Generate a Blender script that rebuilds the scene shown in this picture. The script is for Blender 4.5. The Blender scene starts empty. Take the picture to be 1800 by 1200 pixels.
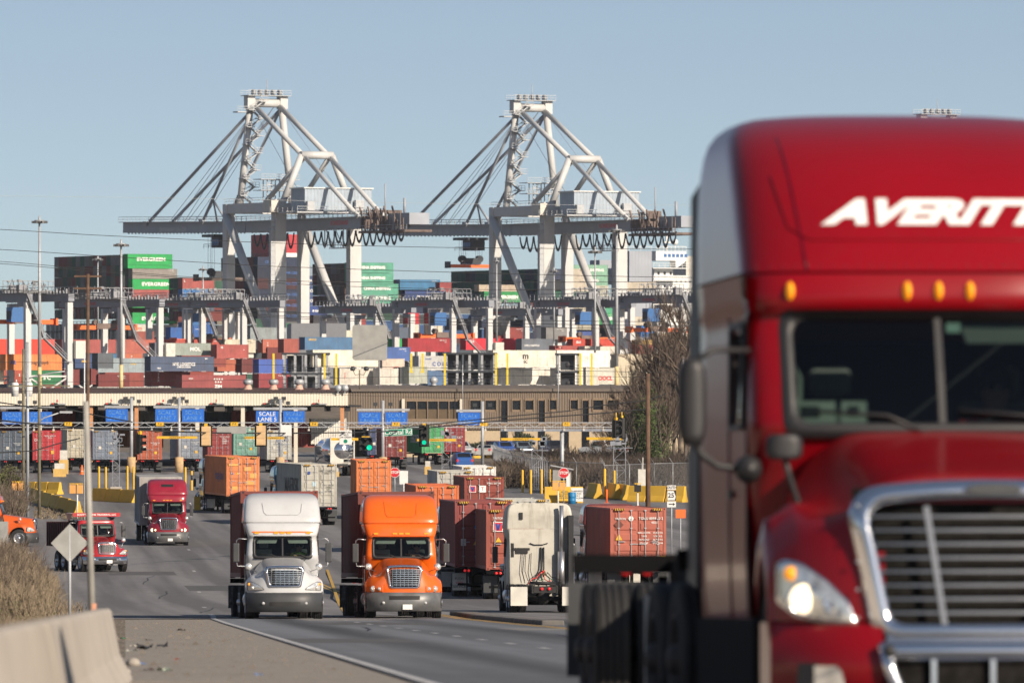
import bpy, bmesh, math, random
from mathutils import Vector, Matrix, Euler
random.seed(7)
R = math.radians
SC = bpy.context.scene
COL = SC.collection

# ------------------------------------------------------------ camera, sky, sun, exposure
FOC = 16000.0          # focal length in photograph pixels (320 mm on a 36 mm sensor, 1800 px wide)
EYE = 6.41             # camera height over the lowest part of the junction datum
cam_data = bpy.data.cameras.new('camera')
cam_data.sensor_width = 36; cam_data.lens = 320
cam_data.shift_y = 125 / 1800
cam_data.clip_start = 0.5; cam_data.clip_end = 30000
cam_data.dof.use_dof = True; cam_data.dof.focus_distance = 430; cam_data.dof.aperture_fstop = 6.0
cam = bpy.data.objects.new('camera', cam_data); COL.objects.link(cam)
cam.location = (0, 0, EYE); cam.rotation_euler = (R(90), 0, 0)
SC.camera = cam
SUN_AZ = 42            # degrees to the right of straight behind the camera
SUN_EL = 26
world = bpy.data.worlds.new('World'); SC.world = world; world.use_nodes = True
wn = world.node_tree; bg = wn.nodes['Background']
sky = wn.nodes.new('ShaderNodeTexSky'); sky.sky_type = 'NISHITA'; sky.sun_disc = False
sky.sun_elevation = R(SUN_EL); sky.sun_rotation = R(180 - SUN_AZ)
sky.air_density = 1.0; sky.dust_density = 1.0; sky.ozone_density = 1.6; sky.altitude = 0
tc = wn.nodes.new('ShaderNodeTexCoord')
sx = wn.nodes.new('ShaderNodeSeparateXYZ'); cx = wn.nodes.new('ShaderNodeCombineXYZ')
mz = wn.nodes.new('ShaderNodeMath'); mz.operation = 'MULTIPLY_ADD'; mz.inputs[1].default_value = 3.2; mz.inputs[2].default_value = 0.05
wn.links.new(tc.outputs['Generated'], sx.inputs[0]); wn.links.new(sx.outputs[2], mz.inputs[0])
wn.links.new(sx.outputs[0], cx.inputs[0]); wn.links.new(sx.outputs[1], cx.inputs[1]); wn.links.new(mz.outputs[0], cx.inputs[2])
nz = wn.nodes.new('ShaderNodeVectorMath'); nz.operation = 'NORMALIZE'
wn.links.new(cx.outputs[0], nz.inputs[0]); wn.links.new(nz.outputs[0], sky.inputs[0])
hs = wn.nodes.new('ShaderNodeHueSaturation'); hs.inputs['Saturation'].default_value = .80; hs.inputs['Hue'].default_value = .498
wn.links.new(sky.outputs[0], hs.inputs['Color']); wn.links.new(hs.outputs[0], bg.inputs[0]); bg.inputs[1].default_value = 0.084
sun_data = bpy.data.lights.new('sun', 'SUN'); sun_data.energy = 4.5; sun_data.angle = R(0.55); sun_data.color = (1.0, 0.86, 0.70)
sun = bpy.data.objects.new('sun', sun_data); COL.objects.link(sun)
sd = Vector((math.sin(R(SUN_AZ)) * math.cos(R(SUN_EL)), -math.cos(R(SUN_AZ)) * math.cos(R(SUN_EL)), math.sin(R(SUN_EL))))
sun.rotation_euler = sd.to_track_quat('Z', 'Y').to_euler()
vs = SC.view_settings; vs.view_transform = 'Standard'; vs.look = 'None'; vs.exposure = 0.45; vs.gamma = 1.0
vs.use_curve_mapping = False
SC.cycles.max_bounces = 6; SC.cycles.transparent_max_bounces = 12
SC.cycles.caustics_reflective = False; SC.cycles.caustics_refractive = False
SC.cycles.use_denoising = True

# ------------------------------------------------------------ terrain height and placing
GP = [(-400, 9), (0, 5.41), (250, 0.60), (281, 0.02), (323, -0.72), (390, -1.58), (460, -1.75), (540, -1.5), (620, -1.25), (700, -0.8),
      (800, -0.15), (900, 0.42), (1000, 0.8), (1200, 1.6), (1320, 3.0), (1420, 7.0), (1500, 7.5), (9000, 7.5)]
def gz(d):
    if d <= GP[0][0]: return GP[0][1]
    for (a, za), (b, zb) in zip(GP, GP[1:]):
        if d <= b:
            t = (d - a) / (b - a); return za + (zb - za) * t
    return GP[-1][1]
def gx(x, d): return (x - 900) * d / FOC
def W(x, y, d): return Vector((gx(x, d), d, EYE + (725 - y) * d / FOC))
def dg(y):
    """distance at which the ground is seen at photograph row y"""
    lo, hi = 20.0, 1300.0
    for _ in range(40):
        m = (lo + hi) / 2
        if 725 + (EYE - gz(m)) * FOC / m > y: lo = m
        else: hi = m
    return lo
def G(x, y):
    d = dg(y); return Vector((gx(x, d), d, gz(d)))

# ------------------------------------------------------------ mesh helpers
class MB:
    def __init__(s): s.v = []; s.f = []; s.m = []; s.s = []
    def add(s, vs, fs, m=0, smooth=False):
        b = len(s.v); s.v += [tuple(p) for p in vs]
        for f in fs: s.f.append([b + i for i in f]); s.m.append(m); s.s.append(smooth)
        return s
    def box(s, x0, x1, y0, y1, z0, z1, m=0):
        return s.add([(x0,y0,z0),(x1,y0,z0),(x1,y1,z0),(x0,y1,z0),(x0,y0,z1),(x1,y0,z1),(x1,y1,z1),(x0,y1,z1)],
              [(0,3,2,1),(4,5,6,7),(0,1,5,4),(1,2,6,5),(2,3,7,6),(3,0,4,7)], m)
    def beam(s, p, q, w, h=None, m=0, up=(0,0,1)):
        """square bar from p to q"""
        p = Vector(p); q = Vector(q); h = h or w; d = (q - p).normalized(); u = Vector(up)
        if abs(d.dot(u)) > .98: u = Vector((0, 1, 0))
        a = d.cross(u).normalized() * w / 2; b = a.normalized().cross(d).normalized() * h / 2
        vs = [p-a-b, p+a-b, p+a+b, p-a+b, q-a-b, q+a-b, q+a+b, q-a+b]
        return s.add(vs, [(0,3,2,1),(4,5,6,7),(0,1,5,4),(1,2,6,5),(2,3,7,6),(3,0,4,7)], m)
    def cyl(s, p, q, r, r2=None, n=10, m=0, cap=True, smooth=True):
        p = Vector(p); q = Vector(q); r2 = r if r2 is None else r2; d = (q - p).normalized()
        a = d.orthogonal().normalized(); b = d.cross(a)
        vs = [p + (a*math.cos(2*math.pi*i/n) + b*math.sin(2*math.pi*i/n))*r for i in range(n)]
        vs += [q + (a*math.cos(2*math.pi*i/n) + b*math.sin(2*math.pi*i/n))*r2 for i in range(n)]
        s.add(vs, [(i, (i+1) % n, n+(i+1) % n, n+i) for i in range(n)], m, smooth)
        if cap:
            s.add(vs[:n], [tuple(reversed(range(n)))], m); s.add(vs[n:], [tuple(range(n))], m)
        return s
    def tube(s, pts, r, n=8, m=0, rs=None):
        pts = [Vector(p) for p in pts]; vs = []; fs = []; k = len(pts); prev = None
        for i, p in enumerate(pts):
            d = (pts[min(i+1, k-1)] - pts[max(i-1, 0)]).normalized()
            if prev is None: a = d.orthogonal().normalized()
            else: a = (prev - d * prev.dot(d)).normalized()
            prev = a; b = d.cross(a); rr = rs[i] if rs else r
            vs += [p + (a*math.cos(2*math.pi*j/n) + b*math.sin(2*math.pi*j/n))*rr for j in range(n)]
        for i in range(k-1):
            for j in range(n): fs.append((i*n+j, i*n+(j+1) % n, (i+1)*n+(j+1) % n, (i+1)*n+j))
        s.add(vs, fs, m, True)
        s.add(vs[:n], [tuple(reversed(range(n)))], m); s.add(vs[-n:], [tuple(range(n))], m)
        return s
    def lathe(s, prof, c, axis='x', n=32, m=0, smooth=True):
        """prof: list of (radius, offset along the axis)"""
        c = Vector(c); vs = []; k = len(prof); fs = []
        for i in range(n):
            t = 2*math.pi*i/n; ca, sa = math.cos(t), math.sin(t)
            for r, o in prof:
                if axis == 'x': vs.append(c + Vector((o, r*ca, r*sa)))
                elif axis == 'y': vs.append(c + Vector((r*sa, o, r*ca)))
                else: vs.append(c + Vector((r*ca, r*sa, o)))
        for i in range(n):
            for j in range(k-1):
                a = i*k+j; b = ((i+1) % n)*k+j; fs.append((a, b, b+1, a+1))
        return s.add(vs, fs, m, smooth)
    def prism(s, poly, o, u, v, w, m=0, smooth=False):
        """2-D polygon (a,b) drawn at o + a*u + b*v, pushed along w"""
        o, u, v, w = Vector(o), Vector(u), Vector(v), Vector(w); n = len(poly)
        vs = [o + u*a + v*b for a, b in poly]; vs += [p + w for p in vs]
        s.add(vs, [tuple(reversed(range(n))), tuple(range(n, 2*n))], m)
        return s.add(vs, [(i, (i+1) % n, n+(i+1) % n, n+i) for i in range(n)], m, smooth)
    def grid(s, P, m=0, smooth=True, skip=None, flip=False):
        """P: rows of points"""
        nr, nc = len(P), len(P[0]); fs = []
        for i in range(nr-1):
            for j in range(nc-1):
                if skip and skip(i, j): continue
                f = (i*nc+j, i*nc+j+1, (i+1)*nc+j+1, (i+1)*nc+j)
                fs.append(tuple(reversed(f)) if flip else f)
        return s.add([p for row in P for p in row], fs, m, smooth)
    def mesh(s, name, mats):
        me = bpy.data.meshes.new(name); me.from_pydata(s.v, [], s.f)
        for mt in mats: me.materials.append(mt)
        me.polygons.foreach_set('material_index', s.m); me.polygons.foreach_set('use_smooth', s.s)
        me.update(); return me
    def obj(s, name, mats, parent=None, loc=None, bevel=0, recalc=True):
        if not isinstance(mats, (list, tuple)): mats = [mats]
        me = s.mesh(name, mats)
        if recalc:
            bm = bmesh.new(); bm.from_mesh(me); bmesh.ops.remove_doubles(bm, verts=bm.verts, dist=1e-5)
            bmesh.ops.recalc_face_normals(bm, faces=bm.faces); bm.to_mesh(me); bm.free()
        o = bpy.data.objects.new(name, me); COL.objects.link(o)
        if parent: o.parent = parent
        if loc is not None: o.location = loc
        if bevel:
            b = o.modifiers.new('bevel', 'BEVEL'); b.width = bevel; b.segments = 2; b.limit_method = 'ANGLE'; b.angle_limit = R(40)
        return o

def tag(o, label=None, cat=None, group=None, kind=None):
    if label: o['label'] = label
    if cat: o['category'] = cat
    if group: o['group'] = group
    if kind: o['kind'] = kind
    return o
def thing(name, label, cat, loc=(0,0,0), rz=0, group=None):
    o = bpy.data.objects.new(name, None); COL.objects.link(o); o.empty_display_size = .3
    o.location = loc; o.rotation_euler = (0, 0, rz); return tag(o, label, cat, group)
KIDS = {}
def kids(o): return [c for c in COL.objects if c.parent is o]
def copy_tree(root, loc=None, rz=None, label=None, group=None, color=None, kids_of=None):
    """a copy of a thing with copies of its parts and sub-parts"""
    def cp(o, par):
        c = o.copy(); COL.objects.link(c)
        if par is not None:
            c.parent = par; c.matrix_parent_inverse = o.matrix_parent_inverse.copy()
        if color and o.get('painted'): c.color = color
        for ch in kids_of[o.name] if o.name in kids_of else (): cp(ch, c)
        return c
    if kids_of is None: kids_of = tree_of(root)
    r = cp(root, None)
    if loc is not None: r.location = loc
    if rz is not None: r.rotation_euler = (0, 0, rz)
    if label: r['label'] = label
    if group: r['group'] = group
    return r
def tree_of(root):
    if root.name in KIDS: return KIDS[root.name]
    m = {}
    for o in COL.objects:
        if o.parent is not None: m.setdefault(o.parent.name, []).append(o)
    KIDS[root.name] = m
    return m
def paint(o, rgb):
    o.color = (*rgb, 1); o['painted'] = 1; return o
def interp(xs, ys, x):
    if x <= xs[0]: return ys[0]
    for i in range(len(xs)-1):
        if x <= xs[i+1]:
            t = (x-xs[i])/(xs[i+1]-xs[i])
            p0 = ys[max(i-1, 0)]; p1 = ys[i]; p2 = ys[i+1]; p3 = ys[min(i+2, len(ys)-1)]
            m1 = (p2-p0)/2; m2 = (p3-p1)/2
            if (p2-p1) == 0: m1 = m2 = 0
            return (2*t**3-3*t*t+1)*p1+(t**3-2*t*t+t)*m1+(-2*t**3+3*t*t)*p2+(t**3-t*t)*m2
    return ys[-1]

# ------------------------------------------------------------ materials
MATS = {}
def mat(name, rgb=(.5,.5,.5), rough=.6, metal=0, var=.12, scale=2.5, bump=0, bscale=30, coat=0, objcol=False,
        dirt=0, dirtcol=(.12,.09,.07), dscale=1.2, spec=.5, emit=0, streak=0, streakcol=(.11,.055,.035)):
    if name in MATS: return MATS[name]
    m = bpy.data.materials.new(name); m.use_nodes = True; nt = m.node_tree; N = nt.nodes; L = nt.links
    b = N['Principled BSDF']; b.inputs['Roughness'].default_value = rough; b.inputs['Metallic'].default_value = metal
    b.inputs['Coat Weight'].default_value = coat; b.inputs['Coat Roughness'].default_value = .06
    b.inputs['Specular IOR Level'].default_value = spec
    tcn = N.new('ShaderNodeTexCoord'); oi = N.new('ShaderNodeObjectInfo')
    ad = N.new('ShaderNodeVectorMath'); ad.operation = 'ADD'
    mr = N.new('ShaderNodeMath'); mr.operation = 'MULTIPLY'; mr.inputs[1].default_value = 57.0
    L.new(oi.outputs['Random'], mr.inputs[0]); L.new(tcn.outputs['Object'], ad.inputs[0]); L.new(mr.outputs[0], ad.inputs[1])
    if objcol: src = oi.outputs['Color']
    else:
        rgbn = N.new('ShaderNodeRGB'); rgbn.outputs[0].default_value = (*rgb, 1); src = rgbn.outputs[0]
    if var:
        no = N.new('ShaderNodeTexNoise'); no.inputs['Scale'].default_value = scale; no.inputs['Detail'].default_value = 5
        L.new(ad.outputs[0], no.inputs['Vector'])
        mp = N.new('ShaderNodeMapRange'); mp.inputs[1].default_value = .3; mp.inputs[2].default_value = .7
        mp.inputs[3].default_value = 1-var; mp.inputs[4].default_value = 1+var
        L.new(no.outputs[0], mp.inputs[0])
        mx = N.new('ShaderNodeVectorMath'); mx.operation = 'SCALE'
        L.new(src, mx.inputs[0]); L.new(mp.outputs[0], mx.inputs['Scale']); src = mx.outputs[0]
    if dirt:
        n2 = N.new('ShaderNodeTexNoise'); n2.inputs['Scale'].default_value = dscale; n2.inputs['Detail'].default_value = 8
        n2.inputs['Roughness'].default_value = .7
        L.new(ad.outputs[0], n2.inputs['Vector'])
        m2 = N.new('ShaderNodeMapRange'); m2.inputs[1].default_value = .5; m2.inputs[2].default_value = .72; m2.inputs[4].default_value = dirt
        L.new(n2.outputs[0], m2.inputs[0])
        mi = N.new('ShaderNodeMix'); mi.data_type = 'RGBA'; mi.inputs[7].default_value = (*dirtcol, 1)
        L.new(m2.outputs[0], mi.inputs[0]); L.new(src, mi.inputs[6]); src = mi.outputs[2]
    if streak:
        vm = N.new('ShaderNodeVectorMath'); vm.operation = 'MULTIPLY'; vm.inputs[1].default_value = (2.6, 2.6, .22); L.new(ad.outputs[0], vm.inputs[0])
        n4 = N.new('ShaderNodeTexNoise'); n4.inputs['Scale'].default_value = 1.6; n4.inputs['Detail'].default_value = 6; n4.inputs['Roughness'].default_value = .65; L.new(vm.outputs[0], n4.inputs['Vector'])
        m4 = N.new('ShaderNodeMapRange'); m4.inputs[1].default_value = .52; m4.inputs[2].default_value = .7; m4.inputs[4].default_value = streak; L.new(n4.outputs[0], m4.inputs[0])
        x4 = N.new('ShaderNodeMix'); x4.data_type = 'RGBA'; x4.inputs[7].default_value = (*streakcol,1); L.new(m4.outputs[0], x4.inputs[0]); L.new(src, x4.inputs[6]); src = x4.outputs[2]
    L.new(src, b.inputs['Base Color'])
    if emit:
        L.new(src, b.inputs['Emission Color']); b.inputs['Emission Strength'].default_value = emit
    if bump:
        n3 = N.new('ShaderNodeTexNoise'); n3.inputs['Scale'].default_value = bscale; n3.inputs['Detail'].default_value = 4
        L.new(tcn.outputs['Object'], n3.inputs['Vector'])
        bp = N.new('ShaderNodeBump'); bp.inputs['Strength'].default_value = bump; bp.inputs['Distance'].default_value = .02
        L.new(n3.outputs[0], bp.inputs['Height']); L.new(bp.outputs[0], b.inputs['Normal'])
    MATS[name] = m; return m
def glass(name, tint=(.55,.65,.62), base=.08):
    m = bpy.data.materials.new(name); m.use_nodes = True; nt = m.node_tree; N = nt.nodes; L = nt.links
    N.remove(N['Principled BSDF']); out = N['Material Output']
    tr = N.new('ShaderNodeBsdfTransparent'); tr.inputs[0].default_value = (*tint, 1)
    gl = N.new('ShaderNodeBsdfGlossy'); gl.inputs['Roughness'].default_value = .03
    fr = N.new('ShaderNodeFresnel'); fr.inputs[0].default_value = 1.5
    mix = N.new('ShaderNodeMixShader'); L.new(fr.outputs[0], mix.inputs[0]); L.new(tr.outputs[0], mix.inputs[1]); L.new(gl.outputs[0], mix.inputs[2])
    L.new(mix.outputs[0], out.inputs[0]); MATS[name] = m; return m
M = lambda k: MATS[k]
mat('truck_paint', objcol=True, rough=.32, var=.03, coat=.8, dirt=.12, dirtcol=(.25,.2,.16), dscale=2)
mat('grimy_paint', objcol=True, rough=.6, var=.12, scale=.8, streak=.5, streakcol=(.16,.14,.11), dirt=.45, dirtcol=(.22,.19,.15), dscale=1.2)
mat('hero_paint', objcol=True, rough=.3, var=.06, scale=1.3, coat=.35, spec=.3, dirt=.08, dirtcol=(.12,.05,.04), dscale=14)
mat('box_paint', objcol=True, rough=.62, var=.16, scale=.5, streak=.4, dirt=.3, dirtcol=(.09,.055,.04), dscale=1.6)
mat('black_plastic', (.02,.02,.022), rough=.5, var=.15)
mat('grey_plastic', (.045,.048,.052), rough=.5, var=.12, dirt=.3, dirtcol=(.12,.11,.09))
mat('bumper_grey', (.13,.135,.14), rough=.45, metal=.2, var=.3, dirt=.4, dirtcol=(.22,.19,.15))
mat('chrome', (.8,.8,.82), rough=.12, metal=1, var=.03)
mat('steel', (.42,.43,.45), rough=.4, metal=.8, var=.15)
mat('alloy', (.6,.6,.62), rough=.35, metal=.9, var=.1)
mat('galv', (.42,.44,.46), rough=.55, metal=.3, var=.12)
mat('tyre', (.018,.018,.019), rough=.85, var=.2, dirt=.4, dirtcol=(.07,.06,.05))
mat('frame_black', (.014,.014,.015), rough=.6, var=.2, dirt=.35, dirtcol=(.06,.05,.04))
mat('chassis_black', (.005,.005,.006), rough=.9, var=.2, dirt=.2, dirtcol=(.015,.012,.01), spec=.15)
mat('rim_dark', (.05,.045,.045), rough=.6, metal=.3, var=.2)
mat('bar_metal', (.32,.33,.35), rough=.35, metal=1, var=.05)
mat('interior_dark', (.02,.02,.022), rough=.8, var=.1)
mat('interior_grey', (.20,.21,.2), rough=.8, var=.1)
mat('amber', (.9,.33,.01), rough=.25, var=0, coat=.6, emit=.35)
mat('red_lens', (.6,.02,.02), rough=.25, var=0, coat=.6, emit=.5)
mat('lamp_clear', (.85,.85,.82), rough=.1, metal=.6, var=.25, scale=18)
mat('lamp_on', (1,.8,.52), rough=.2, var=0, emit=1.5)
mat('lamp_dipped', (1,.93,.8), rough=.2, var=0, emit=1.2)
mat('interior_pale', (.42,.45,.40), rough=.7, var=.1)
mat('sign_orange_', (.85,.16,.02), rough=.4, var=.1)
mat('white_paint', (.78,.78,.76), rough=.5, var=.06)
mat('off_white', (.62,.6,.54), rough=.6, var=.1, dirt=.25)
mat('skin', (.42,.24,.16), rough=.6, var=.05)
mat('cloth_dark', (.03,.03,.04), rough=.9, var=.1)
mat('cloth_red', (.5,.02,.02), rough=.9, var=.1)
mat('hi_vis', (.55,.85,.03), rough=.8, var=.05)
mat('hair', (.03,.02,.015), rough=.8, var=.1)
mat('letter_white', (.8,.8,.78), rough=.6, var=.08, scale=6)
mat('letter_black', (.02,.02,.02), rough=.6, var=.1)
mat('letter_blue', (.02,.06,.28), rough=.6, var=.08)
mat('letter_red', (.65,.03,.03), rough=.6, var=.08)
mat('letter_yellow', (.75,.45,.04), rough=.6, var=.08)
mat('letter_faded', (.05,.13,.36), rough=.6, var=.1)
glass('windscreen', (.72,.82,.78)); glass('windscreen_dark', (.36,.44,.42)); glass('dark_glass', (.12,.15,.16))

# ------------------------------------------------------------ lettering
TXT = {}
def text_mesh(body, size, key_mat, shear=0, bold=0.0, sx=1.0, spacing=1.0, align='CENTER', line=1.0):
    k = (body, size, key_mat, shear, bold, sx, spacing, align)
    if k in TXT: return TXT[k]
    cu = bpy.data.curves.new('lettering', 'FONT'); cu.body = body; cu.size = 1; cu.shear = shear; cu.offset = bold
    cu.space_character = spacing; cu.align_x = align; cu.align_y = 'CENTER'; cu.space_line = line; cu.resolution_u = 3
    ob = bpy.data.objects.new('lettering', cu); COL.objects.link(ob)
    bpy.context.view_layer.update()
    me = bpy.data.meshes.new_from_object(ob.evaluated_get(bpy.context.evaluated_depsgraph_get()))
    for v in me.vertices: v.co = Vector((v.co.x*size*sx, v.co.y*size, 0))
    me.materials.clear(); me.materials.append(M(key_mat)); me.name = 'lettering'
    bpy.data.objects.remove(ob); bpy.data.curves.remove(cu)
    TXT[k] = me; return me
def letter(parent, body, size, mt, loc, rot=(R(90), 0, 0), name='lettering', **kw):
    """flat lettering: local x to the reader's right, facing local -y when rot is (90,0,0)"""
    o = bpy.data.objects.new(name, text_mesh(body, size, mt, **kw)); COL.objects.link(o)
    if parent: o.parent = parent
    o.location = loc; o.rotation_euler = rot; return o
# ------------------------------------------------------------ ground, road and markings
def asphalt(name, base, streak=.35, dir_=.055, bands=()):
    m = mat(name, base, rough=.85, var=.14, scale=.9, bump=.5, bscale=9)
    nt = m.node_tree; N = nt.nodes; L = nt.links; b = N['Principled BSDF']
    src = b.inputs['Base Color'].links[0].from_socket
    g = N.new('ShaderNodeNewGeometry'); sp = N.new('ShaderNodeSeparateXYZ'); L.new(g.outputs['Position'], sp.inputs[0])
    # t = lateral position following the road
    a = N.new('ShaderNodeMath'); a.operation = 'MULTIPLY_ADD'; a.inputs[1].default_value = dir_; L.new(sp.outputs[1], a.inputs[0]); L.new(sp.outputs[0], a.inputs[2])
    c = N.new('ShaderNodeCombineXYZ'); L.new(a.outputs[0], c.inputs[0])
    ys = N.new('ShaderNodeMath'); ys.operation = 'MULTIPLY'; ys.inputs[1].default_value = .012; L.new(sp.outputs[1], ys.inputs[0]); L.new(ys.outputs[0], c.inputs[1])
    n = N.new('ShaderNodeTexNoise'); n.inputs['Scale'].default_value = .55; n.inputs['Detail'].default_value = 3; L.new(c.outputs[0], n.inputs['Vector'])
    r = N.new('ShaderNodeMapRange'); r.inputs[1].default_value = .4; r.inputs[2].default_value = .6; r.inputs[3].default_value = 1-streak; r.inputs[4].default_value = 1+streak*.6
    L.new(n.outputs[0], r.inputs[0])
    # fine aggregate
    n2 = N.new('ShaderNodeTexNoise'); n2.inputs['Scale'].default_value = 3.5; n2.inputs['Detail'].default_value = 6; n2.inputs['Roughness'].default_value = .8; L.new(g.outputs['Position'], n2.inputs['Vector'])
    r2 = N.new('ShaderNodeMapRange'); r2.inputs[1].default_value = .3; r2.inputs[2].default_value = .7; r2.inputs[3].default_value = .8; r2.inputs[4].default_value = 1.2; L.new(n2.outputs[0], r2.inputs[0])
    mm = N.new('ShaderNodeMath'); mm.operation = 'MULTIPLY'; L.new(r.outputs[0], mm.inputs[0]); L.new(r2.outputs[0], mm.inputs[1])
    for tb, wb, kb in bands:
        q = N.new('ShaderNodeMath'); q.operation = 'SUBTRACT'; q.inputs[1].default_value = tb; L.new(a.outputs[0], q.inputs[0])
        qa = N.new('ShaderNodeMath'); qa.operation = 'ABSOLUTE'; L.new(q.outputs[0], qa.inputs[0])
        qr = N.new('ShaderNodeMapRange'); qr.interpolation_type = 'SMOOTHSTEP'; qr.inputs[2].default_value = wb; qr.inputs[3].default_value = kb; qr.inputs[4].default_value = 1; L.new(qa.outputs[0], qr.inputs[0])
        q2 = N.new('ShaderNodeMath'); q2.operation = 'MULTIPLY'; L.new(mm.outputs[0], q2.inputs[0]); L.new(qr.outputs[0], q2.inputs[1]); mm = q2
    s = N.new('ShaderNodeVectorMath'); s.operation = 'SCALE'; L.new(src, s.inputs[0]); L.new(mm.outputs[0], s.inputs['Scale']); L.new(s.outputs[0], b.inputs['Base Color'])
    return m
asphalt('asphalt', (.175,.17,.17), .34); asphalt('asphalt_near', (.14,.148,.165), .3, .0445, ((5.3,.95,.45),(9.1,.95,.5),(12.9,.9,.6))); asphalt('asphalt_worn', (.115,.11,.105), .3, .2)
mat('gravel', (.27,.24,.205), rough=.95, var=.3, scale=7, bump=.5, bscale=26, dirt=.45, dirtcol=(.12,.10,.08), dscale=.9)
mat('dirt', (.17,.135,.10), rough=.95, var=.3, scale=.5, dirt=.5, dirtcol=(.09,.085,.04), dscale=.15)
mat('concrete', (.42,.38,.33), rough=.85, streak=.5, streakcol=(.2,.175,.15), var=.12, scale=1.2, bump=.3, bscale=20, dirt=.35, dirtcol=(.2,.17,.14), dscale=2)
mat('kerb_grey', (.13,.12,.11), rough=.9, var=.3, scale=1.5)
mat('line_white', (.46,.46,.46), rough=.7, var=.25, scale=3, dirt=.6, dirtcol=(.15,.15,.15), dscale=4)
mat('line_yellow', (.55,.33,.05), rough=.7, var=.25, scale=3, dirt=.6, dirtcol=(.15,.13,.1), dscale=4)
DS = [-300, -100, 0, 20, 40, 60, 80, 100, 130, 160, 190, 220, 250, 265, 281, 300, 323, 350, 390, 425, 460, 500, 540, 580, 620, 660, 700, 750, 800, 850, 900, 950, 1000, 1100, 1200, 1260, 1320, 1370, 1420, 1460, 1500, 2500, 6000, 9000]
def sheet(name, xl, xr, d0, d1, mt, dz=0, kind='structure', nx=1, step=None):
    ds = sorted(set([d for d in DS if d0 < d < d1] + [d0, d1] + ([d0+step*i for i in range(int((d1-d0)/step))] if step else [])))
    b = MB(); rows = []
    for d in ds:
        a = xl(d) if callable(xl) else xl; c = xr(d) if callable(xr) else xr
        rows.append([(a+(c-a)*i/nx, d, gz(d)+dz) for i in range(nx+1)])
    b.grid(rows, 0, False); o = b.obj(name, mt); return tag(o, kind=kind)
sheet('ground', lambda d: -60-abs(d)*.8, lambda d: 60+abs(d)*.8, -300, 9000, M('dirt'))
def edge_l(d):     # left edge line of the carriageway
    if d < 281: return -.96-(d-95.8)*.04449
    return interp([40,95.8,150,250,281,330,460,560,700,900,1000], [1.3,-.96,-3.2,-7.8,-9.2,-11.6,-18.5,-24,-33,-50,-60], d)
sheet('road', lambda d: edge_l(d)-.12, lambda d: edge_l(d)+34, 20, 281, M('asphalt_near'), .03, step=10)
sheet('junction_road', lambda d: -26-(d-281)*.05, lambda d: 40+(d-281)*.05, 281, 1150, M('asphalt'), .03, step=10)
sheet('shoulder', lambda d: edge_l(d)-9, lambda d: edge_l(d)-.12, 20, 281, M('gravel'), .015, step=10)
def line(name, pts, w, mt, dz=.036):
    """painted line through (X, d) points"""
    b = MB(); rows = []
    for i, (x, d) in enumerate(pts):
        rows.append([(x-w/2, d, gz(d)+dz), (x+w/2, d, gz(d)+dz)])
    b.grid(rows, 0, False); return tag(b.obj(name, M(mt)), kind='structure')
line('edge_marking', [(edge_l(d), d) for d in range(45, 281, 5)], .14, 'line_white')
line('edge_marking', [(edge_l(d), d) for d in (281, 290, 300, 312)], .17, 'line_white')
for k in range(28):
    d0 = 60 + k*12.2
    f = lambda d: edge_l(d)+3.75
    if d0 < 281 or k % 2: line('lane_marking', [(f(d0), d0), (f(d0+1.6), d0+1.6), (f(d0+3.1), d0+3.1)], .14, 'line_white', .034)
for o_ in (7.6, 7.85): line('centre_marking', [(edge_l(d)+o_, d) for d in list(range(50, 281, 5))+[284, 290, 300, 312, 323, 340, 360, 390, 420, 460]], .11, 'line_yellow', .035)
line('median_marking', [(gx(575, 470), 470), (gx(586, 420), 420), (gx(596, 365), 365), (gx(607, 322), 322)], .14, 'line_yellow', .038)
for i in range(4):
    d = 345+i*60; line('lane_marking', [(gx(360-i*9, d), d), (gx(358-i*9, d+3), d+3)], .15, 'line_white', .034)
for pts in ([(1003,1010),(860,1000)], [(1200,995),(1110,985)], [(330,905),(350,885)], [(640,1090),(720,1090)]):
    (xa, ya), (xb, yb_) = pts; p, q = G(xa, ya), G(xb, yb_)
    b = MB(); b.add([(p.x, p.y-.6, gz(p.y-.6)+.037), (q.x, q.y-.6, gz(q.y-.6)+.037), (q.x, q.y+.6, gz(q.y+.6)+.037), (p.x, p.y+.6, gz(p.y+.6)+.037)], [(0,1,2,3)]); tag(b.obj('stop_marking', M('line_white')), kind='structure')
mat('tar', (.035,.035,.037), rough=.6, var=.3); mat('asphalt_patch', (.09,.088,.09), rough=.9, var=.3, scale=2, bump=.4, bscale=9); mat('asphalt_pale', (.21,.2,.19), rough=.9, var=.25, scale=1, bump=.4, bscale=9)
ra_ = random.Random(77)
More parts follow.
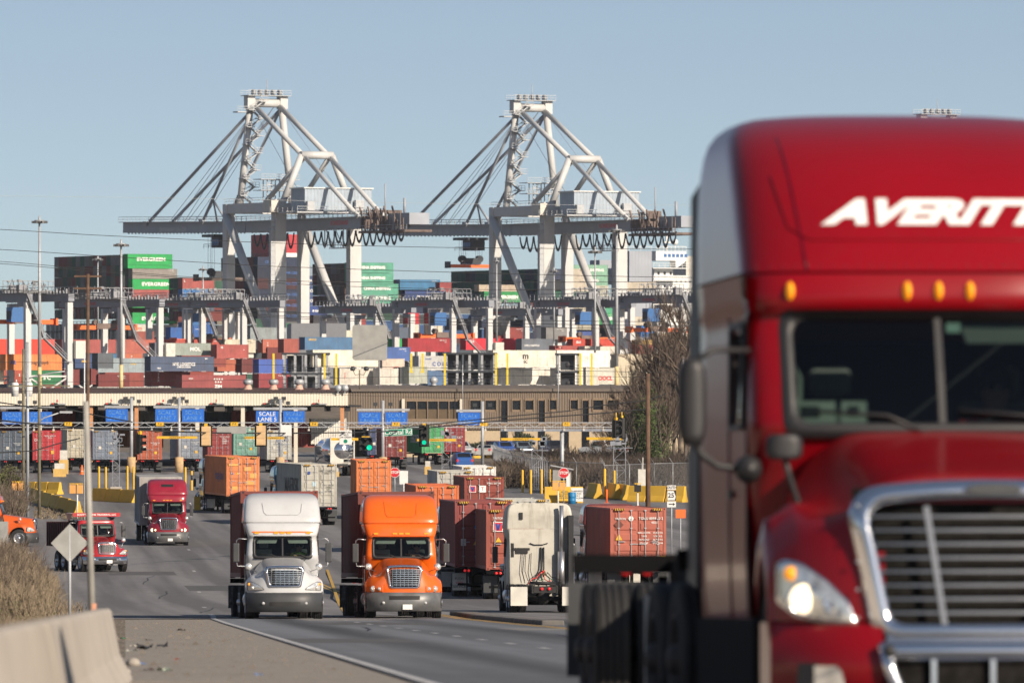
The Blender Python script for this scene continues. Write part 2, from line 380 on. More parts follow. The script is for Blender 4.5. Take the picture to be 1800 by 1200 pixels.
for i in range(34):
    d = ra_.choice([ra_.uniform(100, 275), ra_.uniform(290, 700), ra_.uniform(290, 560)]); X = edge_l(d)+ra_.uniform(.5, 13) if d < 281 else gx(ra_.uniform(180, 1050), d)
    if i % 3 == 0:
        w_, l_ = ra_.uniform(1.2, 3.4), ra_.uniform(3, 16); b = MB(); b.grid([[(X-w_/2-.055*k, d+k, gz(d+k)+.032), (X+w_/2-.055*k, d+k, gz(d+k)+.032)] for k in [l_*j/5 for j in range(6)]], 0, False); tag(b.obj('road_patch', M(ra_.choice(['asphalt_patch','asphalt_pale','asphalt_patch']))), kind='structure')
    else:
        b = MB(); rows = []; x_, y_ = X, d; al = ra_.random() < .5
        for k in range(14): rows.append([(x_-.03, y_-(.0 if al else .05), gz(y_)+.034), (x_+.03, y_+(.0 if al else .05), gz(y_)+.034)]); x_ += ra_.uniform(-.12,.06) if al else ra_.uniform(.3,.7); y_ += ra_.uniform(1,2.5) if al else ra_.uniform(-.25,.25)
        b.grid(rows, 0, False); tag(b.obj('road_crack', M('tar')), kind='structure')
# low median of concrete segments right of the orange truck
for i in range(9):
    d = 303-i*7.6; x = edge_l(d)+8.35
    b = MB(); b.box(-.3, .3, -3.72, 3.72, -.1, .14); o = b.obj('median_kerb', M('kerb_grey'), bevel=.04)
    o.location = (x, d, gz(d)+.02); o.rotation_euler = (-.019, 0, R(3)); tag(o, f'low median kerb segment, {["nearest","second","third","fourth","fifth","sixth","seventh","eighth","farthest"][8-i]} counting away from the near truck', 'kerb', 'median kerb segments')
# near concrete barrier
def jersey(L, name='concrete_barrier', mt='concrete', h=.81, w=.6, bev=.02):
    b = MB(); k = h/.81
    q = [(-.3*k,0),(-.3*k,.08*k),(-.17*k,.33*k),(-.08*k,.79*k),(-.05*k,h),(.05*k,h),(.08*k,.79*k),(.17*k,.33*k),(.3*k,.08*k),(.3*k,0)]
    b.prism(q, (0,-L/2,0), (1,0,0), (0,0,1), (0,L,0)); return b.obj(name, M(mt), bevel=bev)
BX = [(97,-4.35),(91,-4.18),(85,-4.0),(79,-3.8),(73,-3.6),(67,-3.4),(61,-3.2),(55,-3.0),(49,-2.8),(43,-2.6)]
def bx_at(d): return -4.35+(97-d)*.0325
for i, (da, db) in enumerate([(60.4, 97.0), (22, 60.0)]):
    dc = (da+db)/2; o = jersey(db-da); o.location = (bx_at(dc), dc, gz(dc)-.03); o.rotation_euler = (-.0192, 0, math.atan(.0325))
    tag(o, ['long weathered concrete roadside barrier ending at the gravel shoulder','nearer concrete roadside barrier piece cut by the left picture edge'][i], 'barrier')
# ------------------------------------------------------------ wheels
def tyre_mb(r=.52, w=.28, x=0, n=40, m=0):
    b = MB(); h = w/2
    prof = [(r*.6, -h*.8), (r*.78, -h), (r*.93, -h*.97), (r*.985, -h*.86)]
    for k in range(4):
        a = -h*.8 + k*h*.4
        prof += [(r, a), (r, a+h*.3), (r*.975, a+h*.32), (r*.975, a+h*.38)]
    prof += [(r, h*.8), (r*.985, h*.86), (r*.93, h*.97), (r*.78, h), (r*.6, h*.8)]
    b.lathe(prof, (x, 0, 0), 'x', n, m); return b
def rim_mb(x, side, r=.30, deep=.06):
    """side = +1 when the outer face looks to +x"""
    b = MB(); s = side
    b.lathe([(r*1.04, s*.13), (r*1.02, s*.145), (r*.96, s*.13), (r*.92, s*(.13-deep)), (r*.62, s*(.13-deep*1.3)), (r*.55, s*(.13-deep)), (r*.36, s*(.13-deep*.7)),
             (r*.34, s*.16), (r*.22, s*.19), (0.001, s*.2)], (x, 0, 0), 'x', 32)
    for k in range(10):
        a = 2*math.pi*k/10
        c = Vector((x+s*(.13-deep*1.05), math.cos(a)*r*.46, math.sin(a)*r*.46))
        b.cyl(c, c+Vector((s*.03, 0, 0)), .016, n=6)
    for k in range(10):
        a = 2*math.pi*(k+.5)/10
        c = Vector((x+s*(.132-deep*1.25), math.cos(a)*r*.77, math.sin(a)*r*.77))
        b.cyl(c, c+Vector((s*.006, 0, 0)), .028, n=8, m=1)
    return b
TYRE_S = {}
def wheel(parent, x, y, side, dual=False, r=.52, rimm='alloy'):
    """one wheel (or a dual pair) as a part: the tyre, with its rim as a sub-part"""
    key = (side, dual, r, rimm)
    if key not in TYRE_S:
        b = tyre_mb(r)
        if dual:
            t2 = tyre_mb(r, x=-side*.33); b.add(t2.v, t2.f, 0, True)
        bm_ = b.mesh('tyre', [M('tyre')]); rm = rim_mb(0, side, r*.58, .05 if not dual else .11).mesh('rim', [M(rimm), M('frame_black')])
        TYRE_S[key] = (bm_, rm)
    w = bpy.data.objects.new('wheel', None); COL.objects.link(w); w.parent = parent; w.location = (x, y, r)
    t = bpy.data.objects.new('tyre', TYRE_S[key][0]); COL.objects.link(t); t.parent = w
    rr = bpy.data.objects.new('rim', TYRE_S[key][1]); COL.objects.link(rr); rr.parent = w
    return w

# ------------------------------------------------------------ road tractors
# local frame: x lateral (to the right when one faces the truck), y backwards from the windscreen base, z up from the road
HERO = dict(cab=[(.55,1.16,.40,.25),(1.2,1.18,.35,.3),(1.9,1.185,.12,.35),(1.99,1.185,.03,.36),(2.1,1.185,.06,.36),(2.3,1.183,.13,.36),(2.5,1.182,.21,.36),(2.66,1.18,.28,.36),(2.735,1.18,.31,.36),
                 (2.76,1.185,.20,.45),(2.86,1.19,.20,.5),(2.98,1.2,.25,.5)],
            roof=[(2.995,1.2,.262,.52),(3.15,1.2,.36,.56),(3.3,1.2,.47,.6),(3.45,1.195,.59,.62),(3.6,1.19,.73,.64),(3.72,1.18,.87,.66),(3.82,1.165,1.02,.68),(3.9,1.14,1.18,.7),(3.97,1.09,1.4,.7),(4.02,1.02,1.62,.7),(4.05,.92,1.85,.65),(4.07,.75,2.05,.6),(4.075,.45,2.2,.5)],
            yr=3.15, ws=(1.99,2.735,.95), n=2.9, yw=-.75, Wf=1.28, y0=-2.0,
            grille=(.70,1.575,.70,.815,.08), bumper=(.26,.79), gbars=8,
            rows=[(1.27,[0,0,0,0,0,0],[.80]*6),
                  (1.28,[0,0,0,0,0,0],[.98]*6),
                  (1.28,[.02,.02,.02,.03,.03,.03],[1.3,1.3,1.3,1.28,1.2,1.12]),
                  (1.28,[.08,.08,.08,.1,.12,.12],[1.57,1.57,1.55,1.42,1.36,1.22]),
                  (1.28,[.25,.25,.28,.4,.42,.4],[1.68,1.675,1.63,1.47,1.47,1.34]),
                  (1.27,[.7,.72,.75,.78,.72,.62],[1.76,1.755,1.71,1.52,1.53,1.42]),
                  (1.25,[1.3,1.3,1.3,1.3,1.2,1.1],[1.86,1.855,1.82,1.62,1.48,1.36]),
                  (1.21,[2.03,2.04,2.06,2.06,1.95,1.8],[1.985,1.98,1.96,1.82,1.52,1.25])])
COLM = dict(cab=[(.6,1.12,.40,.25),(1.2,1.12,.35,.3),(1.85,1.13,.1,.3),(1.93,1.12,.02,.3),(2.1,1.11,.06,.3),(2.35,1.09,.13,.3),(2.56,1.07,.2,.3),
                 (2.6,1.08,.10,.32),(2.72,1.12,.10,.36),(2.86,1.15,.14,.4),(2.98,1.17,.2,.42),(3.01,1.16,.3,.42)],
            roof=[(3.02,1.2,.28,.42),(3.06,1.205,.27,.44),(3.2,1.2,.35,.48),(3.35,1.19,.46,.5),(3.5,1.18,.58,.5),(3.65,1.16,.73,.5),(3.76,1.13,.9,.5),(3.84,1.08,1.08,.5),(3.9,1.0,1.3,.5),(3.93,.88,1.5,.5),(3.94,.6,1.7,.45)],
            yr=2.9, ws=(1.93,2.56,.9), n=4.0, yw=-.95, Wf=1.2, y0=-1.9,
            grille=(1.02,1.62,.50,.58,.045), bumper=(.24,.84), gbars=8,
            rows=[(1.2,[0,0,0,0,0,0],[.8]*6),
                  (1.2,[0,0,0,0,0,0],[1.0]*6),
                  (1.2,[.02,.02,.04,.06,.06,.05],[1.3,1.3,1.28,1.2,1.17,1.08]),
                  (1.19,[.06,.06,.1,.16,.16,.12],[1.58,1.57,1.48,1.3,1.27,1.15]),
                  (1.18,[.2,.2,.25,.35,.35,.3],[1.67,1.66,1.58,1.38,1.34,1.2]),
                  (1.17,[.7,.7,.72,.72,.65,.55],[1.74,1.73,1.66,1.45,1.38,1.22]),
                  (1.15,[1.3,1.3,1.3,1.25,1.15,1.05],[1.83,1.82,1.75,1.55,1.36,1.16]),
                  (1.13,[1.92,1.93,1.94,1.9,1.8,1.7],[1.925,1.92,1.88,1.7,1.4,1.1])])

def shell_at(L, z):
    zs = [r[0] for r in L]
    return [interp(zs, [r[k] for r in L], z) for k in (1, 2, 3)]
def front_y(st, x, z, off=0):
    hw, yf, a = shell_at(st['cab'], z); n = st['n']; t = min(abs(x)/hw, .999)
    return yf + a*(1-(1-t**n)**(1/n)) - off
def nose_y(st, x, off=0): return st['y0'] + .62*(min(abs(x)/st['Wf'], 1))**3.2 - off
XF = [0,.12,.24,.36,.48,.6,.7,.78,.85,.9,.94,.965,.985,.996,1.0]
def ring(st, z, hw, yf, a, yr, xb=None):
    """plan outline of the cab at one height, from the rear on the -x side round the front to the rear on +x"""
    n = st['n']; half = []
    for t in XF:
        half.append((t*hw, yf + a*(1-(1-min(t, 1)**n)**(1/n))))
    ys = yf + a
    side = [(hw, ys + (yr-.12-ys)*k/9) for k in range(1, 10)] + [(hw-.02, yr-.04), (hw-.08, yr)]
    h = half + side
    return [(-x, y, z) for x, y in reversed(h)] + [(x, y, z) for x, y in h[1:]]

def make_tractor(name, label, st, rgb, hero=False, lamps='lamp_clear', paintm='truck_paint', marker=True, group=None):
    root = thing(name, label, 'truck', group=group)
    P = lambda b, nm, mt, par=root, bev=0: b.obj(nm, mt, par, bevel=bev)
    pm_ = M(paintm)
    z0, z1, xw = st['ws']
    # --- cab shell with the windscreen left open and side windows left open
    cab = [r for r in st['cab']]; zs = [r[0] for r in cab]
    allz = sorted(set([r[0] for r in cab] + [2.05, 2.62]))
    # columns: insert exact glass limits
    def ring2(z, L=cab, yr=st['yr']):
        hw, yf, a = shell_at(L, z); n = st['n']
        ts = sorted(set(XF + [xw/hw])); half = [(t*hw, yf + a*(1-(1-t**n)**(1/n))) for t in ts]
        ys = [yf+a+.04, .45, .62, .9, 1.2, 1.3] + [1.3+(yr-.12-1.3)*k/5 for k in range(1, 6)]
        ys[0] = min(ys[0], .44 if ys[0] > .44 else ys[0])
        h = half + [(hw, y) for y in ys] + [(hw-.02, yr-.04), (hw-.08, yr)]
        return [(-x, y, z) for x, y in reversed(h)] + [(x, y, z) for x, y in h[1:]], len(h)
    rows = []; nh = 0
    for z in allz:
        r, nh = ring2(z); rows.append(r)
    nfront = len(sorted(set(XF + [xw])))
    def skip(i, j):
        za, zb = allz[i], allz[i+1]
        r = rows[i]; xm = (r[j][0]+r[j+1][0])/2; ym = (r[j][1]+r[j+1][1])/2
        hw = shell_at(cab, (za+zb)/2)[0]
        if za >= z0-1e-4 and zb <= z1+1e-4 and abs(xm) < xw*shell_at(cab, za)[0]/hw and ym < .9 and abs(xm) < hw*.97: return True
        if za >= 2.05-1e-4 and zb <= 2.62+1e-4 and abs(abs(xm)-hw) < .05 and .62 < ym < 1.2: return True
        return False
    b = MB(); b.grid(rows, 0, True, skip)
    r0, r1 = rows[0], rows[-1]
    b.add([r0[0], r0[-1], r1[-1], r1[0]], [(0,1,2,3)], 0)          # back wall
    b.add(r0, [tuple(range(len(r0)))], 0)
    cabo = paint(P(b, 'cab', pm_), rgb)
    # --- roof fairing
    b = MB(); rr = []
    for z, hw, yf, a in st['roof']:
        shrink = 0 if z < 3.6 else (z-3.6)*.3
        rr.append(ring(st, z, hw, yf, a, st['yr'] - shrink))
    b.grid(rr, 0, True); b.add(rr[-1], [tuple(range(len(rr[-1])))], 0, True)
    for i in range(len(rr)-1): b.add([rr[i][0], rr[i][-1], rr[i+1][-1], rr[i+1][0]], [(0,1,2,3)], 0)
    roof = paint(P(b, 'roof_fairing', pm_), rgb)
    # --- windscreen, its rubber and centre post
    def ws_pt(x, z, off): return (x, front_y(st, x, z, off), z)
    def rrect(hx, za, zb, r, k=7):
        pts = []
        for cx_, cz_, a0 in ((hx-r, zb-r, 0), (-hx+r, zb-r, 90), (-hx+r, za+r, 180), (hx-r, za+r, 270)):
            for i in range(k): a = R(a0+90*i/(k-1)); pts.append((cx_+r*math.cos(a), cz_+r*math.sin(a)))
        return pts
    def densify(p, step=.08):
        q = []
        for (xa, za), (xb, zb) in zip(p, p[1:]+p[:1]):
            n = max(1, int(math.hypot(xb-xa, zb-za)/step))
            q += [(xa+(xb-xa)*i/n, za+(zb-za)*i/n) for i in range(n)]
        return q
    hx = xw*shell_at(cab, (z0+z1)/2)[0]/shell_at(cab, z0)[0]
    outp = rrect(hx+.05, z0-.05, z1+.045, .11); inn = rrect(hx-.035, z0+.045, z1-.045, .08)
    b = MB(); n = len(outp)
    # resample both rings to the same count
    def resample(p, N):
        L = [0]; q = p+[p[0]]
        for a_, b_ in zip(q, q[1:]): L.append(L[-1]+math.dist(a_, b_))
        out = []; j = 0
        for i in range(N):
            t = L[-1]*i/N
            while L[j+1] < t: j += 1
            f = (t-L[j])/max(L[j+1]-L[j], 1e-9); out.append((q[j][0]+(q[j+1][0]-q[j][0])*f, q[j][1]+(q[j+1][1]-q[j][1])*f))
        return out
    NN = 96; o_ = resample(outp, NN); i_ = resample(inn, NN)
    v = [ws_pt(x, z, .004) for x, z in o_] + [ws_pt(x, z, .022) for x, z in [((a[0]*.6+c[0]*.4), (a[1]*.6+c[1]*.4)) for a, c in zip(o_, i_)]] + [ws_pt(x, z, .012) for x, z in i_] + [ws_pt(x, z, -.04) for x, z in i_]
    b.add(v, [(r*NN+i, r*NN+(i+1) % NN, (r+1)*NN+(i+1) % NN, (r+1)*NN+i) for r in range(3) for i in range(NN)], 0, True)
    b.add([ws_pt(sx_*.022, z, .012) for z in (z0, (z0+z1)/2, z1) for sx_ in (-1, 1)], [(0,1,3,2), (2,3,5,4)], 0)
    P(b, 'windscreen_frame', M('black_plastic'))
    b = MB(); b.grid([[ws_pt(hx*(k/12-1), z, .002) for k in range(25)] for z in [z0+(z1-z0)*i/6 for i in range(7)]], 0, True)
    P(b, 'windscreen', M('windscreen_dark' if hero else 'windscreen'))
    for s in (-1, 1):
        b = MB(); hwc = shell_at(cab, 2.35)[0]
        b.add([(s*(hwc+.004), .62, 2.05), (s*(hwc+.004), 1.2, 2.05), (s*(hwc-.02), 1.2, 2.62), (s*(hwc-.02), .62, 2.62)], [(0,1,2,3)], 0)
        P(b, 'side_window', M('dark_glass'))
        b = MB()
        for pa, pb in (((.58,2.02),(1.24,2.02)), ((1.24,2.02),(1.24,2.66)), ((1.24,2.66),(.58,2.66)), ((.58,2.66),(.58,2.02))):
            f = lambda p: Vector((s*(shell_at(cab, p[1])[0]+.006), p[0], p[1]))
            b.beam(f(pa), f(pb), .05, .03)
        P(b, 'window_seal', M('black_plastic'))
        # door cut lines and handle
        b = MB(); f = lambda y, z: Vector((s*(shell_at(cab, z)[0]+.002), y, z))
        for ya in (.5, 1.42):
            for k in range(6): b.beam(f(ya, .75+k*.33), f(ya, .75+(k+1)*.33), .012, .012)
        for z_ in (.75, 2.73 if not hero else 2.69):
            for k in range(4): b.beam(f(.5+k*.23, z_), f(.5+(k+1)*.23, z_), .012, .012)
        dr_ = P(b, 'door', M('black_plastic'))
        b = MB(); b.beam(f(1.2, 1.6), f(1.38, 1.6), .04, .05); P(b, 'handle', M('black_plastic'), dr_)
    # --- hood and wings as one pressed sheet
    b = MB(); us = sorted({round(x, 3) for x in [i/14 for i in range(15)] + [.88, .96]}); KN = [0, .3, .5, .68, .85, 1.0]
    R_ = st['rows']; nr = len(R_); vs_ = []
    vk = list(range(nr)); steps = [i/4 for i in range((nr-1)*4+1)]
    for v_ in steps:
        row = []
        for s in (-1, 1):
            half = []
            for u in us:
                Wd = interp(vk, [r[0] for r in R_], v_)
                x = u*Wd
                yo = interp(vk, [interp(KN, r[1], u) for r in R_], v_)
                zz = interp(vk, [interp(KN, r[2], u) for r in R_], v_)
                fy = nose_y(st, x) * max(0, 1) if True else 0
                fade = 1 if v_ < 3 else max(0, 1-(v_-3)/(nr-4)*1.0)
                y = st['y0'] + (nose_y(st, x)-st['y0'])*fade + yo
                half.append((s*x, y, zz))
            row += list(reversed(half)) if s < 0 else half[1:]
        vs_.append(row)
    gz0, gz1, gb, gt, gfr = st['grille']
    def gw(z): return gb + (gt-gb)*(z-gz0)/(gz1-gz0)
    def hskip(i, j):
        c = [vs_[i][j], vs_[i][j+1], vs_[i+1][j], vs_[i+1][j+1]]
        return all(gz0 < p[2] < gz1-.05 and abs(p[0]) < gw(p[2])-.03 and p[1] < st['y0']+.3 for p in c)
    b.grid(vs_, 0, True, hskip)
    # skirts of the wings down to the wheel arch
    yw = st['yw']
    for s, col in ((-1, 0), (1, -1)):
        top = [vs_[i][col] for i in range(len(vs_))]; low = []
        for x, y, z in top:
            dy = y-yw; za = .52+math.sqrt(max(.63**2-dy*dy, 0)) if abs(dy) < .63 else .6
            low.append((x*.995, y, min(max(za, .6), z-.02)))
        mid = [((a[0]+c[0])/2+s*.015, (a[1]+c[1])/2, (a[2]+c[2])/2) for a, c in zip(top, low)]
        b.grid([top, mid, low], 0, True)
        inner = [(p[0]-s*.3, p[1], p[2]+.0) for p in low]; b.grid([low, inner], 1, False)
    hood = paint(P(b, 'hood', [pm_, M('frame_black')]), rgb)
    # --- grille: chrome surround, bars, dark core
    yg = st['y0']-.03
    def gpts(k, dz):   # closed outline of the surround, k = inset
        pts = []; r = .16-k*.6 if hero else .1-k*.5
        ww0, ww1 = gb-k, gt-k; za, zb = gz0+k, gz1-k
        for cx_, cz_, a0, rr_ in ((ww1-r, zb-r, 0, r), (-ww1+r, zb-r, 90, r), (-ww0+r*.7, za+r*.7, 180, r*.7), (ww0-r*.7, za+r*.7, 270, r*.7)):
            for i in range(6): a = R(a0+90*i/5); pts.append((cx_+rr_*math.cos(a), cz_+rr_*math.sin(a)))
        q = resample(pts, 80)
        return [(x, nose_y(st, x)-dz+ (.045 if z > zb-.12 else 0)*((z-zb+.12)/.12), z + (.05 if hero else .03)*(1-(x/gt)**2)*(1 if z > (za+zb)/2 else 0)) for x, z in q]
    b = MB(); rings = [gpts(-.035, -.03), gpts(-.02, .03), gpts(gfr*.4, .055), gpts(gfr, .04), gpts(gfr+.015, -.05)]
    v = [p for rg in rings for p in rg]
    b.add(v, [(r*80+i, r*80+(i+1) % 80, (r+1)*80+(i+1) % 80, (r+1)*80+i) for r in range(len(rings)-1) for i in range(80)], 0, True)
    gs_ = P(b, 'grille_surround', M('chrome'))
    if hero:
        b = MB(); q_ = [(.17*math.cos(2*math.pi*i/24), .036*math.copysign(abs(math.sin(2*math.pi*i/24))**.7, math.sin(2*math.pi*i/24))) for i in range(24)]
        b.prism(q_, (0, st['y0']-.115, gz1+.02), (1,0,0), (0,0,1), (0,.03,0)); P(b, 'badge', M('grey_plastic'), gs_, .006)
        for s in (-1, 1):
            for k in range(5): b = MB(); b.lathe([(.012,0),(.009,-.008),(.001,-.01)], (s*(gt-.01), nose_y(st, gt)-.05, gz0+.12+k*.17), 'y', 8); P(b, 'bolt', M('steel'), gs_)
    b = MB(); nb = st['gbars']
    for k in range(nb):
        z = gz0+gfr+.03 + (gz1-gz0-2*gfr-.05)*(k+.5)/nb; w = gw(z)-gfr-.0
        pts = [(x_, nose_y(st, x_)-.015, z) for x_ in [w*(i/8-1) for i in range(17)]]
        for p_, q_ in zip(pts, pts[1:]): b.beam(p_, q_, .028, .016 if hero else .02)
    if hero:
        for s in (-1, 1):
            for k in range(10):
                za, zb = gz0+gfr+(gz1-gz0-2*gfr)*k/10, gz0+gfr+(gz1-gz0-2*gfr)*(k+1)/10
                xa, xb = s*(.29+.11*k/10), s*(.29+.11*(k+1)/10)
                b.beam((xa, nose_y(st, xa)-.03, za), (xb, nose_y(st, xb)-.03, zb), .035, .02)
    else:
        for k in range(-3, 4):
            x_ = k*gb*.27; b.beam((x_, nose_y(st, x_)-.005, gz0+.03), (x_, nose_y(st, x_)-.005, gz1-.03), .01, .012)
    P(b, 'grille_bars', M('bar_metal' if hero else 'chrome'))
    b = MB(); b.grid([[(x_, nose_y(st, x_)+.1, z) for x_ in [gt*(i/6-1) for i in range(13)]] for z in (gz0-.02, gz1+.03)], 0, False)
    P(b, 'radiator_screen', mat('radiator', (.014,.013,.012), rough=.9, var=.4, scale=20, spec=.1))
    # --- headlamps
    for s in (-1, 1):
        if hero:
            poly = [(1.235,1.14),(1.19,1.165),(1.1,1.14),(.97,1.04),(.86,.92),(.81,.785),(.98,.80),(1.14,.835),(1.235,.92)]
        elif st.get('round'):
            poly = [(1.08,1.04),(.68,1.04),(.68,.86),(1.08,.86)]
        else:
            poly = [(1.12,1.16),(1.0,1.17),(.85,1.10),(.68,.99),(.64,.93),(1.12,.90),(1.14,1.0)]
        q = resample(poly, 44); cxm = sum(p[0] for p in q)/len(q); czm = sum(p[1] for p in q)/len(q)
        sub = lambda k: [(s*(cxm+(x-cxm)*k), nose_y(st, cxm+(x-cxm)*k)-(.035 if k < .97 else .008)-.02*(1-k), czm+(z-czm)*k) for x, z in q]
        b = MB(); rg = [sub(1.06), sub(1.0), sub(.95)]
        b.add([p for r in rg for p in r], [(r*44+i, r*44+(i+1) % 44, (r+1)*44+(i+1) % 44, (r+1)*44+i) for r in range(2) for i in range(44)], 0, True)
        hl = P(b, 'headlight', M('chrome') if hero else pm_ if st.get('round') else M('black_plastic')); paint(hl, rgb)
        b = MB(); rg = [sub(.95), sub(.6), sub(.02)]
        b.add([p for r in rg for p in r], [(r*44+i, r*44+(i+1) % 44, (r+1)*44+(i+1) % 44, (r+1)*44+i) for r in range(2) for i in range(44)], 0, True)
        paint(P(b, 'reflector', pm_ if st.get('round') else M('lamp_clear'), hl), rgb)
        if hero or not st.get('round'):
            bx_, bz_, br = (1.1, .935, .088) if hero else (.98, .99, .06)
            b = MB(); yb = nose_y(st, bx_)-.075
            b.lathe([(br, .03), (br*.9, 0), (br*.5, -.012), (0.001, -.016)], (s*bx_, yb, bz_), 'y', 20)
            P(b, 'bulb', M(lamps), hl)
            if hero:
                b = MB(); b.lathe([(br*.98,.02),(br*1.14,-.0),(br*1.2,.03)], (s*bx_, yb, bz_), 'y', 24); P(b, 'lamp_ring', M('chrome'), hl)
                for cx2, cz2, r2 in ((.945,.9,.062),(1.02,1.02,.03),(.9,.85,.03),(1.19,.9,.025)):
                    b = MB(); y2 = nose_y(st, cx2)-.05; b.lathe([(r2,0),(r2*.8,.015),(r2*.45,.03),(r2*.4,.0),(.001,-.012)], (s*cx2, y2, cz2), 'y', 18); P(b, 'lamp_bowl', M('chrome'), hl)
            b = MB(); ax_, az_ = (1.17, 1.09) if hero else (1.09, 1.10)
            b.lathe([(.045, .03), (.04, 0), (0.001, -.01)], (s*ax_, nose_y(st, ax_)-.065, az_), 'y', 14)
            P(b, 'turn_signal', M('amber'), hl)
        else:
            for cx_ in (.96, .78):
                b = MB(); b.lathe([(.1, .0), (.092, -.03), (.001, -.05)] if cx_ > .9 else [(.06, 0), (.055, -.03), (0.001, -.04)], (s*cx_, nose_y(st, cx_)-.03, .95), 'y', 16)
                P(b, 'bulb', M('lamp_clear'), hl)
    # --- bumper
    ba, bb_ = st['bumper']; Wb = st['Wf']
    def bump_sheet(xa, xb, za, zb, off, zcut=None, n=14):
        rows_ = []
        for z, o2 in ((za, -.05), (za+.03, .02), ((za+zb)/2, .035), (zb-.03, .02), (zb, -.05)):
            rows_.append([(x, nose_y(st, x, off+o2), z) for x in [xa+(xb-xa)*i/n for i in range(n+1)]])
        return rows_
    b = MB()
    if hero:
        for s in (-1, 1):
            b = MB(); b.grid(bump_sheet(s*.66, s*Wb, ba, bb_, .03), 0, True)
            side = [(s*Wb, nose_y(st, Wb)+y_, z) for z in (ba, bb_) for y_ in (-.06, .3, .45)]
            b.add(side, [(0,1,4,3), (1,2,5,4)], 0, True)
            paint(P(b, 'bumper', pm_), rgb)
        b = MB(); b.grid(bump_sheet(-.68, .68, .55, .69, .07), 0, True); b.grid(bump_sheet(-.68, .68, .2, .30, .06), 0, True)
        for s in (-1, 1):
            b.tube([(s*.66, nose_y(st, .66)-.07, .66), (s*.62, nose_y(st, .6)-.08, .5), (s*.56, nose_y(st, .56)-.08, .36), (s*.5, nose_y(st, .5)-.08, .27)], .045)
        for x_ in (-.36, 0, .36): b.beam((x_, nose_y(st, x_)-.05, .28), (x_, nose_y(st, x_)-.05, .57), .03)
        P(b, 'bumper_trim', M('chrome'))
        b = MB(); b.grid([[(x_, nose_y(st, x_)-.01, z) for x_ in [.7*(i/6-1) for i in range(13)]] for z in (.22, .7)], 0, False)
        P(b, 'air_intake', M('radiator'))
        for s in (-1, 1):
            b = MB(); b.lathe([(.001, -.03), (.03, -.03), (.04, 0)], (s*.63, nose_y(st, .63)-.1, .62), 'y', 14); P(b, 'tow_hook_hole', M('frame_black'))
            q = [(1.12,.53),(.93,.53),(.9,.5),(.88,.4),(.92,.37),(1.1,.37),(1.13,.4)]
            b = MB(); b.add([(s*x, nose_y(st, x)-.075, z) for x, z in q], [tuple(range(7))]); b.add([(s*(1+(x-1)*1.15), nose_y(st, x)-.069, .45+(z-.45)*1.2) for x, z in q], [tuple(range(7))], 1)
            P(b, 'fog_light', [M('lamp_clear'), M('black_plastic')])
    else:
        b.grid(bump_sheet(-Wb, Wb, ba, bb_, .09, n=28), 0, True)
        b.grid([[(x, y+(.0), bb_) for x, y in [(x_, nose_y(st, x_)+k) for x_ in [Wb*(i/10-1) for i in range(21)]]] for k in (-.04, .3)], 0, True)
        for s in (-1, 1):
            b.add([(s*Wb, nose_y(st, Wb)-.04+y_, z) for z in (ba, bb_) for y_ in (0, .28)], [(0,1,3,2)], 0)
        P(b, 'bumper', M(st.get('bmat', 'grey_plastic')))
        b = MB(); zc = ba+.24 if not st.get('round') else ba+.42
        b.grid([[(x_, nose_y(st, x_)-.128, z) for x_ in [.48*(i/6-1) for i in range(13)]] for z in (zc-.05, zc+.07)], 0, False); P(b, 'air_intake', M('frame_black'))
        for s in (-1, 1):
            b = MB(); b.lathe([(.05, 0), (.045, -.02), (0.001, -.03)], (s*.66, nose_y(st, .66)-.125, ba+.27), 'y', 14); P(b, 'fog_light', M('lamp_clear'))
        if st.get('plate', True):
            b = MB(); b.box(-.06, .24, st['y0']-.16, st['y0']-.145, ba+.06, ba+.22); P(b, 'license_plate', M('white_paint'))
    # --- roof markers
    if marker:
        zmk = 2.87 if hero else 2.69
        for x_ in (-.93, -.2, 0, .2, .93) if hero else (-.8, -.2, 0, .2, .8):
            b = MB(); y_ = front_y(st, x_, zmk)
            if hero: b.lathe([(.001, -.045), (.018, -.035), (.028, 0)], (0, 0, 0), 'y', 14); b.v = [(p[0], p[1], p[2]*2.1) for p in b.v]
            else: b.box(-.07, .07, -.03, .02, -.02, .02)
            o = P(b, 'marker_light', M('amber')); o.location = (x_, y_-.004, zmk)
    # --- mirrors
    for s in (-1, 1):
        b = MB()
        if hero:
            mx_, my_, mz_ = s*1.56, .25, 2.17
            rows_ = []
            for k in range(9):
                t = k/8; zz = mz_-.27+.54*t; w = .088*(1-abs(2*t-1)**6*.35); rows_.append([(mx_+w*math.copysign(abs(math.cos(a))**.6, math.cos(a)), my_+.09*math.copysign(abs(math.sin(a))**.8, math.sin(a)), zz) for a in [2*math.pi*i/20 for i in range(21)]])
            b.grid(rows_, 0, True); b.add(rows_[0][:-1], [tuple(range(20))]); b.add(rows_[-1][:-1], [tuple(range(20))])
            mo = P(b, 'mirror', M('black_plastic'))
            b = MB(); b.tube([(s*1.56, .25, 2.0), (s*1.55, .25, 1.92), (s*1.5, .25, 1.84), (s*1.4, .28, 1.77), (s*1.26, .32, 1.75), (s*1.17, .34, 1.78)], .024)
            b.lathe([(.001, 0), (.07, .02), (.09, .1), (.06, .22), (.001, .26)], (s*1.2, .2, 1.75), 'y', 14)
            P(b, 'mirror_arm', M('black_plastic'), mo)
            b = MB(); b.tube([(s*1.55, .27, 2.42), (s*1.42, .33, 2.5), (s*1.18, .4, 2.5)], .02); P(b, 'upper_arm', M('black_plastic'), mo)
            # hood mirror on its stalk
            b = MB(); rows_ = []; cx_, cy_, cz_ = s*1.13, -.95, 1.87
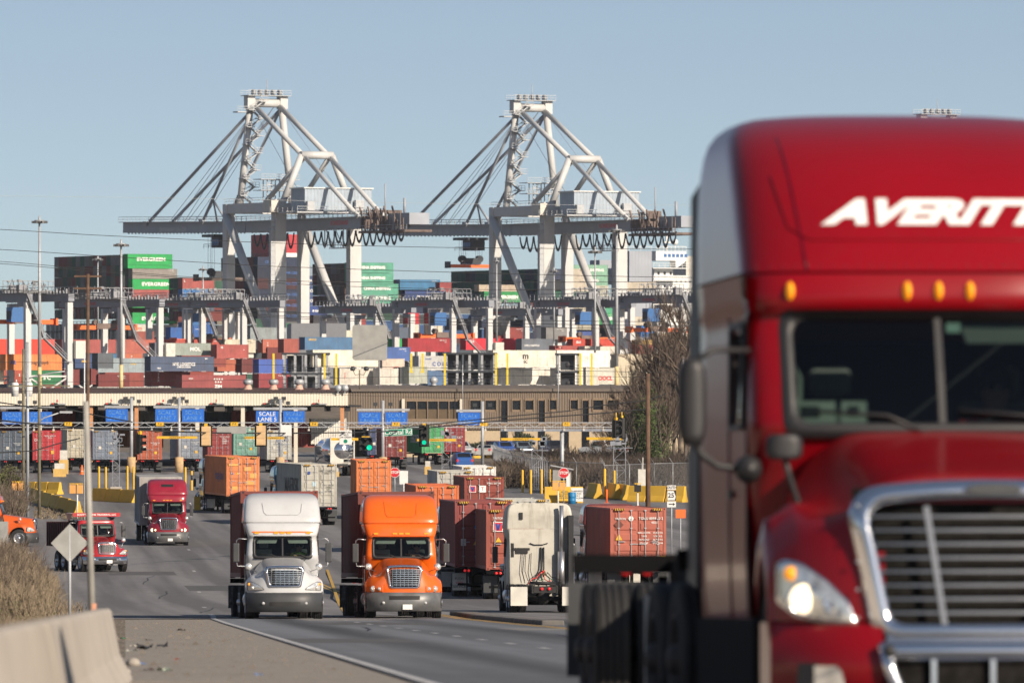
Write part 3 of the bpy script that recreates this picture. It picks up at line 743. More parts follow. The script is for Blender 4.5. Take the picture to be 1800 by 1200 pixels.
            for k in range(7):
                t = k/6; rows_.append([(cx_+.115*(1-abs(2*t-1)**5*.3)*math.copysign(abs(math.cos(a))**.6, math.cos(a)), cy_+.06*math.sin(a), cz_-.078+.156*t) for a in [2*math.pi*i/18 for i in range(19)]])
            b.grid(rows_, 0, True); b.add(rows_[0][:-1], [tuple(range(18))]); b.add(rows_[-1][:-1], [tuple(range(18))])
            hm = P(b, 'hood_mirror', M('black_plastic'))
            b = MB(); b.tube([(cx_, cy_, cz_-.05), (s*1.1, -.93, 1.7), (s*1.03, -.9, 1.5), (s*.98, -.88, 1.42)], .02); P(b, 'stalk', M('black_plastic'), hm)
        else:
            b.box(s*1.44-.1, s*1.44+.1, .28, .42, 1.78, 2.38)
            mo = P(b, 'mirror', M('grey_plastic'), bev=.03)
            b = MB(); b.tube([(s*1.1, .3, 2.5), (s*1.35, .32, 2.52), (s*1.43, .33, 2.46), (s*1.43, .33, 2.3)], .016)
            b.tube([(s*1.43, .33, 1.85), (s*1.4, .33, 1.66), (s*1.12, .3, 1.66)], .016); P(b, 'mirror_arm', M('steel'), mo)
            b = MB(); b.lathe([(.001, .05), (.1, .03), (.115, 0), (.1, -.05), (.06, -.08), (.001, -.09)], (s*1.09, -1.0, 1.64), 'y', 18)
            hm = P(b, 'hood_mirror', M('lamp_clear'))
            b = MB(); b.tube([(s*1.09, -.98, 1.55), (s*1.0, -1.0, 1.3), (s*.95, -1.0, 1.25)], .012); b.tube([(s*1.07, -.98, 1.58), (s*.85, -.6, 1.5)], .012); P(b, 'stalk', M('steel'), hm)
    # --- wipers
    b = MB()
    for x_ in (-.55, .35):
        b.tube([(x_+.45, front_y(st, .3, z0)-.03, z0-.02), (x_+.2, front_y(st, x_, z0+.1)-.05, z0+.09), (x_-.25, front_y(st, min(abs(x_-.25), .9), z0+.12)-.04, z0+.12)], .012, 6)
    P(b, 'wiper', M('black_plastic'))
    # --- interior
    b = MB(); b.grid([[(x_, front_y(st, x_, z0)+k, z0-.06+h) for x_ in [1.0*(i/6-1) for i in range(13)]] for k, h in ((.06, 0), (.35, .06), (.5, .05), (.55, -.25))], 0, True)
    P(b, 'dashboard', M('interior_grey' if not hero else 'interior_dark'))
    for s in (-1, 1):
        b = MB(); b.box(s*.55-.26, s*.55+.26, 1.25, 1.4, 1.5, 2.2); b.box(s*.55-.26, s*.55+.26, .8, 1.4, 1.35, 1.52); b.box(s*.55-.14, s*.55+.14, 1.27, 1.38, 2.22, 2.42)
        P(b, 'seat', M('interior_grey'), bev=.05)
    b = MB(); b.lathe([(.235, -.015), (.25, 0), (.235, .015), (.22, 0), (.235, -.015)], (0, 0, 0), 'z', 28); b.cyl((0, 0, 0), (0, 0, -.3), .03); b.beam((-.23, 0, 0), (.23, 0, 0), .03)
    o = P(b, 'steering_wheel', M('interior_dark')); o.location = (.55, .72, 1.98); o.rotation_euler = (R(28), 0, 0)
    b = MB(); b.box(-1.0, 1.0, 2.2, 2.22, .7, 2.6); P(b, 'curtain', M('interior_dark'))
    for s in (-1, 1):
        b = MB(); v0 = z1-.03
        b.add([(s*.14, front_y(st, .14, v0)+.07, v0), (s*.84, front_y(st, .84, v0)+.05, v0), (s*.80, front_y(st, .84, v0)+.03, v0-.16), (s*.2, front_y(st, .14, v0)+.05, v0-.16)], [(0,1,2,3)])
        if s > 0 or not hero: P(b, 'sun_visor', M('interior_grey'))
    # --- chassis
    yr = st['yr']; ya = yr+.9
    b = MB()
    for s in (-1, 1):
        b.box(s*.43-.04, s*.43+.04, -1.2, yr+3.0, .72, 1.0)
    for y_ in (yr+.3, yr+1.2, yr+2.2, yr+2.95): b.box(-.43, .43, y_-.05, y_+.05, .74, .96)
    b.box(-.45, .45, yr+1.1, yr+1.9, 1.0, 1.06); b.lathe([(.001, .13), (.45, .13), (.47, .1), (.45, .04)], (0, yr+1.55, 1.0), 'z', 24)
    for y_ in (ya, ya+1.32): b.cyl((-.9, y_, .52), (.9, y_, .52), .09); b.lathe([(.001, -.16), (.2, -.12), (.24, 0), (.2, .12), (.001, .16)], (0, y_, .54), 'y', 18)
    b.cyl((-1.0, st['yw'], .5), (1.0, st['yw'], .5), .06)
    b.box(-.35, .35, -1.6, .1, .55, 1.3)
    P(b, 'chassis', M('chassis_black' if hero else 'frame_black'))
    for s in (-1, 1):
        b = MB()
        if hero:
            b.box(s*1.08-.1, s*1.08+.1, .2, yr+.1, .3, .82); P(b, 'side_skirt', M('chassis_black'), bev=.04)
            b = MB(); b.cyl((s*.85, .9, .58), (s*.85, 2.6, .58), .3, n=24); P(b, 'fuel_tank', M('chassis_black'))
            # side extender behind the sleeper
            b = MB(); b.add([(s*1.2, yr-.02, 1.0), (s*1.19, yr+.62, 1.05), (s*1.17, yr+.5, 3.6), (s*1.14, yr-.02, 3.72), (s*1.18, yr-.02, 2.5)], [(0,1,2,3,4)]); b.v += [(p[0]-s*.03, p[1], p[2]) for p in b.v[:5]]; b.f.append([5,6,7,8,9]); b.m.append(0); b.s.append(False)
            for i in range(5): b.f.append([i, (i+1) % 5, 5+(i+1) % 5, 5+i]); b.m.append(0); b.s.append(False)
            P(b, 'side_extender', M('black_plastic'))
        else:
            b.cyl((s*.88, .55, .62), (s*.88, 2.3, .62), .31, n=24); P(b, 'fuel_tank', M('alloy'))
            b = MB(); b.box(s*1.0-.12, s*1.0+.12, .25, .7, .35, .45); b.box(s*1.02-.1, s*1.02+.1, .25, .7, .7, .76); P(b, 'step', M('steel'))
        rm_ = 'rim_dark' if hero else 'alloy'; wheel(root, s*1.06, st['yw'], s, False, .52, rm_); wheel(root, s*1.10, ya, s, True, .52, rm_); wheel(root, s*1.10, ya+1.32, s, True, .52, rm_)
        b = MB(); b.box(s*.92-.3, s*.92+.3, ya+2.0, ya+2.02, .28, .95); P(b, 'mud_flap', M('off_white'))
    for s in (-1, 1) if not hero else ():
        b = MB(); b.cyl((s*.78, yr+.2, .8), (s*.78, yr+.2, 2.2), .14, n=16); b.cyl((s*.78, yr+.2, 2.2), (s*.78, yr+.2, 3.85), .075, n=12); P(b, 'exhaust_stack', M('alloy'))
        break
    return root
# ------------------------------------------------------------ shipping containers
# local frame: x along the length (centre 0), y across, z up from the base; doors at the +x end
def corr(b, p0, u, n_, h, w, pitch=.278, dep=.036, m=0):
    """corrugated wall starting at p0, running w metres along u, outward normal n_, height h"""
    p0, u, n_ = Vector(p0), Vector(u), Vector(n_); k = max(1, round(w/pitch)); pt = w/k; pts = []
    for i in range(k):
        a = i*pt; pts += [(a, 0), (a+pt*.25, 0), (a+pt*.5, -dep), (a+pt*.75, -dep)]
    pts.append((w, 0))
    lo = [p0+u*a+n_*d for a, d in pts]; hi = [p+Vector((0, 0, h)) for p in lo]
    b.grid([lo, hi], m, False)
BOXM = {}
def box_meshes(L=12.19, Hc=2.59):
    k = (L, Hc)
    if k in BOXM: return BOXM[k]
    Wd = 2.438; hx, hy = L/2, Wd/2; b = MB()
    corr(b, (-hx+.1, -hy+.03, .14), (1,0,0), (0,-1,0), Hc-.24, L-.2)
    corr(b, (hx-.1, hy-.03, .14), (-1,0,0), (0,1,0), Hc-.24, L-.2)
    corr(b, (-hx+.03, hy-.1, .14), (0,-1,0), (-1,0,0), Hc-.24, Wd-.2, pitch=.25)
    b.add([(-hx+.05, -hy+.05, Hc-.06), (hx-.05, -hy+.05, Hc-.06), (hx-.05, hy-.05, Hc-.06), (-hx+.05, hy-.05, Hc-.06)], [(0,1,2,3)])
    for i in range(int(L/1.1)):
        x = -hx+.5+i*1.1; b.box(x, x+.5, -hy+.12, hy-.12, Hc-.06, Hc-.04)
    b.box(-hx+.1, hx-.1, -hy+.06, hy-.06, .1, .14)
    shell = b.mesh('shell', [M('box_paint')])
    b = MB()
    for x in (-hx, hx-.12):
        for y in (-hy, hy-.12): b.box(x, x+.12, y, y+.12, .1, Hc-.1)
        b.box(x+(.0 if x < 0 else .02), x+(.1 if x < 0 else .12), -hy+.12, hy-.12, .04, .16); b.box(x+(.0 if x < 0 else .04), x+(.08 if x < 0 else .12), -hy+.12, hy-.12, Hc-.13, Hc-.02)
    for y in (-hy, hy-.07): b.box(-hx+.12, hx-.12, y, y+.07, .03, .17); b.box(-hx+.12, hx-.12, y+.005, y+.065, Hc-.09, Hc-.02)
    for x in (-hx-.004, hx-.176):
        for y in (-hy-.004, hy-.16):
            for z in (0, Hc-.12):
                b.box(x, x+.18, y, y+.164, z, z+.12)
                xo = x+.0 if x < 0 else x+.18; so = -1 if x < 0 else 1
                b.box(min(xo, xo+so*.003), max(xo, xo+so*.003), y+.05, y+.11, z+.03, z+.09, 1)
    frame = b.mesh('frame', [M('box_paint'), M('frame_black')])
    doors = []
    for s in (-1, 1):
        b = MB(); y0, y1 = (s*.015, s*(hy-.125)); y0, y1 = min(y0, y1), max(y0, y1)
        z0 = .17; zz = [z0, z0+.1]; n = 5; hp = (Hc-.14-z0)
        b.box(hx-.05, hx-.02, y0, y1, z0, Hc-.14)
        for k in range(n):
            za = z0+.06+hp*k/n; zb = z0+hp*(k+1)/n-.06
            b.add([(hx-.02, y0+.06, za), (hx-.02, y1-.06, za), (hx+.012, y1-.1, za+.05), (hx+.012, y0+.1, za+.05), (hx+.012, y1-.1, zb-.05), (hx+.012, y0+.1, zb-.05), (hx-.02, y1-.06, zb), (hx-.02, y0+.06, zb)],
                  [(0,1,2,3), (3,2,4,5), (5,4,6,7), (0,3,5,7), (1,6,4,2)])
        for f in (.28, .78):
            y = s*(.0+f*(hy-.12)); b.cyl((hx+.045, y, .1), (hx+.045, y, Hc-.08), .017, n=6, m=1)
            for z in (.13, .5, 1.0, 1.7, Hc-.5, Hc-.12): b.box(hx+.0, hx+.06, y-.05, y+.05, z-.02, z+.02, 1)
            b.box(hx+.03, hx+.07, min(y, y-s*.28), max(y, y-s*.28), 1.0+.1*(f > .5), 1.03+.1*(f > .5), 1)
        doors.append(b.mesh('door', [M('box_paint'), M('galv')]))
    BOXM[k] = (shell, frame, doors); return BOXM[k]
def container(label, rgb, loc, rz, L=12.19, Hc=2.59, doors=True, group=None, front=False, cat='container'):
    sh, fr, dr = box_meshes(L, Hc)
    o = bpy.data.objects.new('shipping_container', sh); COL.objects.link(o); paint(o, rgb)
    o.location = loc; o.rotation_euler = (0, 0, rz); tag(o, label, cat, group)
    f = bpy.data.objects.new('frame', fr); COL.objects.link(f); f.parent = o; paint(f, rgb)
    if doors:
        for dm in dr:
            d_ = bpy.data.objects.new('door', dm); COL.objects.link(d_); d_.parent = o; paint(d_, rgb)
    return o
HAZ = None
def hazard_marks(o, L=12.19, Hc=2.59):
    """black and yellow height warning stripes on the door header"""
    hx = L/2
    for s in (-1, 1):
        b = MB(); b.box(hx+.121-.12, hx+.125, min(s*.62, s*1.02), max(s*.62, s*1.02), Hc-.12, Hc-.03, 0)
        for k in range(4):
            y = s*.62+s*.1*k; b.add([(hx+.128, y, Hc-.118), (hx+.128, y+s*.05, Hc-.118), (hx+.128, y+s*.08, Hc-.032), (hx+.128, y+s*.03, Hc-.032)], [(0,1,2,3)], 1)
        b.obj('height_marking', [M('amber_flat'), M('letter_black')], o, recalc=False)
mat('amber_flat', (.7,.4,.03), rough=.6, var=.1)
def chassis_trailer(label, loc, rz, L=12.3, group=None, flaps=None, rust=(.05,.035,.03)):
    """skeletal container chassis; local x along, rear (lamps) at +x"""
    t = thing('container_chassis', label, 'trailer', loc, rz, group); hx = L/2
    b = MB()
    for s in (-1, 1):
        b.box(-hx+2.4, hx-.1, s*.4-.05, s*.4+.05, .95, 1.22); b.box(-hx, -hx+2.5, s*.4-.05, s*.4+.05, 1.15, 1.27)
    for x in (-hx+2.5, -hx+5, 0.5, 2, hx-4, hx-2.6, hx-1.2): b.box(x-.05, x+.05, -.4, .4, 1.0, 1.18)
    b.box(-hx, -hx+.15, -1.2, 1.2, 1.12, 1.26); b.box(hx-.2, hx, -1.22, 1.22, 1.12, 1.27)
    b.box(hx-.12, hx-.02, -1.1, 1.1, .52, .62)
    for s in (-1, 1): b.box(hx-.12, hx-.03, s*.5-.04, s*.5+.04, .6, 1.1)
    for x in (hx-1.3, hx-2.55):
        b.cyl((x, -.9, .5), (x, .9, .5), .07)
        for s in (-1, 1): b.box(x-.3, x+.3, s*.4-.05, s*.4+.05, .55, .95)
    for s in (-1, 1): b.box(-hx+2.7, -hx+2.85, s*.6-.07, s*.6+.07, .15, 1.1)
    b.obj('frame', M('chassis_black'), t)
    for x in (hx-1.3, hx-2.55):
        for s in (-1, 1):
            w = wheel(t, x, s*1.08, s, True, .52, 'rim_dark'); w.rotation_euler = (0, 0, R(90)); 
    for s in (-1, 1):
        for k in (0, 1):
            b = MB(); b.lathe([(.06, 0), (.055, .02), (0.001, .03)], (0, 0, 0), 'x', 12); o = b.obj('tail_lamp', M('red_lens'), t); o.location = (hx, s*(.62+.17*k), 1.16)
        b = MB(); b.box(hx-.62, hx-.6, s*1.0-.3, s*1.0+.3, .3, 1.05); f = b.obj('mud_flap', M('off_white' if flaps else 'grey_plastic'), t)
        if flaps:
            for i, w_ in enumerate(flaps): letter(f, w_, .16, 'letter_red' if i == 1 else 'letter_black', (hx-.592, s*1.0, .8-.17*i), (R(90), 0, R(90)))
    return t
# ------------------------------------------------------------ traffic
def slope(d): return (gz(d+4)-gz(d-4))/8
def put(o, X, d, rz, along='y', dz=0):
    """stand o on the road at lateral X and distance d; along says which local axis is its length"""
    o.location = (X, d, gz(d)+dz)
    if along == 'y': o.rotation_euler = (math.atan(slope(d)*math.cos(rz)), 0, rz)
    else: o.rotation_euler = (0, -math.atan(slope(d)*math.sin(rz)), rz)
    return o
def local(X, d, rz, lx, ly):
    return X + lx*math.cos(rz) - ly*math.sin(rz), d + lx*math.sin(rz) + ly*math.cos(rz)
CH_MB = {}
def rig(X, d, yaw_deg, paint_rgb, labels, box_rgb, Hc=2.59, front_clear=.45, box_yaw=None, yr=2.9, group=None, tractor=None):
    """container on its chassis behind a tractor whose windscreen base stands at X, d"""
    rz = R(yaw_deg); bz = R(box_yaw if box_yaw is not None else yaw_deg)
    kx, ky = local(X, d, rz, 0, yr+1.45)                      # coupling point
    cx_, cy_ = local(kx, ky, bz, 0, 12.3/2-1.1)
    ch = chassis_trailer(labels[0], (0,0,0), 0); put(ch, cx_, cy_, bz+R(90), 'x')
    bx = container(labels[1], box_rgb, (0,0,0), 0, 12.19, Hc); put(bx, cx_, cy_, bz+R(90), 'x', 1.285)
    return ch, bx

WHITE = (.55,.56,.57); ORANGE = (.80,.13,.004); CRIMSON = (.28,.012,.03); HERO_RED = (.235,.001,.006)
MAROON = (.20,.045,.035); RUST = (.33,.09,.055); BOXORANGE = (.62,.17,.05)

# --- the near red tractor and the empty chassis behind it
hero = make_tractor('semi_truck', 'big glossy red lorry tractor filling the right foreground, white lettering on its roof fairing', HERO, HERO_RED, hero=True, lamps='lamp_on', paintm='hero_paint')
HX, HD, HY = 2.714, 57.1, 5.5
put(hero, HX, HD, R(HY))
kx, ky = local(HX, HD, R(HY), 0, HERO['yr']+1.6)
cx_, cy_ = local(kx, ky, R(2.8), 0, 12.3/2-1.0)
ch = chassis_trailer('empty black container chassis hitched behind the near red lorry tractor', (0,0,0), 0)
put(ch, cx_, cy_, R(92.8), 'x')
# lettering bent round the fairing
def bent_letter(parent, body, size, mt, zc, xc, L, st, off=.006, **kw):
    me = text_mesh(body, size, mt, **kw).copy()
    bm = bmesh.new(); bm.from_mesh(me)
    bmesh.ops.triangulate(bm, faces=bm.faces)
    for _ in range(3):
        es = [e for e in bm.edges if e.calc_length() > .05]
        if es: bmesh.ops.subdivide_edges(bm, edges=es, cuts=1)
        bmesh.ops.triangulate(bm, faces=bm.faces)
    zs = [r[0] for r in L]
    for v in bm.verts:
        x, z = v.co.x+xc, v.co.y+zc
        hw, yf, a = [interp(zs, [r[k] for r in L], z) for k in (1, 2, 3)]
        n = st['n']; t = min(abs(x)/hw, .999)
        v.co = Vector((x, yf + a*(1-(1-t**n)**(1/n)) - off, z+off*.5))
    bm.to_mesh(me); bm.free()
    o = bpy.data.objects.new('lettering', me); COL.objects.link(o); o.parent = parent; return o
roof = [c for c in COL.objects if c.parent is hero and c.name.startswith('roof_fairing')][0]
bent_letter(roof, 'AVERITT', .215, 'letter_white', 3.37, 0.0, HERO['roof'], HERO, shear=.45, bold=.055, sx=1.62, spacing=1.0)

# --- the two rigs coming up the slope
wt = make_tractor('semi_truck', 'white lorry tractor with tall fairing hauling a brown container towards the camera', dict(COLM, bmat='grey_plastic', plate=False), WHITE)
put(wt, gx(497, 283), 283, R(3.3))
rig(gx(497, 283), 283, 3.3, WHITE, ('black container chassis behind the white lorry tractor', 'rust brown container riding behind the white lorry tractor'), MAROON, 2.75)
ot = make_tractor('semi_truck', 'bright orange lorry tractor with tall fairing hauling a brown container towards the camera', dict(COLM, round=True, bmat='bumper_grey', grille=(.98,1.64,.46,.54,.035)), ORANGE)
put(ot, gx(705.6, 288), 288, R(3.6))
rig(gx(705.6, 288), 288, 3.6, ORANGE, ('black container chassis behind the orange lorry tractor', 'rust brown container riding behind the orange lorry tractor'), (.17,.045,.035), 2.78)
# orange marker strip on the white cab and a pressed panel on its fairing
b = MB(); b.grid([[(x_, front_y(COLM, x_, z_, .008), z_) for x_ in [.95*(i/8-1) for i in range(17)]] for z_ in (2.7, 2.74)], 0, False); b.obj('marker_strip', M('sign_orange_'), wt)
def fr_pt(st, x, z, off):
    zs = [r[0] for r in st['roof']]; hw, yf, a = [interp(zs, [r[k] for r in st['roof']], z) for k in (1,2,3)]; t = min(abs(x)/hw, .999); return (x, yf+a*(1-(1-t**st['n'])**(1/st['n']))-off, z)
for T_, st_, hw_, za_, zb_, mm_ in ((wt, COLM, .62, 3.25, 3.62, .55), (ot, COLM, .52, 3.22, 3.7, .55), (hero, HERO, .98, 3.2, 3.62, .6)):
    b = MB(); q = [(-hw_, zb_), (-hw_*.93, za_+.08), (-hw_*.8, za_), (hw_*.8, za_), (hw_*.93, za_+.08), (hw_, zb_)]
    pts_ = []
    for (xa, zc), (xb, zd) in zip(q, q[1:]): pts_ += [fr_pt(st_, xa+(xb-xa)*i/10, zc+(zd-zc)*i/10, .004) for i in range(10)]
    b.tube(pts_, .006 if T_ is hero else .011, 5); o_ = b.obj('pressed_edge', M('hero_paint' if T_ is hero else 'truck_paint'), T_); paint(o_, tuple(c*.7 for c in (HERO_RED if T_ is hero else WHITE if T_ is wt else ORANGE)))
for x_ in (-.82, .82):
    b = MB(); b.tube([fr_pt(HERO, x_*(1+.1*(z_-3)), z_, .003) for z_ in [3.0+i*.08 for i in range(12)]], .006, 5); o_ = b.obj('panel_seam', M('hero_paint'), hero); paint(o_, (.1,.0,.01))
for k_ in range(30):
    x_ = -1.12+k_*2.24/29; b = MB(); p_ = fr_pt(HERO, x_, 3.03, .002); b.lathe([(.008,0),(.006,-.004),(.001,-.005)], p_, 'y', 6); o_ = b.obj('rivet', M('hero_paint'), hero); paint(o_, (.2,.02,.03))
# ------------------------------------------------------------ drivers: one continuous body each
def driver(truck, label, shirt, bare=False, lx=.55, st_n=True):
    SK = [('pelvis',(0,.0,1.55),.17,None),('belly',(0,.02,1.75),.17,0),('chest',(0,.0,1.98),.19,1),('neck',(0,-.03,2.16),.07,2),('jaw',(0,-.06,2.24),.085,3),('head',(0,-.04,2.34),.105,4),('crown',(0,-.02,2.42),.07,5),
          ('shl',(-.2,.0,2.06),.085,2),('ell',(-.27,-.2,1.84),.06,7),('wrl',(-.17,-.42,1.98),.04,8),('hal',(-.14,-.49,2.03),.045,9),('shr',(.2,.0,2.06),.085,2),('elr',(.27,-.2,1.84),.06,11),('wrr',(.17,-.42,1.98),.04,12),('har',(.14,-.49,2.03),.045,13),
          ('hpl',(-.12,-.1,1.52),.11,0),('knl',(-.16,-.5,1.58),.08,15),('anl',(-.16,-.62,1.2),.05,16),('ftl',(-.16,-.78,1.16),.05,17),('hpr',(.12,-.1,1.52),.11,0),('knr',(.16,-.5,1.58),.08,19),('anr',(.16,-.62,1.2),.05,20),('ftr',(.16,-.78,1.16),.05,21)]
    me = bpy.data.meshes.new('person'); me.from_pydata([s_[1] for s_ in SK], [(i, s_[3]) for i, s_ in enumerate(SK) if s_[3] is not None], [])
    o = bpy.data.objects.new('person', me); COL.objects.link(o); m_ = o.modifiers.new('skin', 'SKIN'); 
    for i, s_ in enumerate(SK): me.skin_vertices[0].data[i].radius = (s_[2], s_[2])
    me.skin_vertices[0].data[0].use_root = True; sb = o.modifiers.new('sub', 'SUBSURF'); sb.levels = 2; sb.render_levels = 2
    bpy.context.view_layer.update(); ev = o.evaluated_get(bpy.context.evaluated_depsgraph_get()); nm = bpy.data.meshes.new_from_object(ev); o.modifiers.clear(); o.data = nm
    for mt_ in (M('skin'), M(shirt), M('cloth_dark')): nm.materials.append(mt_)
    for p_ in nm.polygons:
        c_ = p_.center; p_.use_smooth = True
        p_.material_index = 0 if c_.z > 2.15 or (c_.y < (-.2 if bare else -.43) and c_.z > 1.7) else (1 if c_.z > 1.66 else 2)
    b = MB(); b.lathe([(.001,.115),(.07,.1),(.112,.04),(.118,-.03),(.1,-.07)], (0,-.01,2.37), 'z', 16); b.obj('hair', M('hair'), o)
    for s_ in (-1, 1): b = MB(); b.lathe([(.001,-.012),(.02,-.008),(.024,0)], (s_*.04,-.135,2.33), 'y', 10); b.obj('sunglasses_lens', M('black_plastic'), o)
    b = MB(); b.cyl((0,-.15,2.31),(0,-.17,2.275),.012,.02,6); b.obj('nose', M('skin'), o)
    for s_ in (-1, 1):
        for k_ in range(4): b = MB(); b.tube([(s_*(.12+.02*k_),-.5,2.04),(s_*(.12+.02*k_),-.545,2.055),(s_*(.12+.02*k_),-.55,2.02)], .009, 6); b.obj('finger', M('skin'), o)
        b = MB(); b.tube([(s_*.11,-.48,2.03),(s_*.085,-.51,2.03)], .011, 6); b.obj('thumb', M('skin'), o)
    tag(o, label, 'person'); bpy.context.view_layer.update()
    o.matrix_world = truck.matrix_world @ Matrix.Translation((lx, 1.02 if st_n else 1.18, -.05)); return o
driver(wt, 'driver in a yellow-green safety vest at the wheel of the white lorry', 'hi_vis')
driver(ot, 'driver with sunglasses and bare forearms at the wheel of the orange lorry', 'cloth_dark', True)
driver(hero, 'driver with red sleeves barely visible in the dark cab of the near red lorry', 'cloth_red', lx=.5, st_n=False)
b = MB(); b.box(.06, .15, -.0, .004, -.03, .03); o_ = b.obj('windscreen_sticker', mat('sticker_green', (.45,.62,.55), rough=.6), hero); o_.location = (0, front_y(HERO, .1, 2.62)+.03, 2.64)
b = MB(); b.tube([(-.98,.42,2.62),(-.99,.40,2.45),(-.98,.38,2.42),(-.9,.4,2.40),(-.86,.42,2.33),(-.86,.42,2.2),(-.9,.4,2.13),(-.99,.36,2.12)], .018, 8); b.obj('grab_handle', M('interior_pale'), hero)
b = MB(); b.box(-.9,-.62,.5,.52,2.03,2.18); b.box(-.58,-.42,.5,.52,2.03,2.18); b.box(-.84,-.72,.49,.5,2.08,2.15,1); b.box(-.54,-.47,.49,.5,2.09,2.15,1); b.obj('paper_tray', [M('interior_pale'), M('interior_dark')], hero)
# --- the crimson rig with its grey van trailer
rt = copy_tree(ot, label='crimson lorry tractor with headlamps lit pulling a grey van trailer', color=(*CRIMSON, 1))
put(rt, gx(294.5, 542), 542, R(4.2))
b = MB(); b.grid([[fr_pt(COLM, -.36+.72*i/8, z_, .006) for i in range(9)] for z_ in (3.48, 3.56, 3.64)], 0, True); b.obj('air_slot', M('black_plastic'), rt)
for c_ in [c for c in COL.objects if c.parent and c.parent.parent is rt and c.name.startswith('bulb')]:
    c_.data = c_.data.copy(); c_.data.materials.clear(); c_.data.materials.append(M('lamp_on'))
def van_trailer(label, rgb, L=15.5):
    t = thing('van_trailer', label, 'trailer'); hx = L/2
    b = MB(); b.box(-hx, hx, -1.28, 1.28, 1.15, 4.05)
    o = paint(b.obj('body', M('box_paint'), t, bevel=.03), rgb)
    b = MB()
    for s in (-1, 1):
        for k in range(int(L/.6)): b.box(-hx+.3+k*.6, -hx+.33+k*.6, s*1.285-.006, s*1.285+.006, 1.3, 3.95)
        b.box(-hx, hx, s*1.285-.012, s*1.285+.012, 1.15, 1.28)
    b.obj('side_rib', M('galv'), t)
    b = MB(); b.box(hx-3.5, hx-.3, -.5, .5, .7, 1.15)
    for s in (-1, 1): b.box(-hx+2.5, -hx+2.65, s*.6-.08, s*.6+.08, .15, 1.15)
    b.obj('frame', M('frame_black'), t)
    for x in (hx-1.0, hx-2.25):
        for s in (-1, 1): w = wheel(t, x, s*1.05, s, True); w.rotation_euler = (0, 0, R(90))
    return t
vt = van_trailer('grey van trailer behind the crimson lorry tractor', (.38,.37,.35))
put(vt, *local(gx(294.5, 542)-.35, 542, R(3.4), 0, 2.9+1.4+15.5/2-1.2), R(93.4), 'x')

# --- boxes going away on the right carriageway and into the gate: (face centre x, d, yaw, rgb, Hc, doors label, chassis label)
AWAY = [
 (427, 666, 9.4, (.62,.20,.07), 2.9, 'faded orange container with yellow placards turning towards the gates beside the crimson truck', ''),
 (561, 618, 9.4, (.42,.41,.36), 2.9, 'pale grey container with dark side lettering turning away behind the white truck', ''),
 (657, 642, 3.0, (.68,.20,.06), 2.9, 'scuffed orange container seen end on above the orange truck', ''),
 (769, 515, 3.6, (.60,.15,.05), 2.59, 'orange container low behind the right shoulder of the orange truck', ''),
 (851, 562, 3.6, (.24,.05,.035), 2.59, 'dark red container with white stickers, between the pale grey and the orange one', ''),
 (801, 600, 3.6, (.46,.45,.41), 2.59, 'light grey container roof behind the dark red one in the outbound queue', ''),
 (849, 395, 3.6, (.24,.055,.05), 2.9, 'maroon container with white flexible mud flaps right of the orange truck', ('FLEXI','VAN','SERVICE')),
 (905, 387, 3.6, (.30,.075,.05), 2.59, 'brown container with a red and white emblem left of the parked-up cream tractor', ''),
 (1122, 396, 4.6, (.38,.11,.075), 2.59, 'weathered brown container end with yellow triangle, right of the cream tractor', ''),
 (923, 448, 3.6, (.50,.50,.46), 2.59, 'pale container whose roof shows above the cream tractor', ''),
 (842, 655, 3.6, (.70,.70,.67), 2.3, 'low white box with ribbed roof, farthest in the outbound queue', ''),
]
AW = []
for i, (px, d, yw, rgb, hc, lab, flaps) in enumerate(AWAY):
    rz = R(-90+yw); X = gx(px, d)
    ch = chassis_trailer('black container chassis under the ' + ' '.join(lab.split()[:6]), (0,0,0), 0, group='container chassis heading away', flaps=flaps or None)
    # rear face stands at d: centre is half a length further away
    cx_, cy_ = local(X, d, R(yw), 0, 6.1)
    put(ch, cx_, cy_, rz, 'x')
    bx = container(lab, rgb, (0,0,0), 0, 12.19, hc); put(bx, cx_, cy_, rz, 'x', 1.285)
    hazard_marks(bx, 12.19, hc); AW.append(bx)
def face(o, body, size, mt, y, z, hx=6.1, **kw): return letter(o, body, size, mt, (hx+.03, y, z), (R(90), 0, R(90)), **kw)
def side(o, body, size, mt, x, z, s=-1, **kw): return letter(o, body, size, mt, (x, s*1.215, z), (R(90), 0, 0 if s < 0 else R(180)), **kw)
side(AW[1], 'MAERSK', 1.5, 'letter_black', 1.2, 1.35, -1, sx=1.25, bold=.01)
face(AW[0], 'Hapag-Lloyd', .2, 'letter_black', -.65, 2.35); face(AW[0], 'HLXU 502165 3\n22G1', .15, 'letter_black', .5, 2.3)
side(AW[0], 'Hapag-Lloyd', .9, 'letter_blue', 2, 1.5, -1, bold=.01)
face(AW[2], 'Hapag-Lloyd', .2, 'letter_black', -.62, 2.35); face(AW[2], 'HLXU 4471', .15, 'letter_black', .6, 2.4)
face(AW[1], 'MRKU 318794 2\n45G1', .17, 'letter_black', .55, 2.35); face(AW[1], 'MAX GROSS\nTARE\nNET\nCU CAP', .14, 'letter_black', .62, 1.25)
for o in (AW[8],):
    face(o, 'TRITON', .13, 'letter_white', -.78, 2.1, bold=.01); face(o, 'TGHU 8098 12 2', .15, 'letter_white', .55, 2.12, bold=.01); face(o, '4551', .14, 'letter_white', .7, 1.94, bold=.01)
    for k, (a_, c_) in enumerate((('MAX.GROSS', '30,480 KG'), ('TARE', '3,740 KG'), ('PAYLOAD', '26,740 KG'), ('CU.CAP', '67.6 CU.M'))):
        face(o, a_, .1, 'letter_white', .25, 1.5-.15*k, bold=.01); face(o, c_, .1, 'letter_white', .85, 1.5-.15*k, bold=.008)
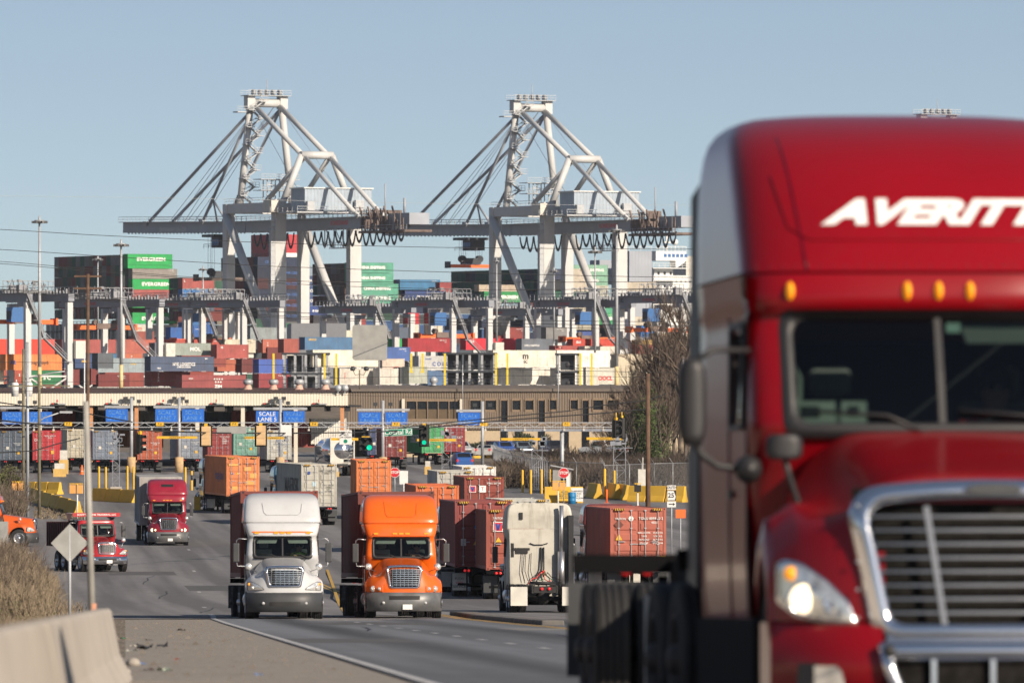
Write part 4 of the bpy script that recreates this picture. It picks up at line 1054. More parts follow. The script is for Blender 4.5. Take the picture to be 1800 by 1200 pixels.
def placard(o, y, z, w, h, mt, shape='box', hx=6.1, nm='placard'):
    b = MB()
    if shape == 'box': q = [(-w/2,-h/2),(w/2,-h/2),(w/2,h/2),(-w/2,h/2)]
    elif shape == 'tri': q = [(-w/2,-h/2),(w/2,-h/2),(0,h/2)]
    elif shape == 'dia': q = [(0,-h/2),(w/2,0),(0,h/2),(-w/2,0)]
    else: q = [(w/2*math.cos(i*.5236), h/2*math.sin(i*.5236)) for i in range(12)]
    b.prism(q, (hx+.028, y, z), (0,1,0), (0,0,1), (.006,0,0)); return b.obj(nm, M(mt), o)
placard(AW[8], -.85, 1.32, .3, .28, 'amber_flat', 'tri'); placard(AW[8], -.85, 1.85, .42, .42, 'grime', 'dia') if 'grime' in MATS else placard(AW[8], -.85, 1.85, .42, .42, mat('grime', (.16,.06,.045), rough=.8).name, 'dia')
placard(AW[8], -.32, 2.12, .22, .22, 'letter_white', 'disc'); placard(AW[8], 1.0, .35, .42, .3, 'amber_flat'); placard(AW[8], -.88, .33, .24, .3, 'off_white')
for k in (7, 4):
    placard(AW[k], -.72, 1.85, .42, .42, 'letter_white'); placard(AW[k], -.72, 1.85, .36, .36, 'letter_red').location.x = .004
    for s_ in (-1, 1):
        b = MB(); b.prism([(-.05,-.15),(.05,-.15),(.13,.13),(.03,.13)] if s_ > 0 else [(-.05,-.15),(.05,-.15),(-.03,.13),(-.13,.13)], (6.136, -.72, 1.85), (0,1,0), (0,0,1), (.004,0,0)); b.obj('emblem', M('letter_blue'), AW[k])
placard(AW[7], -.7, 1.3, .26, .22, 'amber_flat', 'tri'); placard(AW[4], -.1, 1.85, .42, .42, 'letter_white'); face(AW[4], 'T', .34, 'letter_red', -.1, 1.85, hx=6.11)
face(AW[7], 'TRITON', .13, 'letter_white', -.7, 2.2, bold=.01); face(AW[4], 'YMLU 267544', .15, 'letter_white', .6, 2.2, bold=.01)
placard(AW[6], -.3, 1.75, .18, .18, 'letter_faded', 'disc'); placard(AW[6], -.3, 1.1, .25, .22, 'amber_flat', 'tri'); placard(AW[6], -.85, 1.1, .22, .3, 'off_white')
for y_, z_, w_, h_ in ((.35,2.0,.5,.3),(.75,1.5,.5,.35),(-.7,2.3,.7,.16),(.55,1.0,.7,.3),(-.6,.6,.4,.3)): placard(AW[0], y_, z_, w_, h_, mat('faded_placard', (.75,.36,.10), rough=.7).name)
placard(AW[0], -.8, 1.7, .2, .2, 'letter_faded', 'tri'); placard(AW[0], -.4, 1.7, .22, .2, 'amber_flat', 'tri')
placard(AW[1], -.35, 1.55, .25, .3, mat('pale_blue', (.45,.6,.68), rough=.6).name); placard(AW[1], -.7, 2.3, .16, .2, 'letter_blue')

# --- tractors that show in front of two of them, and the cream bobtail seen from behind
bt = make_tractor('semi_truck', 'dirty cream lorry tractor without trailer seen from behind, chrome exhaust on its right', dict(COLM), (.50,.48,.42), paintm='grimy_paint')
put(bt, gx(939, 330), 330, R(180+3.6))
yb = COLM['yr']
def fit(nm, f, m_='frame_black'): b = MB(); f(b); b.obj(nm, M(m_), bt)
fit('step_bracket', lambda b: (b.box(.35,.95,yb+.01,yb+.05,2.25,2.33), b.box(.42,.85,yb+.01,yb+.05,2.13,2.26)))
for x_ in (.62,.5,.3): fit('cable', lambda b: b.tube([(x_,yb+.06,2.15),(x_+.03,yb+.1,1.5),(x_-.08,yb+.14,1.15)], .012, 6))
for x_ in (-.15,-.05): fit('hose_tender', lambda b: b.tube([(x_,yb+.04,2.35),(x_,yb+.1,1.6),(x_+.05,yb+.2,1.35)], .028, 6))
fit('grab_rail', lambda b: b.tube([(-.3,yb+.04,2.5),(-.1,yb+.04,2.44),(.2,yb+.04,2.44),(.35,yb+.04,2.5)], .018, 6))
fit('work_lamp', lambda b: b.box(.6,.72,yb+.0,yb+.05,3.35,3.6))
fit('rear_window', lambda b: b.box(.92,1.02,yb+.0,yb+.02,2.0,2.5))
fit('side_fairing', lambda b: b.box(-1.2,-1.02,yb-.1,yb+.45,1.0,3.5), 'black_plastic')
rnd = random.Random(4)
for k in range(7):
    b = MB(); p = [(-.1+rnd.uniform(-.1,.1), yb+.15, 1.5)]
    for j in range(6): p.append((p[-1][0]+rnd.uniform(-.05,.2)*(1 if k % 2 else -1), yb+.2+j*.08, 1.45-j*.07+rnd.uniform(-.1,.08)))
    b.tube(p, .016, 5, m=k % 3); b.obj('air_line', [M('frame_black'), M('letter_red'), mat('green_hose', (.03,.12,.05))], bt)
for s in (-1, 1):
    b = MB(); b.lathe([(.055, 0), (.05, .02), (.001, .03)], (s*.13-.02, yb+3.05, .88), 'y', 12); b.obj('tail_lamp', M('red_lens'), bt)
# tractors pulling the two far boxes that turn
for i, lab, col in ((0, 'dark tractor ahead of the faded orange container', (.04,.05,.07)), (1, 'blue tractor at the far end of the pale grey container', (.04,.12,.2)),
                    (8, 'maroon tractor ahead of the weathered brown container', (.12,.02,.02)), (6, 'grey tractor ahead of the maroon container', (.2,.2,.2)), (7, 'pale blue tractor beyond the brown container with the emblem', (.3,.4,.5))):
    px, d, yw = AWAY[i][:3]; X, Y = local(gx(px, d), d, R(yw), 0, 12.2+4.4)
    t = copy_tree(wt, label=lab, color=(*col, 1)); put(t, X, Y, R(180+yw))

# --- orange tractor nosing in from the left edge
nt_ = copy_tree(wt, label='orange lorry tractor nosing in from the left edge of the picture', color=(.62,.10,.01,1)); put(nt_, gx(8, 538), 538, R(88))

# --- red dump truck
DUMP = dict(COLM, cab=[(.6,1.0,.40,.25),(1.2,1.0,.35,.3),(1.75,1.0,.1,.3),(1.83,1.0,.02,.3),(2.05,.99,.06,.3),(2.3,.97,.13,.3),(2.42,.96,.17,.3),(2.46,.97,.2,.32),(2.52,.95,.25,.32)],
            roof=[(2.53,.95,.26,.32),(2.6,.9,.35,.3),(2.64,.75,.45,.25)], yr=1.5, ws=(1.83,2.42,.86), grille=(.95,1.5,.42,.46,.04), bumper=(.42,.82), bmat='chrome',
            rows=[(1.2,[0,0,0,0,0,0],[.75]*6),(1.2,[0,0,0,0,0,0],[.95]*6),(1.2,[.02,.02,.04,.1,.12,.1],[1.25,1.25,1.2,1.08,1.08,1.0]),
                  (1.2,[.06,.06,.1,.2,.2,.2],[1.5,1.49,1.4,1.14,1.14,1.05]),(1.2,[.25,.25,.3,.4,.4,.35],[1.56,1.55,1.45,1.22,1.22,1.1]),
                  (1.2,[.7,.7,.72,.72,.65,.6],[1.63,1.62,1.52,1.24,1.24,1.1]),(1.1,[1.3,1.3,1.3,1.25,1.2,1.2],[1.72,1.71,1.62,1.35,1.15,1.0]),(1.0,[1.92,1.93,1.94,1.9,1.85,1.8],[1.82,1.81,1.76,1.6,1.35,1.05])])
dt = make_tractor('dump_truck', 'red dump truck with chrome bumper and dark load bed turning out of the side road', DUMP, (.42,.012,.018), marker=False)
dt['category'] = 'dump truck'
for c in [c for c in COL.objects if c.parent is dt and c.name.split('.')[0] in ('exhaust_stack', 'mud_flap')]: bpy.data.objects.remove(c)
b = MB(); y0, y1 = 1.75, 5.6
b.add([(-1.2,y0,1.25),(1.2,y0,1.25),(1.2,y1,1.25),(-1.2,y1,1.25),(-1.25,y0-.1,2.55),(1.25,y0-.1,2.55),(1.25,y1+.15,2.5),(-1.25,y1+.15,2.5)], [(0,3,2,1),(0,1,5,4),(1,2,6,5),(2,3,7,6),(3,0,4,7)])
for s in (-1, 1):
    for k in range(9): yy = y0+.15+k*.45; b.box(s*1.27-.04, s*1.27+.04, yy, yy+.1, 1.25, 2.5)
b.box(-1.27, 1.27, y0-.2, y0-.1, 2.35, 2.55)
b.obj('load_bed', mat('bed_dark', (.085,.022,.02), rough=.7, var=.3), dt, recalc=False)
b = MB(); b.box(-1.25, 1.25, .3, 1.75, 2.95, 3.0); b.box(-1.25, 1.25, .26, .3, 2.82, 3.02)
for s in (-1, 1): b.add([(s*1.25, .3, 3.0), (s*1.25, 1.75, 3.0), (s*1.1, 1.75, 2.5)], [(0,1,2)])
hd = paint(b.obj('cab_shield', M('truck_paint'), dt), (.42,.012,.018))
letter(hd, 'SCOTT & SONS TRUCKING, LLC', .13, 'letter_white', (0, .25, 2.92), bold=.02, sx=1.1)
DY = 17
put(dt, gx(172, 466), 466, R(DY))
letter(dt, 'K', .12, 'letter_black', (0, -1.97, 1.55))
for s in (-1,):
    b = MB(); b.tube([(1.15, 1.62, 1.0), (1.15, 1.62, 2.6), (1.1, 1.68, 2.75), (1.0, 1.8, 2.8)], .07, 10); b.obj('exhaust_stack', M('galv'), dt)
# ------------------------------------------------------------ container yard and quay
TH = R(28); CU, SU = math.cos(TH), math.sin(TH)
mat('crane_grey', (.56,.57,.57), rough=.5, streak=.22, streakcol=(.32,.26,.2), var=.06, scale=.2, dirt=.15, dirtcol=(.3,.25,.2), dscale=.3)
mat('crane_blue_grey', (.33,.36,.41), rough=.5, var=.08, scale=.3)
mat('house_blue', (.36,.43,.50), rough=.5, var=.1, scale=.6)
mat('rust_steel', (.16,.12,.105), rough=.8, var=.4, scale=.6)
mat('dark_steel', (.03,.035,.045), rough=.6, var=.2)
mat('cabin_blue', (.03,.13,.35), rough=.4, var=.1)
mat('spreader_orange', (.85,.14,.015), rough=.5, var=.08)
mat('ship_white', (.72,.73,.72), rough=.6, var=.06, scale=.2, dirt=.2, dirtcol=(.4,.3,.2), dscale=.2)
mat('hull_dark', (.03,.045,.06), rough=.6, var=.2, scale=.1)
GRN = (.015,.30,.09); DKG = (.02,.09,.06); TEAL = (.10,.36,.25); NAVY = (.035,.07,.17); BLU = (.03,.12,.38); CREAM = (.62,.57,.47); GREY = (.27,.31,.32); SLATE = (.09,.12,.17)
MAR = (.23,.04,.035); REDB = (.40,.09,.06); RED = (.55,.025,.04); ORG = (.70,.17,.05); SEA = (.06,.17,.32); LG = (.45,.47,.44)
def ybox(label, rgb, xl, ytop, s, L=12.19, H=2.59, txt=None, logo=None, name_group=None, tall=None, th=TH, door=False, dz=0):
    """container whose lit long side starts at photo column xl with its top at row ytop, s pixels per metre away"""
    d = FOC/s; top = EYE+(725-ytop)*d/FOC; base = top-H
    X, Y = gx(xl, d), d
    cx_, cy_ = X + math.cos(th)*L/2 - math.sin(th)*1.219, Y + math.sin(th)*L/2 + math.cos(th)*1.219
    o = container(label, rgb, (cx_, cy_, base), th, L, H, doors=door, group=name_group)
    if not txt and L > 4 and H > 2:
        k_ = int(abs(xl*7+ytop*3)); side(o, ['TCNU','GESU','TGHU','FCIU','TRLU'][k_ % 5]+' %06d' % (k_*7919 % 999999), .26, 'letter_white' if sum(rgb) < 1.1 else 'letter_black', L/2-1.6, H-.4, -1, bold=.012)
        side(o, ['45G1','22G1','42G1'][k_ % 3], .22, 'letter_white' if sum(rgb) < 1.1 else 'letter_black', L/2-1.0, H-.75, -1, bold=.012)
    if txt:
        for t in (txt if isinstance(txt, list) else [txt]):
            body, size, mt, x, z = t[:5]; side(o, body, size, mt, x, z, -1, **(t[5] if len(t) > 5 else {}))
    return o
B_ = dict(bold=.03)
Y = ybox
Y('faded red container with blue top stripe, seven stars and ZIM lettering', (.30,.07,.07), 320, 658.5, 10.3, H=2.75, txt=[('ZIM', .75, 'letter_white', .8, .75, dict(bold=.04, sx=1.1)), ('★★★★\n★★★', .5, 'letter_white', .8, 1.75, {}), ('803229', .28, 'letter_white', -4.4, 2.1, B_)])
Y('orange container peeping out directly beneath the seven-star red one', ORG, 320, 685.8, 10.25)
Y('maroon container with vertical white lettering behind the seven-star one', (.26,.05,.04), 265, 652.5, 10.1, txt=[('T\nE\nX', .55, 'letter_white', -4.6, 1.5, B_)])
Y('navy grey container with white bird emblem and logistics lettering', (.07,.10,.17), 265, 626, 10.15, txt=[('NYK LOGISTICS', .72, 'letter_white', .3, 1.2, dict(bold=.035, sx=.85)), ('& MEGACARRIER', .35, 'letter_white', .3, .72, B_), ('TRIO', .35, 'letter_white', -4.5, .5, B_), ('3841', .3, 'letter_white', 4.6, 2.2, B_)])
Y('pale blue grey container with small blue logo, left of the navy bird-emblem one', (.30,.37,.40), 172.5, 629, 9.9, H=2.59, L=9.1, txt=[('NYK', .5, 'letter_blue', -3.2, 2.0, B_), ('TRITON', .3, 'letter_yellow', 2.4, 1.5, B_)])
Y('maroon container beneath the pale blue grey one', (.25,.055,.045), 185, 654, 9.9, L=7.6, txt=[('T\nE\nX', .5, 'letter_white', -2.9, 1.4, B_)])
Y('dark maroon half-length container left of the vertical-lettered one', (.17,.03,.03), 173, 657, 10.0, L=6.06)
Y('pale grey container top just above the canopy roof', LG, 171, 679.5, 10.4, L=13.7)
Y('grey green container with red and green crocodile-like mark and MOL lettering', (.29,.34,.31), 288, 602.5, 9.6, H=2.3, L=9.6, txt=[('MOL', .95, 'letter_white', 1.6, 1.15, dict(bold=.03, sx=1.1))])
Y('maroon container under the MOL-lettered grey green one', (.26,.06,.05), 320, 620, 9.5, L=9)
Y('dusty red short container right of the MOL-lettered one', (.38,.09,.08), 381, 605, 9.6, L=6.5, txt=[('H', .6, 'letter_white', -2.2, 2.0, B_), ('204', .2, 'letter_white', 2.3, 1.6, B_)])
Y('rust orange container below the dusty red short one', (.42,.12,.07), 382, 631, 9.4, L=3.9, H=2.3)
Y('dark maroon container end beside the rust orange one', (.14,.03,.03), 425, 630, 9.5, L=6.06)
Y('slate ribbed container right of the dark maroon end', (.18,.2,.2), 428, 630.5, 9.4, L=2.5)
Y('bright blue short container left of the reefer rack', (.06,.12,.42), 455, 631, 9.7, L=6.06, txt=[('14', .25, 'letter_white', 2.2, 2.0, B_)])
Y('maroon container with white poster under the bright blue short one', (.27,.045,.055), 455, 656, 10.2, H=2.9, L=6.06)
Y('dark green container corner beside the maroon poster container', DKG, 434, 657, 10.1, L=1.5)
Y('orange container with blue lion emblem and Hapag-Lloyd lettering', (.66,.23,.07), 10, 622, 10.3, H=2.75, L=10.6, txt=[('Hapag-Lloyd', .85, 'letter_black', .6, 1.3, dict(bold=.01)), ('HL', .8, 'letter_blue', -3.9, 1.3, dict(bold=.05, shear=.3))])
Y('green container with white letters under the Hapag-Lloyd orange one', (.02,.17,.07), 52, 650.5, 10.2, L=6.06, txt=[('U S C', 1.0, 'letter_white', -.2, 1.3, B_)])
Y('brick red container left of the green lettered one', (.38,.08,.05), 7, 648, 10.2, L=3.9, txt=[('S', .6, 'letter_white', 1.0, 1.5, B_)])
Y('maroon container under the green lettered one', (.24,.05,.05), 74, 675.5, 10.2, L=3.6)
Y('cream container roof edge low at the far left', CREAM, -10, 681.5, 10.3, L=9)
Y('grey container at the left picture edge beside the Hapag-Lloyd one', (.3,.3,.24), -70, 622, 10.2, L=8.6)
Y('cream container at the left edge beside the brick red one', CREAM, -75, 648, 10.3, L=8.7)
Y('long bright red container, leftmost of the top row', (.66,.055,.03), -3, 595.5, 9.7, L=11.3, H=2.9, txt=[('1', .4, 'letter_white', 4.8, 2.1, B_)])
Y('dusty pink red container right of the long bright red one', (.36,.09,.08), 109, 596, 9.4, L=11.2, H=2.59, txt=[('T\nR', .4, 'letter_white', 3.5, 1.6, B_)])
Y('salmon red container between two crane legs in the top row', (.42,.12,.09), 217, 596, 9.5, L=6.6, txt=[('MATEX', .3, 'letter_white', 1.8, 1.2, B_)])
Y('dark grey container end at the left of the MOL-lettered one', (.12,.13,.16), 272, 602, 9.6, L=1.2)
Y('low red container top behind the MOL-lettered one', (.48,.09,.07), 292, 596, 9.2, L=12.5)
Y('cream container right of the low red top', (.6,.56,.45), 395, 596, 9.2, L=6.6)
Y('navy container between the orange one and the maroon ends', NAVY, 132, 621.5, 9.8, L=4.2, txt=[('MSC', .6, 'letter_yellow', -.2, 1.2, B_)])
Y('navy container end with yellow mark left of the other navy one', NAVY, 113, 621.5, 9.85, L=1.2, txt=[('SEA', .35, 'letter_yellow', -.1, 1.9, B_)])
for k, (xx, yy, c, lab) in enumerate([(113, 649, (.16,.025,.04), 'crimson brown container end beneath the navy one'), (128, 649, (.2,.04,.04), 'maroon container end two right of the green lettered container'), (148, 648, (.02,.03,.06), 'almost black container end left of the brown pole'),
        (160, 648, (.18,.035,.035), 'maroon container end right of the brown pole'), (172, 620, (.10,.12,.14), 'dark blue grey end above the pale blue grey container')]):
    Y(lab, c, xx, yy, 10.0, L=1.3 if k < 4 else 3, H=2.75)
Y('blue container strip behind the navy lettered one', SEA, 178, 621.5, 9.4, L=3.2)
Y('rust orange container strip with letter T beside the crane leg', (.48,.14,.08), 217, 620.5, 9.4, L=4, txt=[('T', .5, 'letter_white', -.3, 1.9, B_)])
Y('rust orange short container left of the red brown one, mid picture', (.42,.12,.08), 462, 596, 9.3, L=3.5, txt=[('T\nE', .4, 'letter_white', -.7, 1.6, B_)])
Y('red brown short container left of the long blue ribbed one', (.34,.09,.07), 499, 595, 9.6, L=3.1)
Y('dark maroon container low beside the rust orange short one', (.15,.03,.03), 470, 610, 9.3, L=3.2)
Y('long blue ribbed container with yellow name, behind the blank sign', (.07,.17,.31), 536, 592, 9.5, H=2.4, L=11, txt=[('SEACO', .5, 'letter_yellow', -3.9, 1.9, B_)])
Y('blue container right of the blank sign', (.06,.13,.36), 664, 609.5, 9.5, H=1.4 if False else 2.59, L=6.8)
Y('large cream reefer above the ventilator roof, behind the blank sign', (.80,.74,.62), 550, 614.5, 10.6, H=2.9, L=12.19)
Y('off white container below the large cream reefer', (.62,.59,.52), 597, 647, 10.4, H=2.8, L=7.4, txt=[('T\nR\nI', .4, 'letter_red', -2.7, 1.4, B_)])
Y('off white container right of the first off white one', (.64,.61,.55), 667, 647, 10.4, H=2.8, L=3.6)
Y('dark ribbed container end on the office roof line', (.05,.06,.07), 703, 645, 10.3, L=1.7, H=2.9)
Y('grey green tank-like box right of the dark ribbed end', (.42,.45,.39), 719, 644, 10.4, H=2.9, L=3.5)
Y('cream container with pink marks left of the COSCO-lettered one', (.6,.5,.42), 672, 630, 9.8, L=4.5, txt=[('+ H M', .5, 'letter_red', .4, 1.0, B_)])
Y('pale grey container with blue COSCO lettering', (.50,.51,.50), 736, 625, 9.9, H=2.59, L=8.3, txt=[('C O S C O', .95, 'letter_blue', .8, 1.1, dict(bold=.03)), ('HALGRO', .3, 'letter_blue', -2.2, 2.0, B_)])
Y('blue ribbed container with white CMA lettering on the office roof line', (.08,.16,.30), 752, 651, 10.2, L=5.6, txt=[('CMA', .95, 'letter_white', 1.6, .85, B_)])
Y('deep red container in the top row left of the D11 one', (.36,.03,.04), 717, 594, 9.4, L=9, H=2.59)
Y('green container end at the foot of a yard crane', GRN, 692, 595, 9.1, L=3.1, H=2.0)
Y('bright red container with white D11 lettering in the top row', (.62,.025,.05), 819, 594, 9.1, L=12.19, H=2.3, txt=[('D11', .75, 'letter_white', -4.9, 1.6, dict(bold=.06))])
Y('small navy container left of the bright red D11 one', NAVY, 780, 606, 9.3, L=3.2)
Y('cream reefer with black two-line MSC lettering', (.72,.68,.58), 867, 615, 10.5, H=2.9, L=11.9, txt=[('m', 1.5, 'letter_black', .2, 1.9, B_), ('SC', .7, 'letter_black', .2, .95, B_)])
Y('plain cream reefer beneath the MSC-lettered one', (.71,.69,.62), 867, 646, 10.45, H=2.85, L=12.1)
Y('white reefer with faint MOL lettering inside the right rack', (.76,.75,.70), 979, 615, 10.4, H=2.9, L=10.2, txt=[('MOL', 1.0, 'off_white', 1.2, 1.6, B_)])
Y('white reefer low behind the right rack stairs', (.72,.70,.65), 979, 646, 10.45, H=2.85, L=5.0)
Y('off white container with red OOCL lettering', (.55,.54,.47), 1030, 646, 10.4, H=2.85, L=5.5, txt=[('OOCL', .95, 'letter_red', 1.0, 1.05, dict(bold=.04))])
Y('cream container half hidden by bare trees right of the OOCL one', (.55,.48,.36), 1086, 622, 10.2, H=2.9, L=7)
Y('cream container beneath the tree-hidden cream one', (.55,.50,.38), 1086, 650, 10.2, H=2.9, L=9)
Y('slate grey container with white bird emblem in the top row', (.13,.15,.18), 917, 595, 9.3, H=2.3, L=6.8, txt=[('NYK LOGISTICS', .45, 'letter_white', -1.2, 1.0, B_)])
Y('red container with white D11 lettering right of the slate one', (.50,.06,.04), 1007, 595, 9.2, H=1.9 if False else 2.4, L=9, txt=[('D11', .6, 'letter_white', -3.2, 1.7, dict(bold=.05))])
Y('red brown container with letter T under the slate one', (.38,.08,.07), 976, 607, 9.4, H=2.4, L=6.2, txt=[('T', .5, 'letter_white', -2, 1.9, B_)])
Y('cream strip container with small red letters below the second D11 one', (.6,.57,.5), 1028, 608, 9.4, L=6.5, txt=[('CNL', .4, 'letter_red', -2.4, 1.9, B_)])
Y('yellow ochre container between bare branches', (.42,.27,.07), 1121, 597, 9.2, L=3.2)
Y('brick red container below the yellow ochre one', (.34,.07,.05), 1122, 605, 9.6, L=3, H=2.59)

# --- steel racks for refrigerated boxes (dark frames, yellow posts)
def rack(xl, xr, ytop, ybot, s, ncol, label, ydark=True):
    t = thing('reefer_rack', label, 'rack'); d = FOC/s; k = d/FOC
    wd = (xr-xl)*k; zt = EYE+(725-ytop)*k; zb = EYE+(725-ybot)*k-1; t.location = (gx(xl, d), d, zb); h = zt-zb
    for i in range(ncol):
        x = wd*i/(ncol-1); b = MB(); b.box(x-.2, x+.2, -.2, .2, 0, h); b.box(x-.2, x+.2, 4, 4.4, 0, h); b.box(x-.15, x+.15, .1, 4.1, h-.5, h-.2); b.obj('post', M('galv'), t)
    for z, nm in ((h, 'roof_deck'), (h*.52, 'walkway'), (.9, 'walkway')):
        b = MB(); b.box(-.5, wd+.5, -.4, 4.5, z-.18, z+.12); b.obj(nm, M('dark_steel'), t)
        if nm == 'walkway':
            b = MB()
            for zz in (.6, 1.1): b.box(-.5, wd+.5, -.42, -.36, z+zz-.03, z+zz+.03)
            for i in range(int(wd/1.2)): b.box(i*1.2-.03, i*1.2+.03, -.42, -.36, z, z+1.1)
            b.obj('railing', M('dark_steel'), t)
    for k2 in range(int(wd/2.7)):
        for lv in (0, 1):
            x = .4+k2*2.7; b = MB(); z = (.1 if lv == 0 else h*.52)+.3
            b.box(x, x+2.4, 1.2, 4, z, z+2.7); b.box(x+.3, x+2.1, 1.12, 1.2, z+1.5, z+2.5, 1); b.lathe([(.001, 0), (.4, 0), (.45, .06)], (x+1.2, 1.1, z+.8), 'y', 12, 1)
            b.obj('reefer_unit', [M('dark_steel'), M('frame_black')], t)
    return t
rack(500, 575, 621, 684, 10.6, 5, 'dark steel rack with railings left of the large cream reefer')
rack(782, 869, 621, 676, 10.7, 5, 'dark steel rack between the CMA-lettered box and the cream MSC reefer')
rack(981, 1016, 622, 676, 10.7, 2, 'narrow steel rack with diagonal stairs between the cream reefers')
rack(1078, 1160, 623, 676, 10.0, 4, 'steel rack at the right, veiled by bare branches')
mat('yellow_post', (.72,.55,.03), rough=.5, var=.08)
for i, (x, yb_, lab) in enumerate([(481, 685, 'leftmost yellow post at the reefer racks'), (570.5, 676, 'yellow post just left of the large cream reefer front'), (591, 676, 'yellow post in front of the large cream reefer'), (723, 642, 'yellow post short one left of the COSCO-lettered box'), (742.5, 642, 'yellow post touching the COSCO-lettered box'),
          (782, 676, 'yellow post right of the blue CMA-lettered box'), (872, 676, 'yellow post at the left end of the cream MSC reefer'), (892, 676, 'second yellow post on the cream MSC reefer'), (1020, 676, 'yellow post left of the red OOCL lettering'), (1040, 676, 'yellow post just before the red OOCL lettering')]):
    d = FOC/10.75; b = MB(); z0_ = EYE+(725-yb_)*d/FOC-1.2; z1_ = EYE+(725-621)*d/FOC
    b.box(-.17, .17, -.17, .17, 0, z1_-z0_); b.box(-.3, .3, -.3, .3, 0, .2); o = b.obj('yellow_post', M('yellow_post')); o.location = (gx(x, d), d, z0_); tag(o, lab, 'post', 'yellow posts of the reefer racks')

# ------------------------------------------------------------ ship-to-shore cranes
def railing(b, p, q, h=1.1, step=2.2, r=.045, m=0):
    p, q = Vector(p), Vector(q); n = max(1, int((q-p).length/step)); up = Vector((0, 0, h))
    b.beam(p+up, q+up, r*2, r*2, m); b.beam(p+up*.5, q+up*.5, r*1.5, r*1.5, m)
    for i in range(n+1): c = p+(q-p)*i/n; b.beam(c, c+up, r*1.6, r*1.6, m)
def sts(label, trolley_v, spreader_z, d0=1990, x0=490, load=None, rope=True):
    t = thing('ship_to_shore_crane', label, 'gantry crane', (gx(x0, d0), d0, 7.5), TH, 'ship to shore cranes')
    Z = lambda y: (725-y)*d0/FOC + EYE - 7.5      # photo row -> height over the quay at the near leg
    g, r_ = 24.7, 18.4; zb, zt = Z(404), Z(384)
    for u, v in ((0, 0), (r_, 0), (0, g), (r_, g)):
        b = MB(); top = Z(350) if v == 0 else Z(355)
        if u == r_: top = zb+.5
        w = 1.35 if v == 0 else 1.05
        b.box(u-w, u+w, v-1.0, v+1.0, 1.5, top); b.box(u-w-2.5, u+w+2.5, v-1.1, v+1.1, .2, 1.6)
        b.obj('leg', M('crane_grey'), t)
        for k in range(4): 
            pass
    b = MB()
    for u in (0, r_):
        b.beam((u, 0, Z(605)), (u, g, Z(605)), 1.6, 2.0)
    for v in (0, g): b.beam((0, v, 3.0), (r_, v, 3.0), 1.6, 1.8)
    b.obj('portal_beam', M('crane_grey'), t)
    for u in (0, r_):
        b = MB(); b.cyl((u-.6, g, Z(374)), (u-.6, 1, Z(605)), .95, n=14); b.obj('diagonal_brace', M('crane_grey'), t)
    b = MB(); b.box(-.9, .9, 0, g, Z(372), Z(355)); b.box(r_-.9, r_+.9, 0, g, Z(372), Z(357)) ; b.box(0, r_, g-.8, g+.8, Z(372), Z(357)); b.box(0, r_, -.9, .9, Z(371), Z(357))
    b.obj('upper_tie_beam', M('crane_grey'), t)
    # girder and boom
    for nm, va, vb in (('main_girder', -27, g+4), ('boom', g+4.4, 92)):
        b = MB()
        for s in (-1, 1):
            uu = r_/2+s*2.4; b.box(uu-.55, uu+.55, va, vb, zb, zt)
        b.box(r_/2-2.4, r_/2+2.4, va, va+1, zb+.3, zt-.2); b.box(r_/2-2.4, r_/2+2.4, vb-1, vb, zb+.3, zt-.2)
        for v in range(int(va)+6, int(vb), 8): b.box(r_/2-2.4, r_/2+2.4, v, v+.5, zb+.6, zt-.3)
        gi = b.obj(nm, M('crane_blue_grey'), t)
        if nm == 'boom': pv_ = Vector((0, va, zb)); rx_ = R(.9); gi.rotation_euler = (rx_, 0, 0); gi.location = pv_ - Matrix.Rotation(rx_, 3, 'X') @ pv_
        b = MB()
        for s in (-1, 1):
            uu = r_/2+s*3.6; b.box(uu-.5, uu+.5, va, vb, zt-.12, zt); railing(b, (uu+s*.45, va, zt), (uu+s*.45, vb, zt))
        for k in range(int((vb-va)/1.8)): v = va+k*1.8; b.box(r_/2-3.2, r_/2-2.9, v, v+.35, zb-.25, zb+.0)
        b.obj('walkway', M('galv'), gi)
    letter(t, 'SAVANNAH GA USA', 1.5, 'crane_grey', (r_/2-2.4-.56, 66, (zb+zt)/2), (R(90), 0, R(-90)), bold=.01)
    letter(t, 'KONECRANES', 1.3, 'letter_red', (r_/2-2.4-.56, -17, (zb+zt)/2), (R(90), 0, R(-90)), bold=.02)
    # apex frame over the waterside legs
    za = Z(172); ua, ub = 5.4, 12.9
    b = MB(); b.cyl((2.8, g, Z(355)), (ua, g, za), .78, n=14); b.obj('apex_leg', M('crane_grey'), t)
    b = MB(); b.cyl((15.6, g, Z(355)), (ub, g, za), .78, n=14); b.obj('apex_leg', M('crane_grey'), t)
    b = MB(); b.cyl((ua-.6, g, za-.3), (ub+.6, g, za-.3), .95, n=14); b.box(ua-1.2, ua+.6, g-1, g+1, za-1.6, za+1.2); b.box(ub-.6, ub+1.2, g-1, g+1, za-1.6, za+1.2); b.obj('apex_beam', M('crane_grey'), t)
    b = MB(); b.box(ua-1.5, ub+1.5, g-2, g+2, za+1.25, za+1.4)
    for sv in (-2, 2): railing(b, (ua-1.5, g+sv, za+1.4), (ub+1.5, g+sv, za+1.4), step=1.2)
    for k in range(5): b.cyl((ua+k*1.6, g-.8, za+2), (ua+k*1.6+.6, g-.8, za+2), .7, n=10)
    b.cyl((ua+4, g, za+1.4), (ua+4, g, za+5), .08); b.box(ua-3.8, ua-1.2, g-1.2, g+1.2, Z(192), Z(190)); railing(b, (ua-3.8, g-1.2, Z(190)), (ua-1.2, g-1.2, Z(190)), step=.8)
    b.obj('apex_platform', M('galv'), t)
    # rear frame over the landside legs
    zr = Z(272); b = MB()
